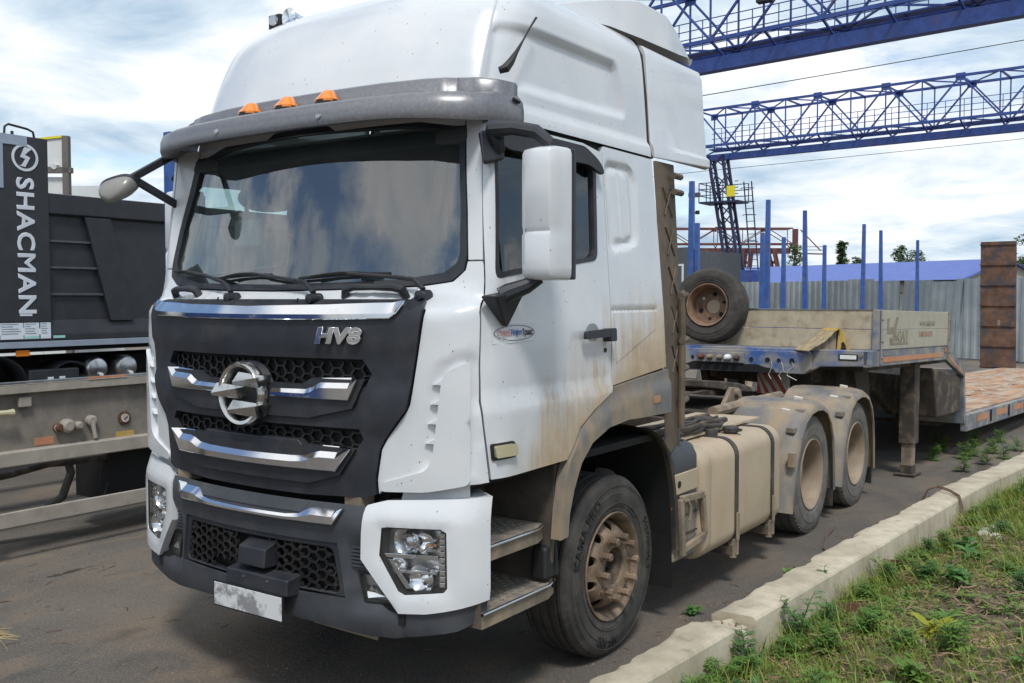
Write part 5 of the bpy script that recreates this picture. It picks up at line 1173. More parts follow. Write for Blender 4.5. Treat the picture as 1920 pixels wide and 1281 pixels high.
# ================================================================== ground, kerb, verge
def asphalt():
    t = NT('asphalt')
    big = t.ramp(t.noise(.55, 6, .6), .35, .68)
    c = t.mix(big, (.105, .094, .084), (.215, .178, .142))
    c = t.mix(t.ramp(t.noise(1.7, 7, .65, (1, .45, 1), .6), .46, .66, 0, .85), c, (.27, .195, .13))    # trodden earth
    c = t.mix(t.ramp(t.noise(3.1, 5, .6, loc=(4, 2, 0)), .55, .75, 0, .5), c, (.10, .096, .092))
    mid = t.noise(26., 6, .75); c = t.mix(t.ramp(mid, .38, .66, 0, .6), t.mix(.35, c, (.07, .063, .057)), c)
    agg = t.noise(75., 5, .85); c = t.mix(t.ramp(agg, .35, .75, 0, .75), c, t.mix(t.ramp(agg, .45, .62), (.05, .046, .043), (.33, .30, .255)))
    pebble = t.ramp(t.voronoi(75.), .12, .18, 1, 0); gate = t.ramp(t.noise(33., 1), .58, .62)
    c = t.mix(t.math('MULTIPLY', pebble, gate), c, (.36, .34, .30))
    cr = t.ramp(t.math('ADD', t.voronoi(.42, (1, .6, 1), 'DISTANCE_TO_EDGE'), t.math('MULTIPLY', t.math('SUBTRACT', t.noise(9., 4), .5), .03)), .0, .004, 1, 0)
    gate2 = t.ramp(t.noise(1.6, 3, loc=(7, 7, 0)), .58, .64)
    crack = t.math('MULTIPLY', cr, gate2)
    c = t.mix(t.math('MULTIPLY', crack, .8), c, (.025, .022, .02))
    x, y, z = t.sep.outputs
    e = t.math('SUBTRACT', x, t.math('ADD', 1.36, t.math('MULTIPLY', y, .075)))
    e = t.math('ADD', e, t.math('MULTIPLY', t.math('SUBTRACT', t.noise(6., 6, .7), .5), .8))
    c = t.mix(t.ramp(e, -.22, .08, 0, .75), c, (.20, .15, .105))      # soil gathered along the kerb
    c = t.mix(t.ramp(t.noise(1.1, 4, .55, (1, .35, 1), .5, (3, 8, 0)), .58, .68, 0, .55), c, (.045, .041, .038))      # oil and wet patches
    h = t.math('SUBTRACT', t.math('ADD', t.math('ADD', t.math('MULTIPLY', t.noise(4., 6, .65), .9), t.math('MULTIPLY', mid, .5)), t.math('MULTIPLY', agg, .35)), t.math('MULTIPLY', crack, 1.2))
    t.bump(h, .8, .035)
    MAT['asphalt'] = t.done(c, .88)
asphalt()
def soil():
    t = NT('soil')
    c = t.mix(t.ramp(t.noise(2.2, 7, .65), .35, .7), (.11, .085, .06), (.21, .165, .118))
    c = t.mix(t.ramp(t.noise(40., 4, .7), .45, .8, 0, .6), c, (.25, .21, .155))
    t.bump(t.math('ADD', t.noise(9., 6, .7), t.math('MULTIPLY', t.noise(60., 4, .7), .5)), .9, .04)
    MAT['soil'] = t.done(c, .95)
soil()
def concrete():
    t = NT('kerb_concrete')
    x, y, z = t.sep.outputs
    c = t.mix(t.ramp(t.noise(3., 7, .65), .3, .72), (.40, .345, .255), (.60, .53, .41))
    c = t.mix(t.ramp(t.noise(14., 6, .7), .5, .75, 0, .55), c, (.32, .29, .235))
    c = t.mix(t.ramp(t.noise(7., 5, .6, (1, 1, .25)), .55, .78, 0, .6), c, (.155, .145, .125))
    t.bump(t.math('ADD', t.noise(25., 6, .7), t.math('MULTIPLY', t.noise(110., 3, .7), .4)), .3, .010)
    MAT['kerb_concrete'] = t.done(c, .85)
concrete()
def leafy(name, cols, trans=.35):
    t = NT(name); rnd = t.n.new('ShaderNodeObjectInfo')
    a = t.noise(11., 3, .6)
    c = t.mix(t.ramp(a, .35, .65), cols[0], cols[1])
    if len(cols) > 2: c = t.mix(t.ramp(t.noise(3.3, 4, .6, loc=(5, 1, 2)), .55, .68), c, cols[2])
    tl = t.n.new('ShaderNodeBsdfTranslucent'); t.put(tl.inputs[0], c); mx = t.n.new('ShaderNodeMixShader'); mx.inputs[0].default_value = trans
    t.done(c, .6); t.l.new(t.b.outputs[0], mx.inputs[1]); t.l.new(tl.outputs[0], mx.inputs[2]); t.l.new(mx.outputs[0], t.n['Material Output'].inputs[0]); MAT[name] = t.m
leafy('grass_green', ((.15, .21, .035), (.33, .39, .08), (.48, .40, .18)))
leafy('leaf_green', ((.10, .22, .04), (.22, .36, .07), (.34, .36, .09)))
leafy('leaf_deep', ((.06, .17, .045), (.13, .28, .07)))
leafy('leaf_yellow', ((.42, .40, .03), (.30, .36, .04)))
leafy('tree_leaf', ((.06, .11, .035), (.14, .21, .06)))

KL = [(-4.0, 1.30), (.84, 1.42), (2.15, 1.475), (2.2, 1.49), (4.55, 1.66), (7.3, 1.87), (10.0, 2.19), (14.0, 2.75), (40., 7.0)]
KR = [(-4.0, 1.52), (.98, 1.645), (1.95, 1.72), (2.0, 1.745), (4.5, 1.935), (7.2, 2.15), (9.0, 2.37), (14.0, 3.05), (40., 7.3)]
# the yard stops at the kerb; beyond it the soil lies a little lower
YS = [-400, -4, .9, 2.2, 4.5, 7.3, 9.5, 14, 40, 40.01, 900]
def kmid(y): return (lerp_tab(KL, y) + lerp_tab(KR, y)) / 2
m = MB(); m.loft([[(-600, y, 0), (kmid(max(-4, min(40, y))) if y <= 40 else 600, y, 0)] for y in YS], False); tag(m.build('ground', 'asphalt', fix=False, flat=True), kind='structure')
m = MB(); m.loft([[(kmid(max(-4, min(40, y))) + .02, y, -.09), (600, y, -.09)] for y in YS[:9]], False); tag(m.build('ground_beyond_kerb', 'soil', fix=False, flat=True), kind='structure')
# verge: a sheet of soil that starts under the kerb
random.seed(11); vm = MB(); NX, NY = 60, 90
def verge_z(x, y):
    k = lerp_tab(KR, y); d = x - k
    return -.085 + .12 * smooth01(d / 1.0) * (1 + .6 * math.sin(x * 3.1 + y * 1.7) * math.sin(y * 2.3 - x)) + .02 * math.sin(x * 7 + 1.3 * y) * math.sin(y * 6.1) * smooth01(d / .3)
for i in range(NX + 1):
    for j in range(NY + 1):
        y = -4 + 18 * (j / NY); k = lerp_tab(KR, y) - .1; x = k + (9 - k) * (i / NX) ** 1.8; vm.v.append((x, y, verge_z(x, y)))
for i in range(NX):
    for j in range(NY): a = i * (NY + 1) + j; vm.f.append((a, a + NY + 1, a + NY + 2, a + 1))
tag(vm.build('verge_soil', 'soil', fix=False), kind='structure')
# kerb beams: four concrete blocks laid end to end, worn edges
def kerb_beam(y0, y1, label, seed, dx=0., dz=0., broken=0.):
    random.seed(seed); N = max(8, int((y1 - y0) / .06)); rings = []
    for i in range(N + 1):
        y = y0 + (y1 - y0) * i / N; l, r = lerp_tab(KL, y) + dx, lerp_tab(KR, y) + dx; j = lambda a: random.uniform(-a, a); l += .022 * math.sin(y * 3.7 + seed) * math.sin(y * 1.9 + 1) + .01 * math.sin(y * 13)
        e = broken * smooth01(1 - (y1 - y) / .22); zt = .15 + dz - .06 * e * random.uniform(.3, 1)
        w = r - l
        ch = .03 * max(0, math.sin(y * 5.3 + seed) * math.sin(y * 11.7 + 2 * seed) - .45) * random.uniform(.4, 1)      # chipped arris
        wb = j(.0015)
        rings.append([(l + .005, y, -.12), (l + j(.010) + ch, y, zt - .03 - ch), (l + .018 + j(.012) + ch, y, zt - .008 + wb), (l + .05 + j(.01), y, zt + wb), (l + w * .5, y, zt + wb), (r - .03, y, zt), (r - .012, y, zt - .005), (r - .002, y, zt - .020), (r + .004, y, zt - .10), (r + .018, y, -.14)])
    m = MB().loft(rings, True, True); o = m.build('kerb_beam', 'kerb_concrete', ang=28)
    return tag(o, label, 'kerb', 'concrete kerb beams along the parking edge')
kerb_beam(-4.0, 2.12, 'pale concrete kerb beam beside the front wheel, its far end broken', 1, 0, -.012, 1.)
kerb_beam(2.15, 4.535, 'pale concrete kerb beam beside the dusty fuel tank', 2, .012, .004)
kerb_beam(4.545, 7.9, 'pale concrete kerb beam with a dark cable hanging over it', 3, .0, .0)
kerb_beam(7.92, 12.5, 'pale concrete kerb beam farthest off beside the landing leg', 4, .0, -.004)

# ---------------- vegetation
def leaf(m, base, d, up, L, W, bend=.25, n=3):
    """a pointed leaf: d = direction, up = its face normal"""
    d, up = Vector(d).normalized(), Vector(up); s = d.cross(up).normalized(); up = s.cross(d).normalized(); k = len(m.v); prof = [0.25, 1., .85, 0.][:n + 1] if n == 3 else [.3, 1, 0]
    for i in range(len(prof)):
        t = i / (len(prof) - 1); c = Vector(base) + d * (L * t) - up * (bend * L * t * t); w = s * (W * .5 * prof[i])
        m.v.append(tuple(c - w)); m.v.append(tuple(c + w))
    for i in range(len(prof) - 1): a = k + 2 * i; m.f.append((a, a + 1, a + 3, a + 2))
def spot(y0, y1, dmax, power=1.3):
    y = random.uniform(y0, y1); k = lerp_tab(KR, y); x = k + .03 + dmax * random.random() ** power; return x, y
random.seed(21); g = MB()
def patch(x, y): return math.sin(x * 2.3 + 1.1 * y) + math.sin(y * 1.7 - x * 1.3 + 2) + .8 * math.sin(x * 5.1 - y * 4.3)
cnt = 0
while cnt < 26000:
    x, y = spot(.2, 12.5, 2.6 if random.random() < .8 else 5.0)
    if patch(x, y) < random.uniform(-2.6, 1.2): continue
    h = random.uniform(.025, .11) * (1.7 if y > 6 else 1); a = random.uniform(0, 6.28); lean = random.uniform(.1, .9)
    d = Vector((math.cos(a) * lean, math.sin(a) * lean, 1)); z = verge_z(x, y)
    leaf(g, (x, y, z - .005), d, (math.cos(a + 1.2), math.sin(a + 1.2), .1), h, random.uniform(.005, .013), random.uniform(.1, .6), 2); cnt += 1
tag(g.build('verge_grass', 'grass_green', fix=False, flat=True), 'short patchy grass covering the verge beyond the kerb', 'grass', kind='stuff')
g = MB(); random.seed(28)
for i in range(9000):
    y = random.uniform(.2, 11.5); x = lerp_tab(KR, y) + .02 + random.choice((.25, .9, 2.0)) * random.random()
    if patch(x * 1.3, y * 1.2 + 4) < random.uniform(-1.2, 1.6): continue
    h = random.uniform(.08, .24); a = random.uniform(0, 6.28); lean = random.uniform(.05, .7)
    leaf(g, (x, y, verge_z(x, y) - .005), (math.cos(a) * lean, math.sin(a) * lean, 1), (math.cos(a + 1.4), math.sin(a + 1.4), .1), h, random.uniform(.004, .008), random.uniform(.2, .8), 2)
tag(g.build('tall_grass', 'grass_green', fix=False, flat=True), 'taller grass blades rising in tufts along the verge', 'grass', kind='stuff')
g = MB(); random.seed(22); cnt = 0
while cnt < 6500:
    x, y = spot(.3, 11, 3.0)
    if patch(x + 3, y) < random.uniform(-2.2, 1.4): continue
    z = verge_z(x, y); k = random.randint(3, 6); a0 = random.uniform(0, 6.28); s = random.uniform(.5, 1.1)
    for q in range(k):
        a = a0 + q * 6.28 / k + random.uniform(-.3, .3); leaf(g, (x, y, z + random.uniform(.0, .05)), (math.cos(a), math.sin(a), random.uniform(.2, .9)), (0, 0, 1), random.uniform(.025, .06) * s, random.uniform(.012, .028) * s, .3)
    cnt += 1
tag(g.build('clover_cover', 'leaf_green', fix=False, flat=True), 'small low-growing leaves mixed into the verge grass', 'ground cover', kind='stuff')
g = MB(); random.seed(23)
for i in range(5200):
    x, y = spot(.3, 10, 3.2); z = verge_z(x, y); a = random.uniform(0, 6.28); L = random.uniform(.05, .22)
    g.tube([(x, y, z + .008 + random.uniform(0, .03)), (x + L * .5 * math.cos(a), y + L * .5 * math.sin(a), z + .012 + random.uniform(0, .04)), (x + L * math.cos(a + .2), y + L * math.sin(a + .2), z + .008 + random.uniform(0, .03))], random.uniform(.0018, .0055), 3, caps=False)
tag(g.build('dead_stems', 'dead_stem', fix=False, flat=True), 'brown dead stems and twigs lying across the verge', 'twigs', kind='stuff')
g = MB(); random.seed(24)
for i in range(3800):
    x, y = spot(.3, 10, 3.0); z = verge_z(x, y); a = random.uniform(0, 6.28); L = random.uniform(.06, .20)
    leaf(g, (x, y, z + .01), (math.cos(a), math.sin(a), random.uniform(0, .5)), (0, 0, 1), L, random.uniform(.004, .010), random.uniform(0, .4), 2)
tag(g.build('dry_grass', 'straw', fix=False, flat=True), 'straw-coloured dry grass scattered over the verge', 'dry grass', kind='stuff')
simple('grit', (.24, .15, .125), .9, var=.4, scale=30)
# chips and pebbles on the yard surface
g = MB(); random.seed(25)
for i in range(2600):
    if random.random() < .75: x, y = random.uniform(-4.5, 1.2), random.uniform(-2.2, 1.4)
    else:
        y = random.uniform(0, 10); x = lerp_tab(KL, y) - .02 - .45 * random.random() ** 2
    r = random.uniform(.002, .006) * (1.8 if random.random() < .08 else 1); a = random.uniform(0, 6.28); el = random.uniform(1, 2.2)
    P = [Vector((r * el * math.cos(a + t) * random.uniform(.7, 1.1), r * math.sin(a + t) * random.uniform(.7, 1.1), 0)) for t in (0, 1.57, 3.14, 4.71)]
    g.add([(x + p.x, y + p.y, .001) for p in P] + [(x, y, r * .8)], [(0, 1, 4), (1, 2, 4), (2, 3, 4), (3, 0, 4)])
tag(g.build('yard_grit', 'grit', fix=False, flat=True), 'loose grit and small chips scattered over the yard', 'grit', kind='stuff')
g = MB(); random.seed(26)
for i in range(420):
    if random.random() < .6: x, y = random.uniform(-4.5, 1.3), random.uniform(-2.4, 1.2)
    else:
        y = random.uniform(.5, 10); x = lerp_tab(KL, y) - random.uniform(.0, .35) ** 1.2
    a = random.uniform(0, 6.28); L = random.uniform(.02, .10); w = random.uniform(.001, .003)
    g.tube([(x, y, w), (x + L * .5 * math.cos(a), y + L * .5 * math.sin(a), w + random.uniform(0, .006)), (x + L * math.cos(a + .25), y + L * math.sin(a + .25), w)], w, 3, caps=False)
tag(g.build('yard_twigs', 'twig', fix=False, flat=True), 'thin twigs and stalks lying on the yard', 'twigs', kind='stuff')
g = MB(); random.seed(27)
for i in range(60):
    a = random.gauss(.5, .5) + (math.pi if random.random() < .5 else 0); L = random.uniform(.04, .16); x, y = -2.05 + random.gauss(0, .07), -.35 + random.gauss(0, .05)
    g.tube([(x, y, .004 + random.uniform(0, .02)), (x + L * math.cos(a), y + L * math.sin(a), .003)], .0016, 3, caps=False)
tag(g.build('straw_tuft', 'straw', fix=False, flat=True), 'small tuft of yellow straw lying on the yard ahead of the truck', 'straw')

def weed(name, x, y, h, label, mat='leaf_deep', kind=0, seed=0, group='weeds growing along the kerb', z=None):
    random.seed(seed); z = verge_z(x, y) if z is None else z
    w = thing(name, label, 'weed', (x, y, z), 0, group); st = MB(); lf = MB()
    ns = random.randint(3, 5) if kind != 1 else 1
    for s in range(ns):
        a = random.uniform(0, 6.28); lean = random.uniform(.05, .5) if ns > 1 else random.uniform(.05, .2); hh = h * random.uniform(.6, 1); P = []
        for i in range(5):
            t = i / 4; P.append(Vector((math.cos(a) * lean * hh * t * t, math.sin(a) * lean * hh * t * t, hh * t)))
        st.tube(P, [.004, .0035, .003, .0025, .0015], 4)
        nl = 16 if kind == 0 else (9 if kind == 1 else 7)
        for i in range(nl):
            t = (i + 1) / nl; k = min(3, int(t * 4)); p = P[k].lerp(P[k + 1], t * 4 - k) if k < 4 else P[4]
            b = random.uniform(0, 6.28)
            if kind == 0:    # feathery leaves
                L = random.uniform(.06, .12) * (1.1 - .5 * t); d = Vector((math.cos(b), math.sin(b), random.uniform(.1, .6)))
                leaf(lf, p, d, (0, 0, 1), L, L * .18, .3)
                for q in (.35, .6, .8):
                    c = p + d.normalized() * L * q
                    for sgn in (-1, 1): leaf(lf, c, Vector((math.cos(b + sgn * .9), math.sin(b + sgn * .9), .2)), (0, 0, 1), L * .42, L * .14, .3, 2)
            elif kind == 1:  # thin stalk with sprays of small leaves
                for q in range(3): leaf(lf, p, (math.cos(b + q * 2.1), math.sin(b + q * 2.1), .4), (0, 0, 1), random.uniform(.03, .06), random.uniform(.012, .022), .2)
            else:            # broad leaves from the base
                L = random.uniform(.05, .13); leaf(lf, p * .8 + Vector((random.uniform(-.05, .05), random.uniform(-.05, .05), .01)), (math.cos(b), math.sin(b), random.uniform(.2, 1.4)), (random.uniform(-.4, .4), random.uniform(-.4, .4), 1), L, L * random.uniform(.35, .6), random.uniform(.2, .7))
    st.build('stem', 'leaf_deep' if mat != 'leaf_yellow' else 'twig', w, fix=False, flat=True); lf.build('foliage', mat, w, fix=False, flat=True)
    return w
G = 'weeds growing along the kerb'
weed('mugwort_clump', 1.90, 2.55, .34, 'tallest feathery green weed clump growing against the kerb face', 'leaf_deep', 0, 1)
weed('mugwort_clump', 1.98, 2.80, .26, 'feathery green weed clump next to the tallest one by the kerb', 'leaf_deep', 0, 2)
weed('weed_stalk', 1.80, 3.30, .36, 'thin single weed stalk rising above the kerb edge', 'leaf_green', 1, 3)
weed('weed_stalk', 1.72, .55, .40, 'thin weed stalk with tiny yellow tips near the front wheel', 'leaf_green', 1, 4)
weed('weed_stalk', 1.80, 1.05, .26, 'slender weed stalk rising at the nearest kerb beam', 'leaf_green', 1, 14)
weed('leafy_weed', 2.08, 4.00, .20, 'leafy weed with one yellow leaf over the rusty plate', 'leaf_deep', 1, 5)
weed('yellow_seedling', 2.62, 2.75, .16, 'bright yellow seedling standing alone in the verge', 'leaf_yellow', 2, 6)
random.seed(77); spots = []
while len(spots) < 46:
    y = random.uniform(.9, 7.0); x = lerp_tab(KR, y) + random.uniform(.05, 1.5)
    if all((x - a) ** 2 + (y - b) ** 2 > .05 for a, b, *_ in spots): spots.append((x, y, random.uniform(.09, .26), random.choice((0, 0, 2, 2, 1))))
for i, (x, y, h, kd) in enumerate(spots):
    nm, lb, gr_ = [('feathery_weed', 'feathery-leaved green weed standing out on the verge', 'feathery weeds on the verge'), ('stalk_weed', 'upright stalk with small leaves standing out on the verge', 'stalks on the verge'), ('broadleaf_weed', 'low broad-leaved green weed growing out on the verge', 'broad-leaved weeds on the verge')][kd]
    weed(nm, x, y, h if kd != 2 else .12, lb, ('leaf_green', 'leaf_deep')[i % 3 == 0], kd, 300 + i, gr_)
for i, (x, y) in enumerate([(1.70, .35), (1.74, .75), (1.80, 1.35), (1.86, 1.75), (1.78, 1.6), (1.95, 2.2), (2.02, 3.5), (2.10, 4.75), (2.2, 5.3)]):
    weed('kerbside_weed', x, y, random.uniform(.14, .24), 'small feathery weed rooted at the foot of the kerb', 'leaf_green', 0, 400 + i, 'small weeds at the kerb foot')
for i, (x, y, h) in enumerate([(2.30, 7.3, .28), (2.45, 7.8, .33), (2.65, 7.4, .30), (2.85, 8.2, .35), (2.6, 8.8, .34), (2.35, 6.7, .22), (2.9, 7.0, .25), (3.2, 8.5, .3)]):
    weed('tall_weed', x, y, h, 'tall green weed in the far thicket beside the kerb', 'leaf_green', 0 if i % 2 else 1, 60 + i, 'weeds in the far thicket')
for i, (x, y) in enumerate([(1.58, 3.95), (1.50, 3.55)]):
    weed('sprout', x, y, .12, ('green sprout at the kerb foot near the rear wheel', 'small green sprout at the kerb foot near the fuel tank')[i], 'leaf_green', 2, 80 + i, z=.0).scale = (.55, .55, .55)
weed('sprout', 1.25, 2.42, .06, 'flat green sprout on the yard behind the front wheel', 'leaf_deep', 2, 84, z=.0).scale = (.6, .6, .6)
for i, (x, y) in enumerate([(1.72, 8.9), (1.85, 9.6), (1.55, 9.9), (1.2, 10.4), (1.75, 10.6), (1.45, 11.2), (1.95, 10.2), (2.0, 11.0), (1.0, 11.0), (1.7, 11.7), (.7, 10.8), (1.25, 9.6), (2.15, 11.6), (1.6, 10.2)]):
    weed('grass_tuft', x, y, .22, 'green tuft of weeds on the yard under the trailer', 'leaf_green', 0, 90 + i, 'weeds under the trailer', z=0.)
# stones, rusty plates, cable
def stone(x, y, r, label, seed, mat='stone_grey', group='stones lying on the verge'):
    random.seed(seed); bm = bmesh.new(); bmesh.ops.create_icosphere(bm, subdivisions=2, radius=r)
    for v in bm.verts: v.co *= random.uniform(.85, 1.1); v.co.z *= .6; v.co.x *= 1.25
    me = bpy.data.meshes.new('stone'); bm.to_mesh(me); bm.free(); me.shade_smooth()
    o = bpy.data.objects.new('stone', me); COL.objects.link(o); o.location = (x, y, verge_z(x, y) + r * .35); o.rotation_euler = (0, 0, random.uniform(0, 6)); me.materials.append(MAT[mat]); return tag(o, label, 'stone', group)
simple('stone_white', (.55, .53, .49), .8, var=.15, scale=12, bump=.2, bscale=30)
for i, (x, y, r) in enumerate([(2.42, 5.75, .06), (2.50, 5.85, .05), (2.47, 5.60, .045), (2.40, 5.95, .05), (2.53, 5.62, .055), (2.36, 5.55, .04), (2.44, 6.15, .05)]):
    stone(x, y, r, ['large pale stone in the heap', 'grey stone in the heap beside the pale one', 'dark stone at the near side of the heap', 'grey stone at the back of the heap', 'white stone in the heap', 'smallest grey stone of the heap', 'farthest grey stone of the heap'][i] + ' on the verge', 200 + i, 'stone_white' if i in (0, 4) else 'stone_grey')
stone(2.10, 4.45, .045, 'lone grey stone at the foot of the kerb', 210); stone(2.55, 2.60, .04, 'lone white stone among the weeds near the yellow seedling', 211, 'stone_white')
def plate(x, y, w, h, rz, label, seed):
    random.seed(seed); m = MB(); n = 6
    m.loft([[(-w / 2 + w * i / n, -.004, 0), (-w / 2 + w * i / n, .004, 0), (-w / 2 + w * i / n + .01, .012, h * random.uniform(.8, 1)), (-w / 2 + w * i / n + .01, .004, h * random.uniform(.78, .95))] for i in range(n + 1)], True, True)
    o = m.build('rusty_plate', 'rust', ang=20); o.location = (x, y, verge_z(x, y) - .01); o.rotation_euler = (rad(-8), 0, rz); return tag(o, label, 'scrap metal', 'rusty plates at the kerb')
plate(2.04, 4.35, .30, .13, rad(18), 'rusty metal plate standing against the kerb joint', 1)
plate(2.06, 3.15, .26, .11, rad(35), 'rusty bent metal plate lying among weeds beside the kerb', 2)
cb = thing('cable_loop', 'dark bent cable draped over the kerb top', 'cable', (0, 0, 0))
for k in range(2):
    m = MB(); d = k * .05; m.tube([(1.72, 6.55 + d, .03), (1.78, 6.66 + d, .17), (1.86, 6.70 + d, .20), (1.98, 6.62 + d, .185), (2.08, 6.50 + d, .165), (2.125, 6.42 + d, .08), (2.13, 6.38 + d, .02)], .008, 6); m.build('cable_strand', 'twig', cb)
m = MB(); m.tube([(1.30, 5.3, .01), (1.35, 4.9, .02), (1.44, 4.5, .012), (1.60, 4.25, .015)], .007, 5); tag(m.build('bent_rod', 'twig'), 'thin bent rod lying between the rear wheel and the kerb', 'rod')

for i, (x, y, r, lb) in enumerate([(1.62, 2.13, .05, 'largest'), (1.70, 2.10, .035, 'middle-sized'), (1.55, 2.10, .03, 'smallest')]):
    random.seed(700 + i); bm = bmesh.new(); bmesh.ops.create_icosphere(bm, subdivisions=1, radius=r)
    for v in bm.verts: v.co *= random.uniform(.7, 1.2); v.co.z *= .6
    me = bpy.data.meshes.new('concrete_chunk'); bm.to_mesh(me); bm.free(); o = bpy.data.objects.new('concrete_chunk', me); COL.objects.link(o); o.location = (x, y, .085 + .3 * r); me.materials.append(MAT['kerb_concrete']); tag(o, lb + ' broken concrete chunk wedged in the kerb joint by the front wheel', 'rubble', 'broken concrete at the kerb joint')
# ================================================================== neighbours in the yard
# ---- grey trailer parked on the far side of the truck
gt = thing('grey_trailer', 'dusty grey flatbed trailer with side guard rails on the far side of the truck', 'trailer', (-3.5, 0, 0))
def gb(name, x0, x1, y0, y1, z0, z1, mat, bevel=.006, parent=gt): return MB().box(x0, x1, y0, y1, z0, z1).build(name, mat, parent, bevel)
Y0, Y1 = -2.6, 10.5
gb('top_rail', -.08, 0, Y0, Y1, 1.28, 1.345, 'trailer_rail'); gb('rail_trim', -.03, .004, Y0, Y1, 1.352, 1.372, 'silver', .003)
gb('side_plate', -.10, -.06, Y0, Y1, .84, 1.28, 'trailer_dust')
gb('lower_rail', -.08, .02, Y0, Y1, .73, .845, 'trailer_rail', .012); gb('guard_bar', -.02, .01, Y0, Y1, .27, .385, 'trailer_rail', .006)
gb('far_rail', -2.5, -2.42, Y0, Y1, .75, 1.0, 'trailer_dust')
gb('main_beam', -.95, -.83, Y0, Y1, .60, 1.0, 'frame_brown'); gb('main_beam', -1.67, -1.55, Y0, Y1, .60, 1.0, 'frame_brown')
for y in (-2, -.6, 2.6, 4.0, 5.4, 6.8, 8.2, 9.6): gb('cross_member', -2.42, -.10, y, y + .08, .85, .97, 'frame_brown')
gb('rail_tape', .004, .008, 1.25, 1.60, 1.353, 1.371, 'reflect_orange', 0)
for y in (-1.2, .4, 2.9, 5.2): gb('guard_strut', -.06, -.03, y, y + .08, .27, .75, 'frame_brown')
gv = MB().lathe([(.058, 0), (.058, .012), (.04, .016)], (-.06, 1.61, 1.0), 'x', 24).build('gauge_flange', 'rust', gt); MB().lathe([(.036, .010), (.036, .022), (.03, .022), (0, .02)], (-.06, 1.61, 1.0), 'x', 20).build('gauge_dial', 'warning_white', gt)
m = MB(); m.beam((-.036, 1.595, .99), (-.036, 1.63, 1.015), .004); m.build('gauge_needle', 'ink_black', gt)
for i in range(3):
    t = rad(120 * i + 90); MB().lathe([(.006, 0), (.006, .016), (0, .016)], (-.06, 1.61 + .049 * math.cos(t), 1.0 + .049 * math.sin(t)), 'x', 6).build('flange_bolt', 'dusty_steel', gt)
m = MB(); m.lathe([(.055, 0), (.055, .05), (.035, .065), (0, .065)], (-.06, 1.09, .99), 'x', 14); m.tube([(-.02, 1.0, .985), (-.01, 1.0, .985)], .03, 10); m.build('shunt_valve', 'trailer_rail', gt)
for y, mt in ((1.01, 'rust'), (1.18, 'trailer_rail')): MB().lathe([(.03, 0), (.034, .05), (.02, .07), (0, .07)], (-.06, y, .985), 'x', 12).build('valve_knob', mt, gt)
m = MB(); m.lathe([(.045, 0), (.045, .04), (.03, .05), (0, .05)], (-.06, 1.30, 1.01), 'x', 12); m.tube([(-.02, 1.30, 1.0), (-.01, 1.305, .93), (-.005, 1.315, .87)], [.022, .016, .018], 8); m.build('valve_lever', 'trailer_rail', gt)
gb('junction_box', -.06, -.02, .70, .80, 1.17, 1.25, 'trailer_rail', .01)
m = MB(); m.tube([(-.04, .35, 1.15), (.02, .50, 1.148), (.02, .58, 1.145), (.02, .63, 1.143)], [.022, .022, .022, .03], 10); m.build('pull_handle', 'marker_lens', gt)
gb('data_label', -.06, -.057, .83, .99, .86, .92, 'amber_dirty', 0); gb('data_label', -.06, -.057, 1.53, 1.70, .845, .89, 'chock_yellow', 0)
m = MB(); m.tube([(-.25, .25, .60), (-.25, .75, .63), (-.25, 1.05, .67), (-.25, 1.2, .66), (-.25, 1.7, .66)], .03, 8); m.build('air_pipe', 'frame_brown', gt)
m = MB(); m.tube([(-.35, 1.25, .75), (-.35, 1.30, .55), (-.35, 1.22, .36), (-.35, 1.05, .27), (-.35, .7, .28)], .035, 8); m.build('support_hoop', 'dusty_black', gt)
m = MB(); m.beam((-.8, .2, .10), (-.3, 1.9, .27), .10, .06); m.build('drawbar', 'frame_brown', gt)
m = MB(); m.tube([(-.15, 1.45, .62), (-.15, 1.43, .45), (-.15, 1.46, .34), (-.15, 1.52, .46)], .008, 5); m.build('hook_wire', 'wire_black', gt)
gb('support_box', -.7, -.2, 1.55, 2.3, .28, .72, 'deep_black')
gb('stake', -2.52, -2.40, 3.80, 3.92, .80, 3.93, 'blue_paint')
for y in (7.2, 8.5):
    w = MB().lathe(tyre_prof(-.42, -.12, .48, .27, 3), (0, y, .48), 'x', 40).build('trailer_wheel', 'tyre_dusty', gt)
    MB().lathe([(.28, -.14), (.25, -.2), (.2, -.35), (.1, -.35), (0, -.3)], (0, y, .48), 'x', 28).build('rim', 'rim_light', w)
m = MB()
for y in (-1.9, 4.2): m.box(-.55, -.42, y, y + .13, .0, .8)
m.build('landing_gear', 'frame_brown', gt)

# ---- black dump truck beyond it
dt = thing('dump_truck', 'black tipper truck with large white vertical lettering on its front board', 'truck', (-6.8, 0, 0))
def db(name, x0, x1, y0, y1, z0, z1, mat, bevel=.008, parent=dt): return MB().box(x0, x1, y0, y1, z0, z1).build(name, mat, parent, bevel)
db('front_board', -2.4, .02, .9, 2.84, 1.74, 3.79, 'dump_black', .006)
db('body_side', -.10, -.06, 2.84, 8.2, 1.70, 3.0, 'dump_black'); db('body_floor', -2.4, -.08, 2.84, 8.2, 1.66, 1.74, 'dump_black'); db('body_side', -2.4, -2.36, 2.84, 8.2, 1.70, 3.2, 'dump_black'); db('tailgate', -2.4, -.08, 8.2, 8.26, 1.7, 3.1, 'dump_black')
m = MB(); m.prism([(-.14, 2.95), (-.02, 2.95), (.0, 2.97), (.0, 3.19), (-.14, 3.21)], 'y', 2.84, 8.2); m.build('top_rail', 'dump_black', dt, .008)
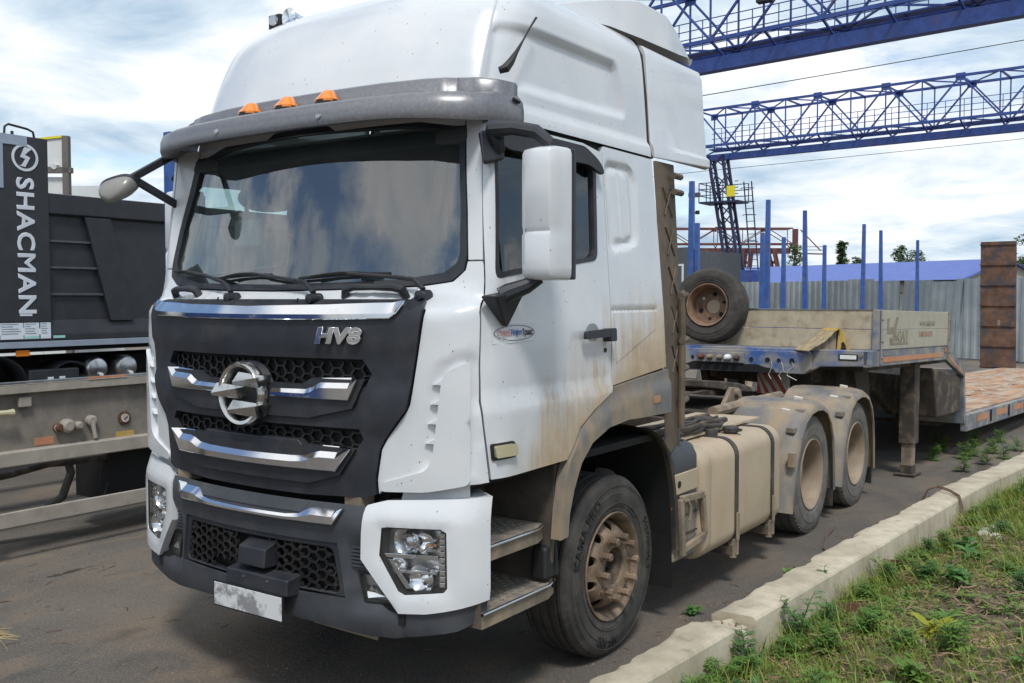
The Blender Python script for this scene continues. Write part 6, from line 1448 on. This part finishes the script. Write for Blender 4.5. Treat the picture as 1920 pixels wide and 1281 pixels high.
m = MB(); m.hexa([(-.06, 3.60, 1.74), (0, 3.60, 1.74), (0, 3.92, 1.74), (-.06, 3.92, 1.74), (-.06, 3.29, 2.95), (0, 3.29, 2.95), (0, 3.62, 2.95), (-.06, 3.62, 2.95)]); m.build('body_brace', 'dump_black', dt, .006)
m = MB(); m.hexa([(-.06, 6.10, 1.74), (0, 6.10, 1.74), (0, 6.42, 1.74), (-.06, 6.42, 1.74), (-.06, 6.40, 2.95), (0, 6.40, 2.95), (0, 6.72, 2.95), (-.06, 6.72, 2.95)]); m.build('body_brace', 'dump_black', dt, .006)
for z, y1 in ((2.645, 3.40), (2.345, 3.48), (2.04, 3.56)): db('side_rib', -.06, -.025, 2.84, y1, z, z + .025, 'dump_grey', .003)
m = MB(); m.hexa([(-.10, 2.84, 1.60), (.0, 2.84, 1.60), (.0, 8.2, 1.60), (-.10, 8.2, 1.60), (-.10, 2.84, 1.76), (-.05, 2.84, 1.76), (-.05, 8.2, 1.76), (-.10, 8.2, 1.76)]); m.build('lower_rail', 'dump_black', dt, .004)
db('side_skirt', -.08, .015, 1.0, 8.2, 1.53, 1.60, 'dump_black'); db('skirt_trim', .0, .03, .9, 4.4, 1.455, 1.525, 'strip_bluegrey', .004)
db('corner_bracket', .018, .03, 1.6, 2.60, 3.68, 3.79, 'strip_bluegrey', .002); db('corner_bracket', .018, .03, 1.6, 2.33, 3.2, 3.679, 'strip_bluegrey', .002)
m = MB(); m.tube([(.0, 2.36, 3.76), (.0, 2.37, 3.87), (.0, 2.41, 3.90), (.0, 2.62, 3.875), (.0, 2.685, 3.85), (.0, 2.70, 3.77)], .013, 8); m.build('grab_rail', 'rubber_black', dt)
m = MB(); m.tube([(.0, 2.45, 3.78), (.0, 2.45, 3.83)], .016, 6); m.build('rail_stud', 'rubber_black', dt)
# lettering, top to bottom, and the round mark above it
me = text_mesh('SHACMAN', .25, .003, 0, 0, 1.0, .007, spacing=1.10); x0 = min(v.co.x for v in me.vertices); x1 = max(v.co.x for v in me.vertices); yy0 = min(v.co.y for v in me.vertices); yy1 = max(v.co.y for v in me.vertices)
for v in me.vertices:
    u = (v.co.x - x0) / (x1 - x0); q = (v.co.y - (yy0 + yy1) / 2) / (yy1 - yy0)
    v.co = (.022 + v.co.z * .5 + .003, 2.57 + q * .205, 3.335 - u * 1.50)
text_obj('body_letters', me, Matrix.Identity(4), 'letter_white', dt)
def ydisc(a, b, off=0.): return (.022 + off, 2.575 + a, 3.555 + b)
panel('round_mark', ydisc, circle(0, 0, .150, 40), 'letter_white', dt, holes=[circle(0, 0, .122, 36)], off=.006, thick=.006, grid=.06, bevel=0)
panel('mark_glyph', ydisc, [(.085, .10), (-.005, .115), (-.055, .0), (.005, -.015), (-.04, -.085), (-.075, -.09), (.0, -.105), (.058, .005), (-.002, .03), (.045, .075)], 'letter_white', dt, off=.006, thick=.006, grid=.06, bevel=0)
for y0, y1, z0, z1, mt in ((2.26, 2.515, 1.555, 1.735, 'paper_white'), (2.525, 2.695, 1.555, 1.735, 'paper_white'), (2.71, 2.83, 1.555, 1.735, 'paper_white'), (2.86, 3.0, 1.555, 1.585, 'paper_teal'), (2.48, 2.62, 1.81, 1.86, 'letter_white')):
    lb = db('data_label', .022 if z0 < 1.8 else .022, .026, y0, y1, z0, z1, mt, 0)
    if z0 < 1.8 and mt == 'paper_white':
        random.seed(int(y0 * 100))
        for k in range(5): z = z1 - .02 - k * .026; db('label_line', .0262, .0268, y0 + .01, y0 + .02 + (y1 - y0 - .04) * random.uniform(.4, 1), z, z + .010, 'print_grey', 0, lb)
        db('label_footer', .0262, .0268, y0 + .005, y1 - .005, z0 + .004, z0 + .03, 'paper_teal' if y0 > 2.4 and y0 < 2.6 else 'paper_white', 0, lb)
# running gear seen under the body
db('chassis', -1.62, -1.5, .2, 8.4, .95, 1.28, 'deep_black'); db('chassis', -.9, -.78, .2, 8.4, .95, 1.28, 'deep_black'); db('gear_backing', -1.5, -.9, .3, 8.2, .6, 1.25, 'deep_black')
db('dark_floor', -2.3, -.12, 1.0, 8.0, 1.40, 1.46, 'deep_black')
for y in (3.46, 3.86):
    tkb = MB().lathe([(0, .0), (.05, -.002), (.12, -.02), (.145, -.05), (.15, -.08), (.15, -.6)], (-.05, y, 1.17), 'x', 28).build('air_tank', 'silver', dt); MB().lathe([(.022, .0), (.022, .03), (0, .03)], (-.05, y + .02, 1.10), 'x', 10).build('tank_drain', 'white_plastic', tkb)
db('battery_box', -.5, -.06, 2.62, 3.22, .95, 1.20, 'dump_black', .02)
for y in (2.83, 2.97): db('box_label', -.06, -.056, y, y + .07, 1.05, 1.11, 'paper_white', 0)
db('side_lamp', -.02, .0, 2.44, 2.60, 1.36, 1.43, 'orange_lens', .01)
for y in (1.95, 5.7, 7.05):
    w = MB().lathe(tyre_prof(-.42, -.10, .52, .29, 4), (0, y, .52), 'x', 44).build('dump_wheel', 'tyre', dt); MB().lathe([(.30, -.12), (.27, -.16), (.25, -.3), (.15, -.28), (.1, -.2), (0, -.2)], (0, y, .52), 'x', 28).build('rim', 'dump_grey', w)
for y, r in ((2.25, .40), (3.15, .30)):
    m = MB(); m.loft([[(x, y + r * math.cos(t), .98 + r * math.sin(t)) for t in [rad(10 + 16 * i) for i in range(11)]] for x in (-.5, -.1)], False); o = m.build('mudguard', 'dump_black', dt, fix=False); sm2 = o.modifiers.new('thickness', 'SOLIDIFY'); sm2.thickness = .02
db('cab', -2.4, -.05, -1.2, .8, 1.0, 3.4, 'dump_black', .06)
db('cab_front_wheel_arch', -2.3, -.1, -1.1, .7, .7, 1.0, 'dump_black', .03)
m = MB().lathe(tyre_prof(-.42, -.10, .52, .29, 4), (0, -.2, .52), 'x', 44); m.build('dump_wheel', 'tyre', dt)

# ---- stake trailer behind, near row at x = -2.9
stt = thing('stake_trailer', 'timber trailer with two rows of upright blue stakes in front of the metal fence', 'trailer', (0, 0, 0))
def sb_(name, x0, x1, y0, y1, z0, z1, mat, bevel=.01): return MB().box(x0, x1, y0, y1, z0, z1).build(name, mat, stt, bevel)
sb_('frame_beam', -3.6, -3.4, 11.2, 29.2, .95, 1.25, 'crane_blue'); sb_('frame_beam', -4.9, -4.7, 11.2, 29.2, .95, 1.25, 'crane_blue')
ROWA = [(11.57, 3.92), (15.08, 3.91), (17.42, 3.88), (21.9, 3.87), (23.7, 3.82), (27.95, 3.77)]; ROWB = [(17.4, 3.72), (21.55, 3.73), (23.2, 3.70), (26.9, 3.65)]
for y, zt in ROWA:
    sb_('bolster', -5.45, -2.85, y - .08, y + .08, 1.25, 1.42, 'crane_blue')
    lean = random.uniform(-.04, .02); m = MB(); m.hexa([(-2.96, y - .05, 1.42), (-2.85, y - .05, 1.42), (-2.85, y + .05, 1.42), (-2.96, y + .05, 1.42), (-2.945 + lean, y - .035, zt), (-2.865 + lean, y - .035, zt), (-2.865 + lean, y + .035, zt), (-2.945 + lean, y + .035, zt)]); m.build('stake', 'blue_paint', stt, .008)
    if y < 12: m = MB(); m.box(-2.84, -2.78, y - .02, y + .05, 1.42, zt - 1.1); m.build('stake_rib', 'blue_paint', stt, .006)
for y, zt in ROWB:
    sb_('bolster', -5.45, -2.85, y - .08, y + .08, 1.25, 1.42, 'crane_blue')
    m = MB(); m.hexa([(-5.46, y - .055, 1.42), (-5.33, y - .055, 1.42), (-5.33, y + .055, 1.42), (-5.46, y + .055, 1.42), (-5.445, y - .045, zt), (-5.345, y - .045, zt), (-5.345, y + .045, zt), (-5.445, y + .045, zt)]); m.build('stake', 'blue_paint', stt, .008)
for y in (13.0, 14.3, 25.0, 26.3):
    for x in (-3.1, -5.2):
        w = MB().lathe(tyre_prof(-.15, .15, .50, .29, 3), (x, y, .50), 'x', 32).build('trailer_wheel', 'tyre_dusty', stt); MB().lathe([(.29, .12), (.25, .05), (.1, .03), (0, .03)], (x, y, .5), 'x', 24).build('rim', 'rim_light', w)
m = MB(); m.tube([(-5.2, 13.0, .5), (-3.1, 13.0, .5)], .07, 8); m.build('axle', 'frame_brown', stt)

# ---- second tipper body far back between the stakes
d2 = thing('far_dump_truck', 'dark grey tipper body standing behind the blue stakes', 'truck', (-11.15, 28.4, 0), rad(-8))
def d2b(name, x0, x1, y0, y1, z0, z1, mat, bevel=.01): return MB().box(x0, x1, y0, y1, z0, z1).build(name, mat, d2, bevel)
d2b('body', -2.2, .1, 0, 4.5, 1.5, 3.75, 'dump_grey'); d2b('front_pillar', .08, .62, -.06, .0, 1.5, 3.80, 'dump_grey'); d2b('front_pillar', -2.2, -1.8, -.06, 0, 1.5, 3.8, 'dump_grey')
for z in (1.75, 2.35, 2.95, 3.5): d2b('cross_rib', -1.8, .08, -.10, 0, z, z + .16, 'dump_grey')
d2b('white_bracket', .36, .44, -.075, -.062, 2.55, 3.15, 'letter_white', 0); d2b('white_bracket', .20, .44, -.075, -.062, 3.15, 3.22, 'letter_white', 0)
for z in (2.0, 2.4, 2.8, 3.2, 3.6): d2b('pillar_bolt', .16, .20, -.08, -.062, z, z + .04, 'deep_black', 0)
for y in (.8, 3.0, 4.2): MB().lathe(tyre_prof(-.3, 0, .52, .29, 3), (.1, y, .52), 'x', 28).build('dump_wheel', 'tyre', d2)
d2b('chassis', -1.5, -.5, -1, 5, .8, 1.5, 'deep_black')

# ---- corrugated metal fence
F0, F1 = Vector((-14.6, 37.2, 0)), Vector((-.35, 30.5, 0)); FE = F1 + (F1 - F0) * .55
fence = thing('metal_fence', 'grey corrugated metal fence with rust streaks along the back of the yard', 'fence', tuple(F0))
def fence_mat(name, k, rust):
    t = NT(name); x, y, z = t.sep.outputs
    c = t.mix(t.ramp(t.noise(1.3, 5), .35, .7), tuple(v * k for v in (.33, .37, .385)), tuple(v * k for v in (.44, .48, .49)))
    c = t.mix(t.ramp(t.noise(2.6, 6, .6, (1.2, 1.2, .22), loc=(rust * 7, 0, 0)), .66 - rust * .12, .80, 0, .85), c, (.30, .17, .06))
    MAT[name] = t.done(c, .5, .15)
for i in range(3): fence_mat('fence_metal_%d' % i, (1., .92, 1.06)[i], (.2, 1., .5)[i])
fd = (FE - F0).normalized(); fl_ = (FE - F0).length; fn = Vector((fd.y, -fd.x, 0)); px = 0.; k = 0; random.seed(5)
simple('fence_post', (.13, .12, .11), .7)
while px < fl_:
    wd = 1.15; ht = 2.68 + random.uniform(-.05, .05); sk = random.choice((0, 0, 0, .01, -.01)); 
    if 10.8 < px < 13.2: sk = .10; ht -= .06
    m = MB(); N = 24
    for i in range(N + 1):
        u = wd * i / N; dd = .0175 * (1 if (i % 6) in (0, 1, 2) else -1)
        b = fd * (px + u) + fn * (dd + random.uniform(-.002, .002)); tp = fd * (px + u + sk * 2.4) + fn * (dd + .05 * abs(sk) * 4)
        m.v.append((b.x, b.y, .05)); m.v.append((tp.x, tp.y, ht + random.uniform(-.006, .006)))
    m.f = [(2 * i, 2 * i + 2, 2 * i + 3, 2 * i + 1) for i in range(N)]
    m.build('fence_panel', 'fence_metal_%d' % random.choice((0, 0, 1, 2)), fence, fix=False, ang=10)
    px += wd - .03; k += 1
for q in range(12):
    p = fd * (q * fl_ / 11) - fn * .1; MB().box(p.x - .04, p.x + .04, p.y - .04, p.y + .04, 0, 2.6).build('fence_post', 'fence_post', fence)
m = MB(); a, b = fd * 0 - fn * .06, fd * fl_ - fn * .06; m.beam((a.x, a.y, 2.2), (b.x, b.y, 2.2), .05); m.build('fence_rail', 'fence_post', fence)

# ---- hall with the lavender-blue roof
BL, BR = Vector((-25.2, 67.4, 0)), Vector((-7.3, 60.0, 0)); bdv = (BR - BL).normalized(); bn = Vector((bdv.y, -bdv.x, 0))
hall = thing('roofed_hall', 'long low hall with a lavender-blue pitched metal roof behind the fence', 'building', tuple(BR))
def hp(u, v, z): p = bdv * u - bn * v; return (p.x, p.y, z)
simple('hall_wall', (.36, .35, .31), .8, var=.1)
L = -26.
m = MB(); m.add([hp(L, 0, 0), hp(0, 0, 0), hp(0, 9, 0), hp(L, 9, 0), hp(L, 0, 3.2), hp(0, 0, 3.2), hp(0, 9, 3.2), hp(L, 9, 3.2), hp(0, 4.5, 4.45), hp(L, 4.5, 4.45)], [(0, 1, 5, 4), (1, 2, 6, 8, 5), (2, 3, 7, 6), (3, 0, 4, 9, 7)]); m.build('wall', 'hall_wall', hall)
for k in range(26):
    u0, u1 = L - .3 + k * 1.02, L - .3 + k * 1.02 + 1.015
    m = MB(); m.hexa([hp(u0, -.4, 3.10), hp(u1, -.4, 3.10), hp(u1, 4.5, 4.47), hp(u0, 4.5, 4.47), hp(u0, -.4, 3.14), hp(u1, -.4, 3.14), hp(u1, 4.5, 4.51), hp(u0, 4.5, 4.51)]); m.build('roof_sheet', 'roof_blue', hall)
m = MB(); m.hexa([hp(L - .3, 9.4, 3.10), hp(.3, 9.4, 3.10), hp(.3, 4.5, 4.47), hp(L - .3, 4.5, 4.47), hp(L - .3, 9.4, 3.14), hp(.3, 9.4, 3.14), hp(.3, 4.5, 4.51), hp(L - .3, 4.5, 4.51)]); m.build('roof_slope', 'roof_blue', hall)
m = MB(); m.beam(hp(L, -.38, 3.08), hp(.3, -.38, 3.08), .12, .12); m.build('gutter', 'rubber_black', hall)
m = MB(); m.beam(hp(.32, -.4, 3.12), hp(.32, 4.5, 4.49), .05, .12); m.build('verge_board', 'roof_blue', hall)

# ---- gantry cranes
def bar(name, a, b, w, mat, parent, h=None, up=(0, 0, 1)): return MB().beam(a, b, w, h, up).build(name, mat, parent, flat=True)
def girder(root, O, d, L, W, H, n, mat, deep, rails=True, s=1.):
    """box truss along d from O (bottom corner nearest the camera); W = breadth, H = height"""
    d = Vector(d).normalized(); q = Vector((-d.y, d.x, 0)); q = q if q.y > 0 else -q; Z = Vector((0, 0, 1)); O = Vector(O)
    P = lambda u, w, h: O + d * u + q * w + Z * h
    for w in (0, W):
        bar('top_chord', P(0, w, H), P(L, w, H), .12 * s, mat, root); bar('bottom_chord', P(0, w, .38 * s), P(L, w, .38 * s), .13 * s, mat, root)
    bar('runway_beam', P(0, W * .5, -deep / 2), P(L, W * .5, -deep / 2), .42 * s, mat, root, deep)
    st = L / n
    for i in range(n + 1):
        for w in (0, W): bar('vertical', P(i * st, w, .38 * s), P(i * st, w, H), .06 * s, mat, root)
        bar('cross_tie', P(i * st, 0, H), P(i * st, W, H), .08 * s, mat, root)
        bar('hanger', P(i * st, 0, .38 * s), P(i * st, W * .5, 0), .07 * s, mat, root); bar('hanger', P(i * st, W, .38 * s), P(i * st, W * .5, 0), .07 * s, mat, root)
        if i < n:
            up = i % 2 == 0
            for w in (0, W):
                bar('diagonal', P(i * st, w, .38 * s if up else H), P((i + 1) * st, w, H if up else .38 * s), .075 * s, mat, root)
            bar('top_lacing', P(i * st, 0 if up else W, H), P((i + 1) * st, W if up else 0, H), .06 * s, mat, root)
            bar('bottom_lacing', P(i * st, W if up else 0, .38 * s), P((i + 1) * st, 0 if up else W, .38 * s), .06 * s, mat, root)
        if up_g(i): 
            for w in (0, W): MB().box(-.22 * s, .22 * s, -.03, .03, -.18 * s, .18 * s).xf(Matrix.Translation(P(i * st, w, H - .05)) @ Matrix.Rotation(math.atan2(d.y, d.x), 4, 'Z')).build('gusset', mat, root, flat=True)
    if rails:
        for hh in (.75, 1.05, 1.35, 1.65): bar('walkway_rail', P(0, W * .85, hh * s), P(L, W * .85, hh * s), .03 * s, mat, root)
        for i in range(2 * n): bar('rail_post', P((i + .3) * st / 2, W * .85, .38 * s), P((i + .3) * st / 2, W * .85, 1.65 * s), .03 * s, mat, root)
        bar('walkway', P(0, W * .78, .40 * s), P(L, W * .78, .40 * s), .5 * s, mat, root, .05 * s)
    return P
def up_g(i): return i % 2 == 1
c1 = thing('near_gantry_crane', 'nearest blue gantry crane girder crossing high above the trailer', 'crane', (0, 0, 0), 0, 'gantry cranes over the yard')
girder(c1, (10.0, 25.6, 10.45), (-.99, .135, 0), 28, 1.9, 2.6, 14, 'crane_blue', .46)
c2 = thing('middle_gantry_crane', 'blue gantry crane with a lattice leg, platform and yellow sign', 'crane', (0, 0, 0), 0, 'gantry cranes over the yard')
girder(c2, (10.5, 47.0, 10.35), (-.997, .076, 0), 30.2, 2.1, 2.45, 17, 'crane_blue', .36)
def lattice_leg(root, A, B, a0, b0, mat, n, w=.3, s=.12):
    """two chords from A (top) to B (bottom), spread a0 at the top and b0 at the bottom along y and along x"""
    A, B = Vector(A), Vector(B); off = [(-1, -1), (1, -1), (1, 1), (-1, 1)]
    pt = lambda t, k: A.lerp(B, t) + Vector((off[k][0], off[k][1] * .9, 0)) * (a0 + (b0 - a0) * t) / 2
    for k in range(4): bar('leg_chord', pt(0, k), pt(1, k), w, mat, root)
    for i in range(n):
        for k in range(4):
            a, b = (i / n, (i + 1) / n) if i % 2 else ((i + 1) / n, i / n); bar('leg_lacing', pt(a, k), pt(b, (k + 1) % 4), s, mat, root)
lattice_leg(c2, (-18.6, 49.9, 10.2), (-16.9, 49.9, 0), .85, .7, 'crane_navy', 12, .15, .06)
lattice_leg(c2, (9.2, 48.0, 10.2), (10.5, 48.0, 0), 1.0, .75, 'crane_navy', 9, .26, .10)
bar('leg_strut', (-18.9, 49.0, 10.0), (-20.8, 49.5, 10.3), .14, 'crane_navy', c2)
m = MB(); m.box(-19.35, -17.0, 49.0, 50.6, 7.45, 7.55); m.build('platform', 'crane_navy', c2)
for a, b in (((-19.35, 49.0), (-17.9, 49.0)), ((-19.35, 49.0), (-19.35, 50.6)), ((-17.2, 49.0), (-17.0, 49.0)), ((-19.35, 50.6), (-17, 50.6))):
    for z in (7.9, 8.25, 8.6): bar('platform_rail', (a[0], a[1], z), (b[0], b[1], z), .045, 'crane_navy', c2)
for x, y in ((-19.35, 49), (-18.9, 49), (-18.4, 49), (-17.9, 49), (-19.35, 50.6), (-17.0, 50.6), (-18.2, 50.6)): bar('rail_post', (x, y, 7.5), (x, y, 8.6), .045, 'crane_navy', c2)
m = MB(); m.box(-17.65, -17.15, 48.93, 48.97, 7.75, 8.35); m.build('warning_sign', 'yellow_sign', c2)
for x in (-16.9, -16.45): bar('ladder_stile', (x + .0, 49.6, 8.6), (x + .75, 49.6, 0.2), .06, 'crane_navy', c2)
for i in range(22): z = .6 + i * .36; x = -16.9 + .75 * (8.6 - z) / 8.4; bar('ladder_rung', (x, 49.6, z), (x + .45, 49.6, z), .035, 'crane_navy', c2)
for i in range(9): z = 2.2 + i * .75; x = -16.68 + .75 * (8.6 - z) / 8.4; MB().tube([(x + .38 * math.cos(t), 49.55 - .45 * math.sin(t), z) for t in [math.pi * j / 8 for j in range(9)]], .02, 4, caps=False).build('ladder_hoop', 'crane_navy', c2)
m = MB(); m.box(-17.2, -15.9, 49.2, 50.6, 2.55, 3.6); m.build('drive_cabinet', 'crane_blue', c2, .03)
c3 = thing('far_gantry_crane', 'farthest gantry crane in rust red with thin lattice girder', 'crane', (0, 0, 0), 0, 'gantry cranes over the yard')
girder(c3, (-36.3, 115.5, 8.3), (-.83, -.56, 0), 34, 2.4, 2.4, 11, 'crane_red', .7, False, 1.3)
lattice_leg(c3, (-38.6, 114.2, 8.2), (-37.0, 115, 0), .8, .6, 'crane_red', 8, .28, .12); lattice_leg(c3, (-40.9, 112.7, 8.2), (-41.5, 112.3, 0), .8, .6, 'crane_red', 8, .28, .12)
bar('end_frame', (-36.0, 115.7, 7.7), (-36.0, 115.7, 10.6), .5, 'crane_red', c3); bar('end_strut', (-35.5, 116, 10.5), (-33.4, 117.4, 7.9), .12, 'crane_red', c3); bar('end_platform', (-36, 115.7, 7.6), (-33.2, 117.5, 7.5), .9, 'crane_red', c3, .12)
for z in (8.0, 8.4): bar('platform_rail', (-35.8, 115.8, z), (-33.2, 117.5, z), .07, 'crane_red', c3)
# lamp on the near girder
m = MB(); m.box(-7.95, -7.45, 27.6, 27.9, 11.62, 11.72); m.build('work_lamp', 'rubber_black', c1); bar('lamp_arm', (-7.95, 27.7, 11.70), (-8.05, 27.9, 12.4), .05, 'crane_navy', c1)

# ---- lamp pole, wires, shed, trees
lp = thing('lamp_post', 'slim dark post with a small floodlight seen past the cab', 'lamp post', (-13.05, 33.9, 0))
m = MB(); m.tube([(0, 0, 0), (0, 0, 6.3)], [.09, .06], 8); m.build('pole', 'wire_black', lp); m = MB(); m.box(-.05, .42, -.1, .1, 6.15, 6.33); m.build('floodlight', 'dump_grey', lp, .02); m = MB(); m.tube([(0, 0, 5.5), (.35, 0, 5.52)], .03, 6); m.box(.25, .4, -.05, .05, 5.45, 5.6); m.build('bracket', 'wire_black', lp)
def wire(a, b, sag, label, r=.018):
    a, b = Vector(a), Vector(b); m = MB(); m.tube([a.lerp(b, i / 24) - Vector((0, 0, sag * 4 * (i / 24) * (1 - i / 24))) for i in range(25)], r, 4, caps=False); tag(m.build('power_line', 'wire_black', fix=False), label, 'wire', 'power lines over the yard')
wire((-20.0, 29.4, 8.9), (12.0, 51.9, 15.75), .12, 'upper thin power line slanting between the two blue girders')
wire((-24.0, 26.4, 5.9), (14.0, 53.2, 10.7), .1, 'lower thin power line beneath the middle crane girder', .010)
shd = thing('boarded_shed', 'white boarded shed gable with a dark steel post above the tipper body', 'shed', (-17.4, 9.0, 0), rad(34.72))
def sdb(name, x0, x1, y0, y1, z0, z1, mat): return MB().box(x0, x1, y0, y1, z0, z1).build(name, mat, shd)
for k in range(5): sdb('wall_board', -2.4 + k * .54, -2.4 + k * .54 + .53, 0, .05, 0, 4.75, 'shed_white')
for k in range(5):
    m = MB(); x0 = -2.4 + k * .54; m.hexa([(x0, .0, 4.98), (x0 + .53, 0, 4.98), (x0 + .53, .05, 4.98), (x0, .05, 4.98), (x0, 0, 5.62 - (2.4 - k * .54) * .12), (x0 + .53, 0, 5.62 - (2.4 - (k + 1) * .54) * .12), (x0 + .53, .05, 5.62 - (2.4 - (k + 1) * .54) * .12), (x0, .05, 5.62 - (2.4 - k * .54) * .12)]); m.build('upper_board', 'shed_white', shd)
sdb('steel_post', .32, .46, -.12, .02, 0, 5.66, 'fence_post'); sdb('eave_beam', -2.4, .52, -.12, 0, 4.83, 4.95, 'fence_post')
for k in range(10): m = MB(); m.tube([(-2.2 + k * .26, -.14, 4.97), (-2.2 + k * .26, .6, 5.05)], .07, 6); m.build('roof_wave', 'shed_white', shd)
m = MB(); m.beam((-2.4, -.01, 5.36), (.3, -.01, 5.66), .05); m.build('edge_trim', 'yellow_sign', shd)
sdb('side_wall', -2.4, -2.35, .05, 3, 0, 4.9, 'shed_white'); sdb('rear_wall', -2.4, .4, 3, 3.05, 0, 4.9, 'shed_white')
def tree(x, y, h, r, label, shape, seed, nleaf=2600):
    random.seed(seed); tr = thing('tree', label, 'tree', (x, y, 0), 0, 'trees beyond the hall'); m = MB()
    m.tube([(0, 0, 0), (random.uniform(-.1, .1), 0, h * .35), (random.uniform(-.2, .2), 0, h * .7), (0, 0, h * .96)], [r * .10, r * .08, r * .05, .02], 7)
    cl = []
    for k in range(34):
        t = random.uniform(.30, 1.0) if shape != 'round' else random.uniform(.38, 1.0)
        if shape == 'cone': rr = r * (1.08 - t) * 1.15 + .12
        elif shape == 'round': rr = r * math.sqrt(max(0, 1 - ((t - .66) / .36) ** 2)) + .1
        else: rr = r * (.55 + .5 * math.sin(math.pi * min(1, (t - .25) / .75)))
        a = random.uniform(0, 6.28); q = random.uniform(.25, 1) * rr; c = Vector((q * math.cos(a), q * math.sin(a), t * h)); cl.append((c, .16 * r + .22 * rr * random.uniform(.5, 1)))
        m.tube([(0, 0, max(.25, t - .12) * h), c * .6 + Vector((0, 0, c.z * .4 - .1 * h * .3)), c], [r * .03, r * .02, .01], 4)
    m.build('trunk', 'bark', tr, fix=False); lf = MB()
    for i in range(nleaf):
        c, cr = random.choice(cl); v = Vector((random.gauss(0, 1), random.gauss(0, 1), random.gauss(0, .8))).normalized() * cr * random.random() ** .4; b = random.uniform(0, 6.28)
        leaf(lf, c + v, (math.cos(b), math.sin(b), random.uniform(-.6, .5)), (random.uniform(-.5, .5), random.uniform(-.5, .5), 1), random.uniform(.20, .34), random.uniform(.12, .22), .2, 2)
    lf.build('crown', 'tree_leaf', tr, fix=False, flat=True)
tree(-22.5, 88.4, 7.3, 1.25, 'tall narrow tree rising behind the hall roof', 'cone', 1); tree(-21.2, 89.2, 5.9, .9, 'smaller companion beside the tall narrow tree', 'round', 2, 1600)
tree(-17.5, 91.9, 6.7, 1.7, 'round bushy tree over the end of the hall roof', 'round', 3); tree(-26.6, 87.5, 6.9, 1.6, 'wispy birch half hidden by the rust-red crane', 'wisp', 4, 1300)
tree(-8.2, 97.5, 7.6, 2.4, 'green tree peeping past the raised rusty ramp', 'round', 5); tree(-5.5, 99, 6.8, 2.2, 'tree partly cut off beyond the raised ramp', 'wisp', 6)

# ---- things behind the photographer that show in the chrome and the windows
cont = thing('blue_container', 'blue ribbed steel container mirrored in the chrome grille strips', 'container', (-8.6, -7.4, 0), rad(-50))
for k in range(40): MB().box(-4. + k * .2, -4. + k * .2 + .1, -.03, .03, .18, 2.45).build('wall_rib', 'blue_paint', cont)
MB().box(-4, 4, .03, 2.4, .15, 2.5).build('box', 'blue_paint', cont, .02)
for z in (.1, 2.42): MB().box(-4.05, 4.05, -.06, .04, z, z + .14).build('edge_rail', 'crane_blue', cont)
tree(14.0, 1.5, 7.5, 2.6, 'leafy tree mirrored in the side windows of the cab', 'round', 41, 2600); tree(17.5, 6.0, 9.0, 2.8, 'taller tree mirrored behind the leafy one', 'wisp', 42, 2400); tree(15.5, -4.5, 6.5, 2.4, 'bushy tree mirrored beside the leafy one', 'round', 43, 2200)
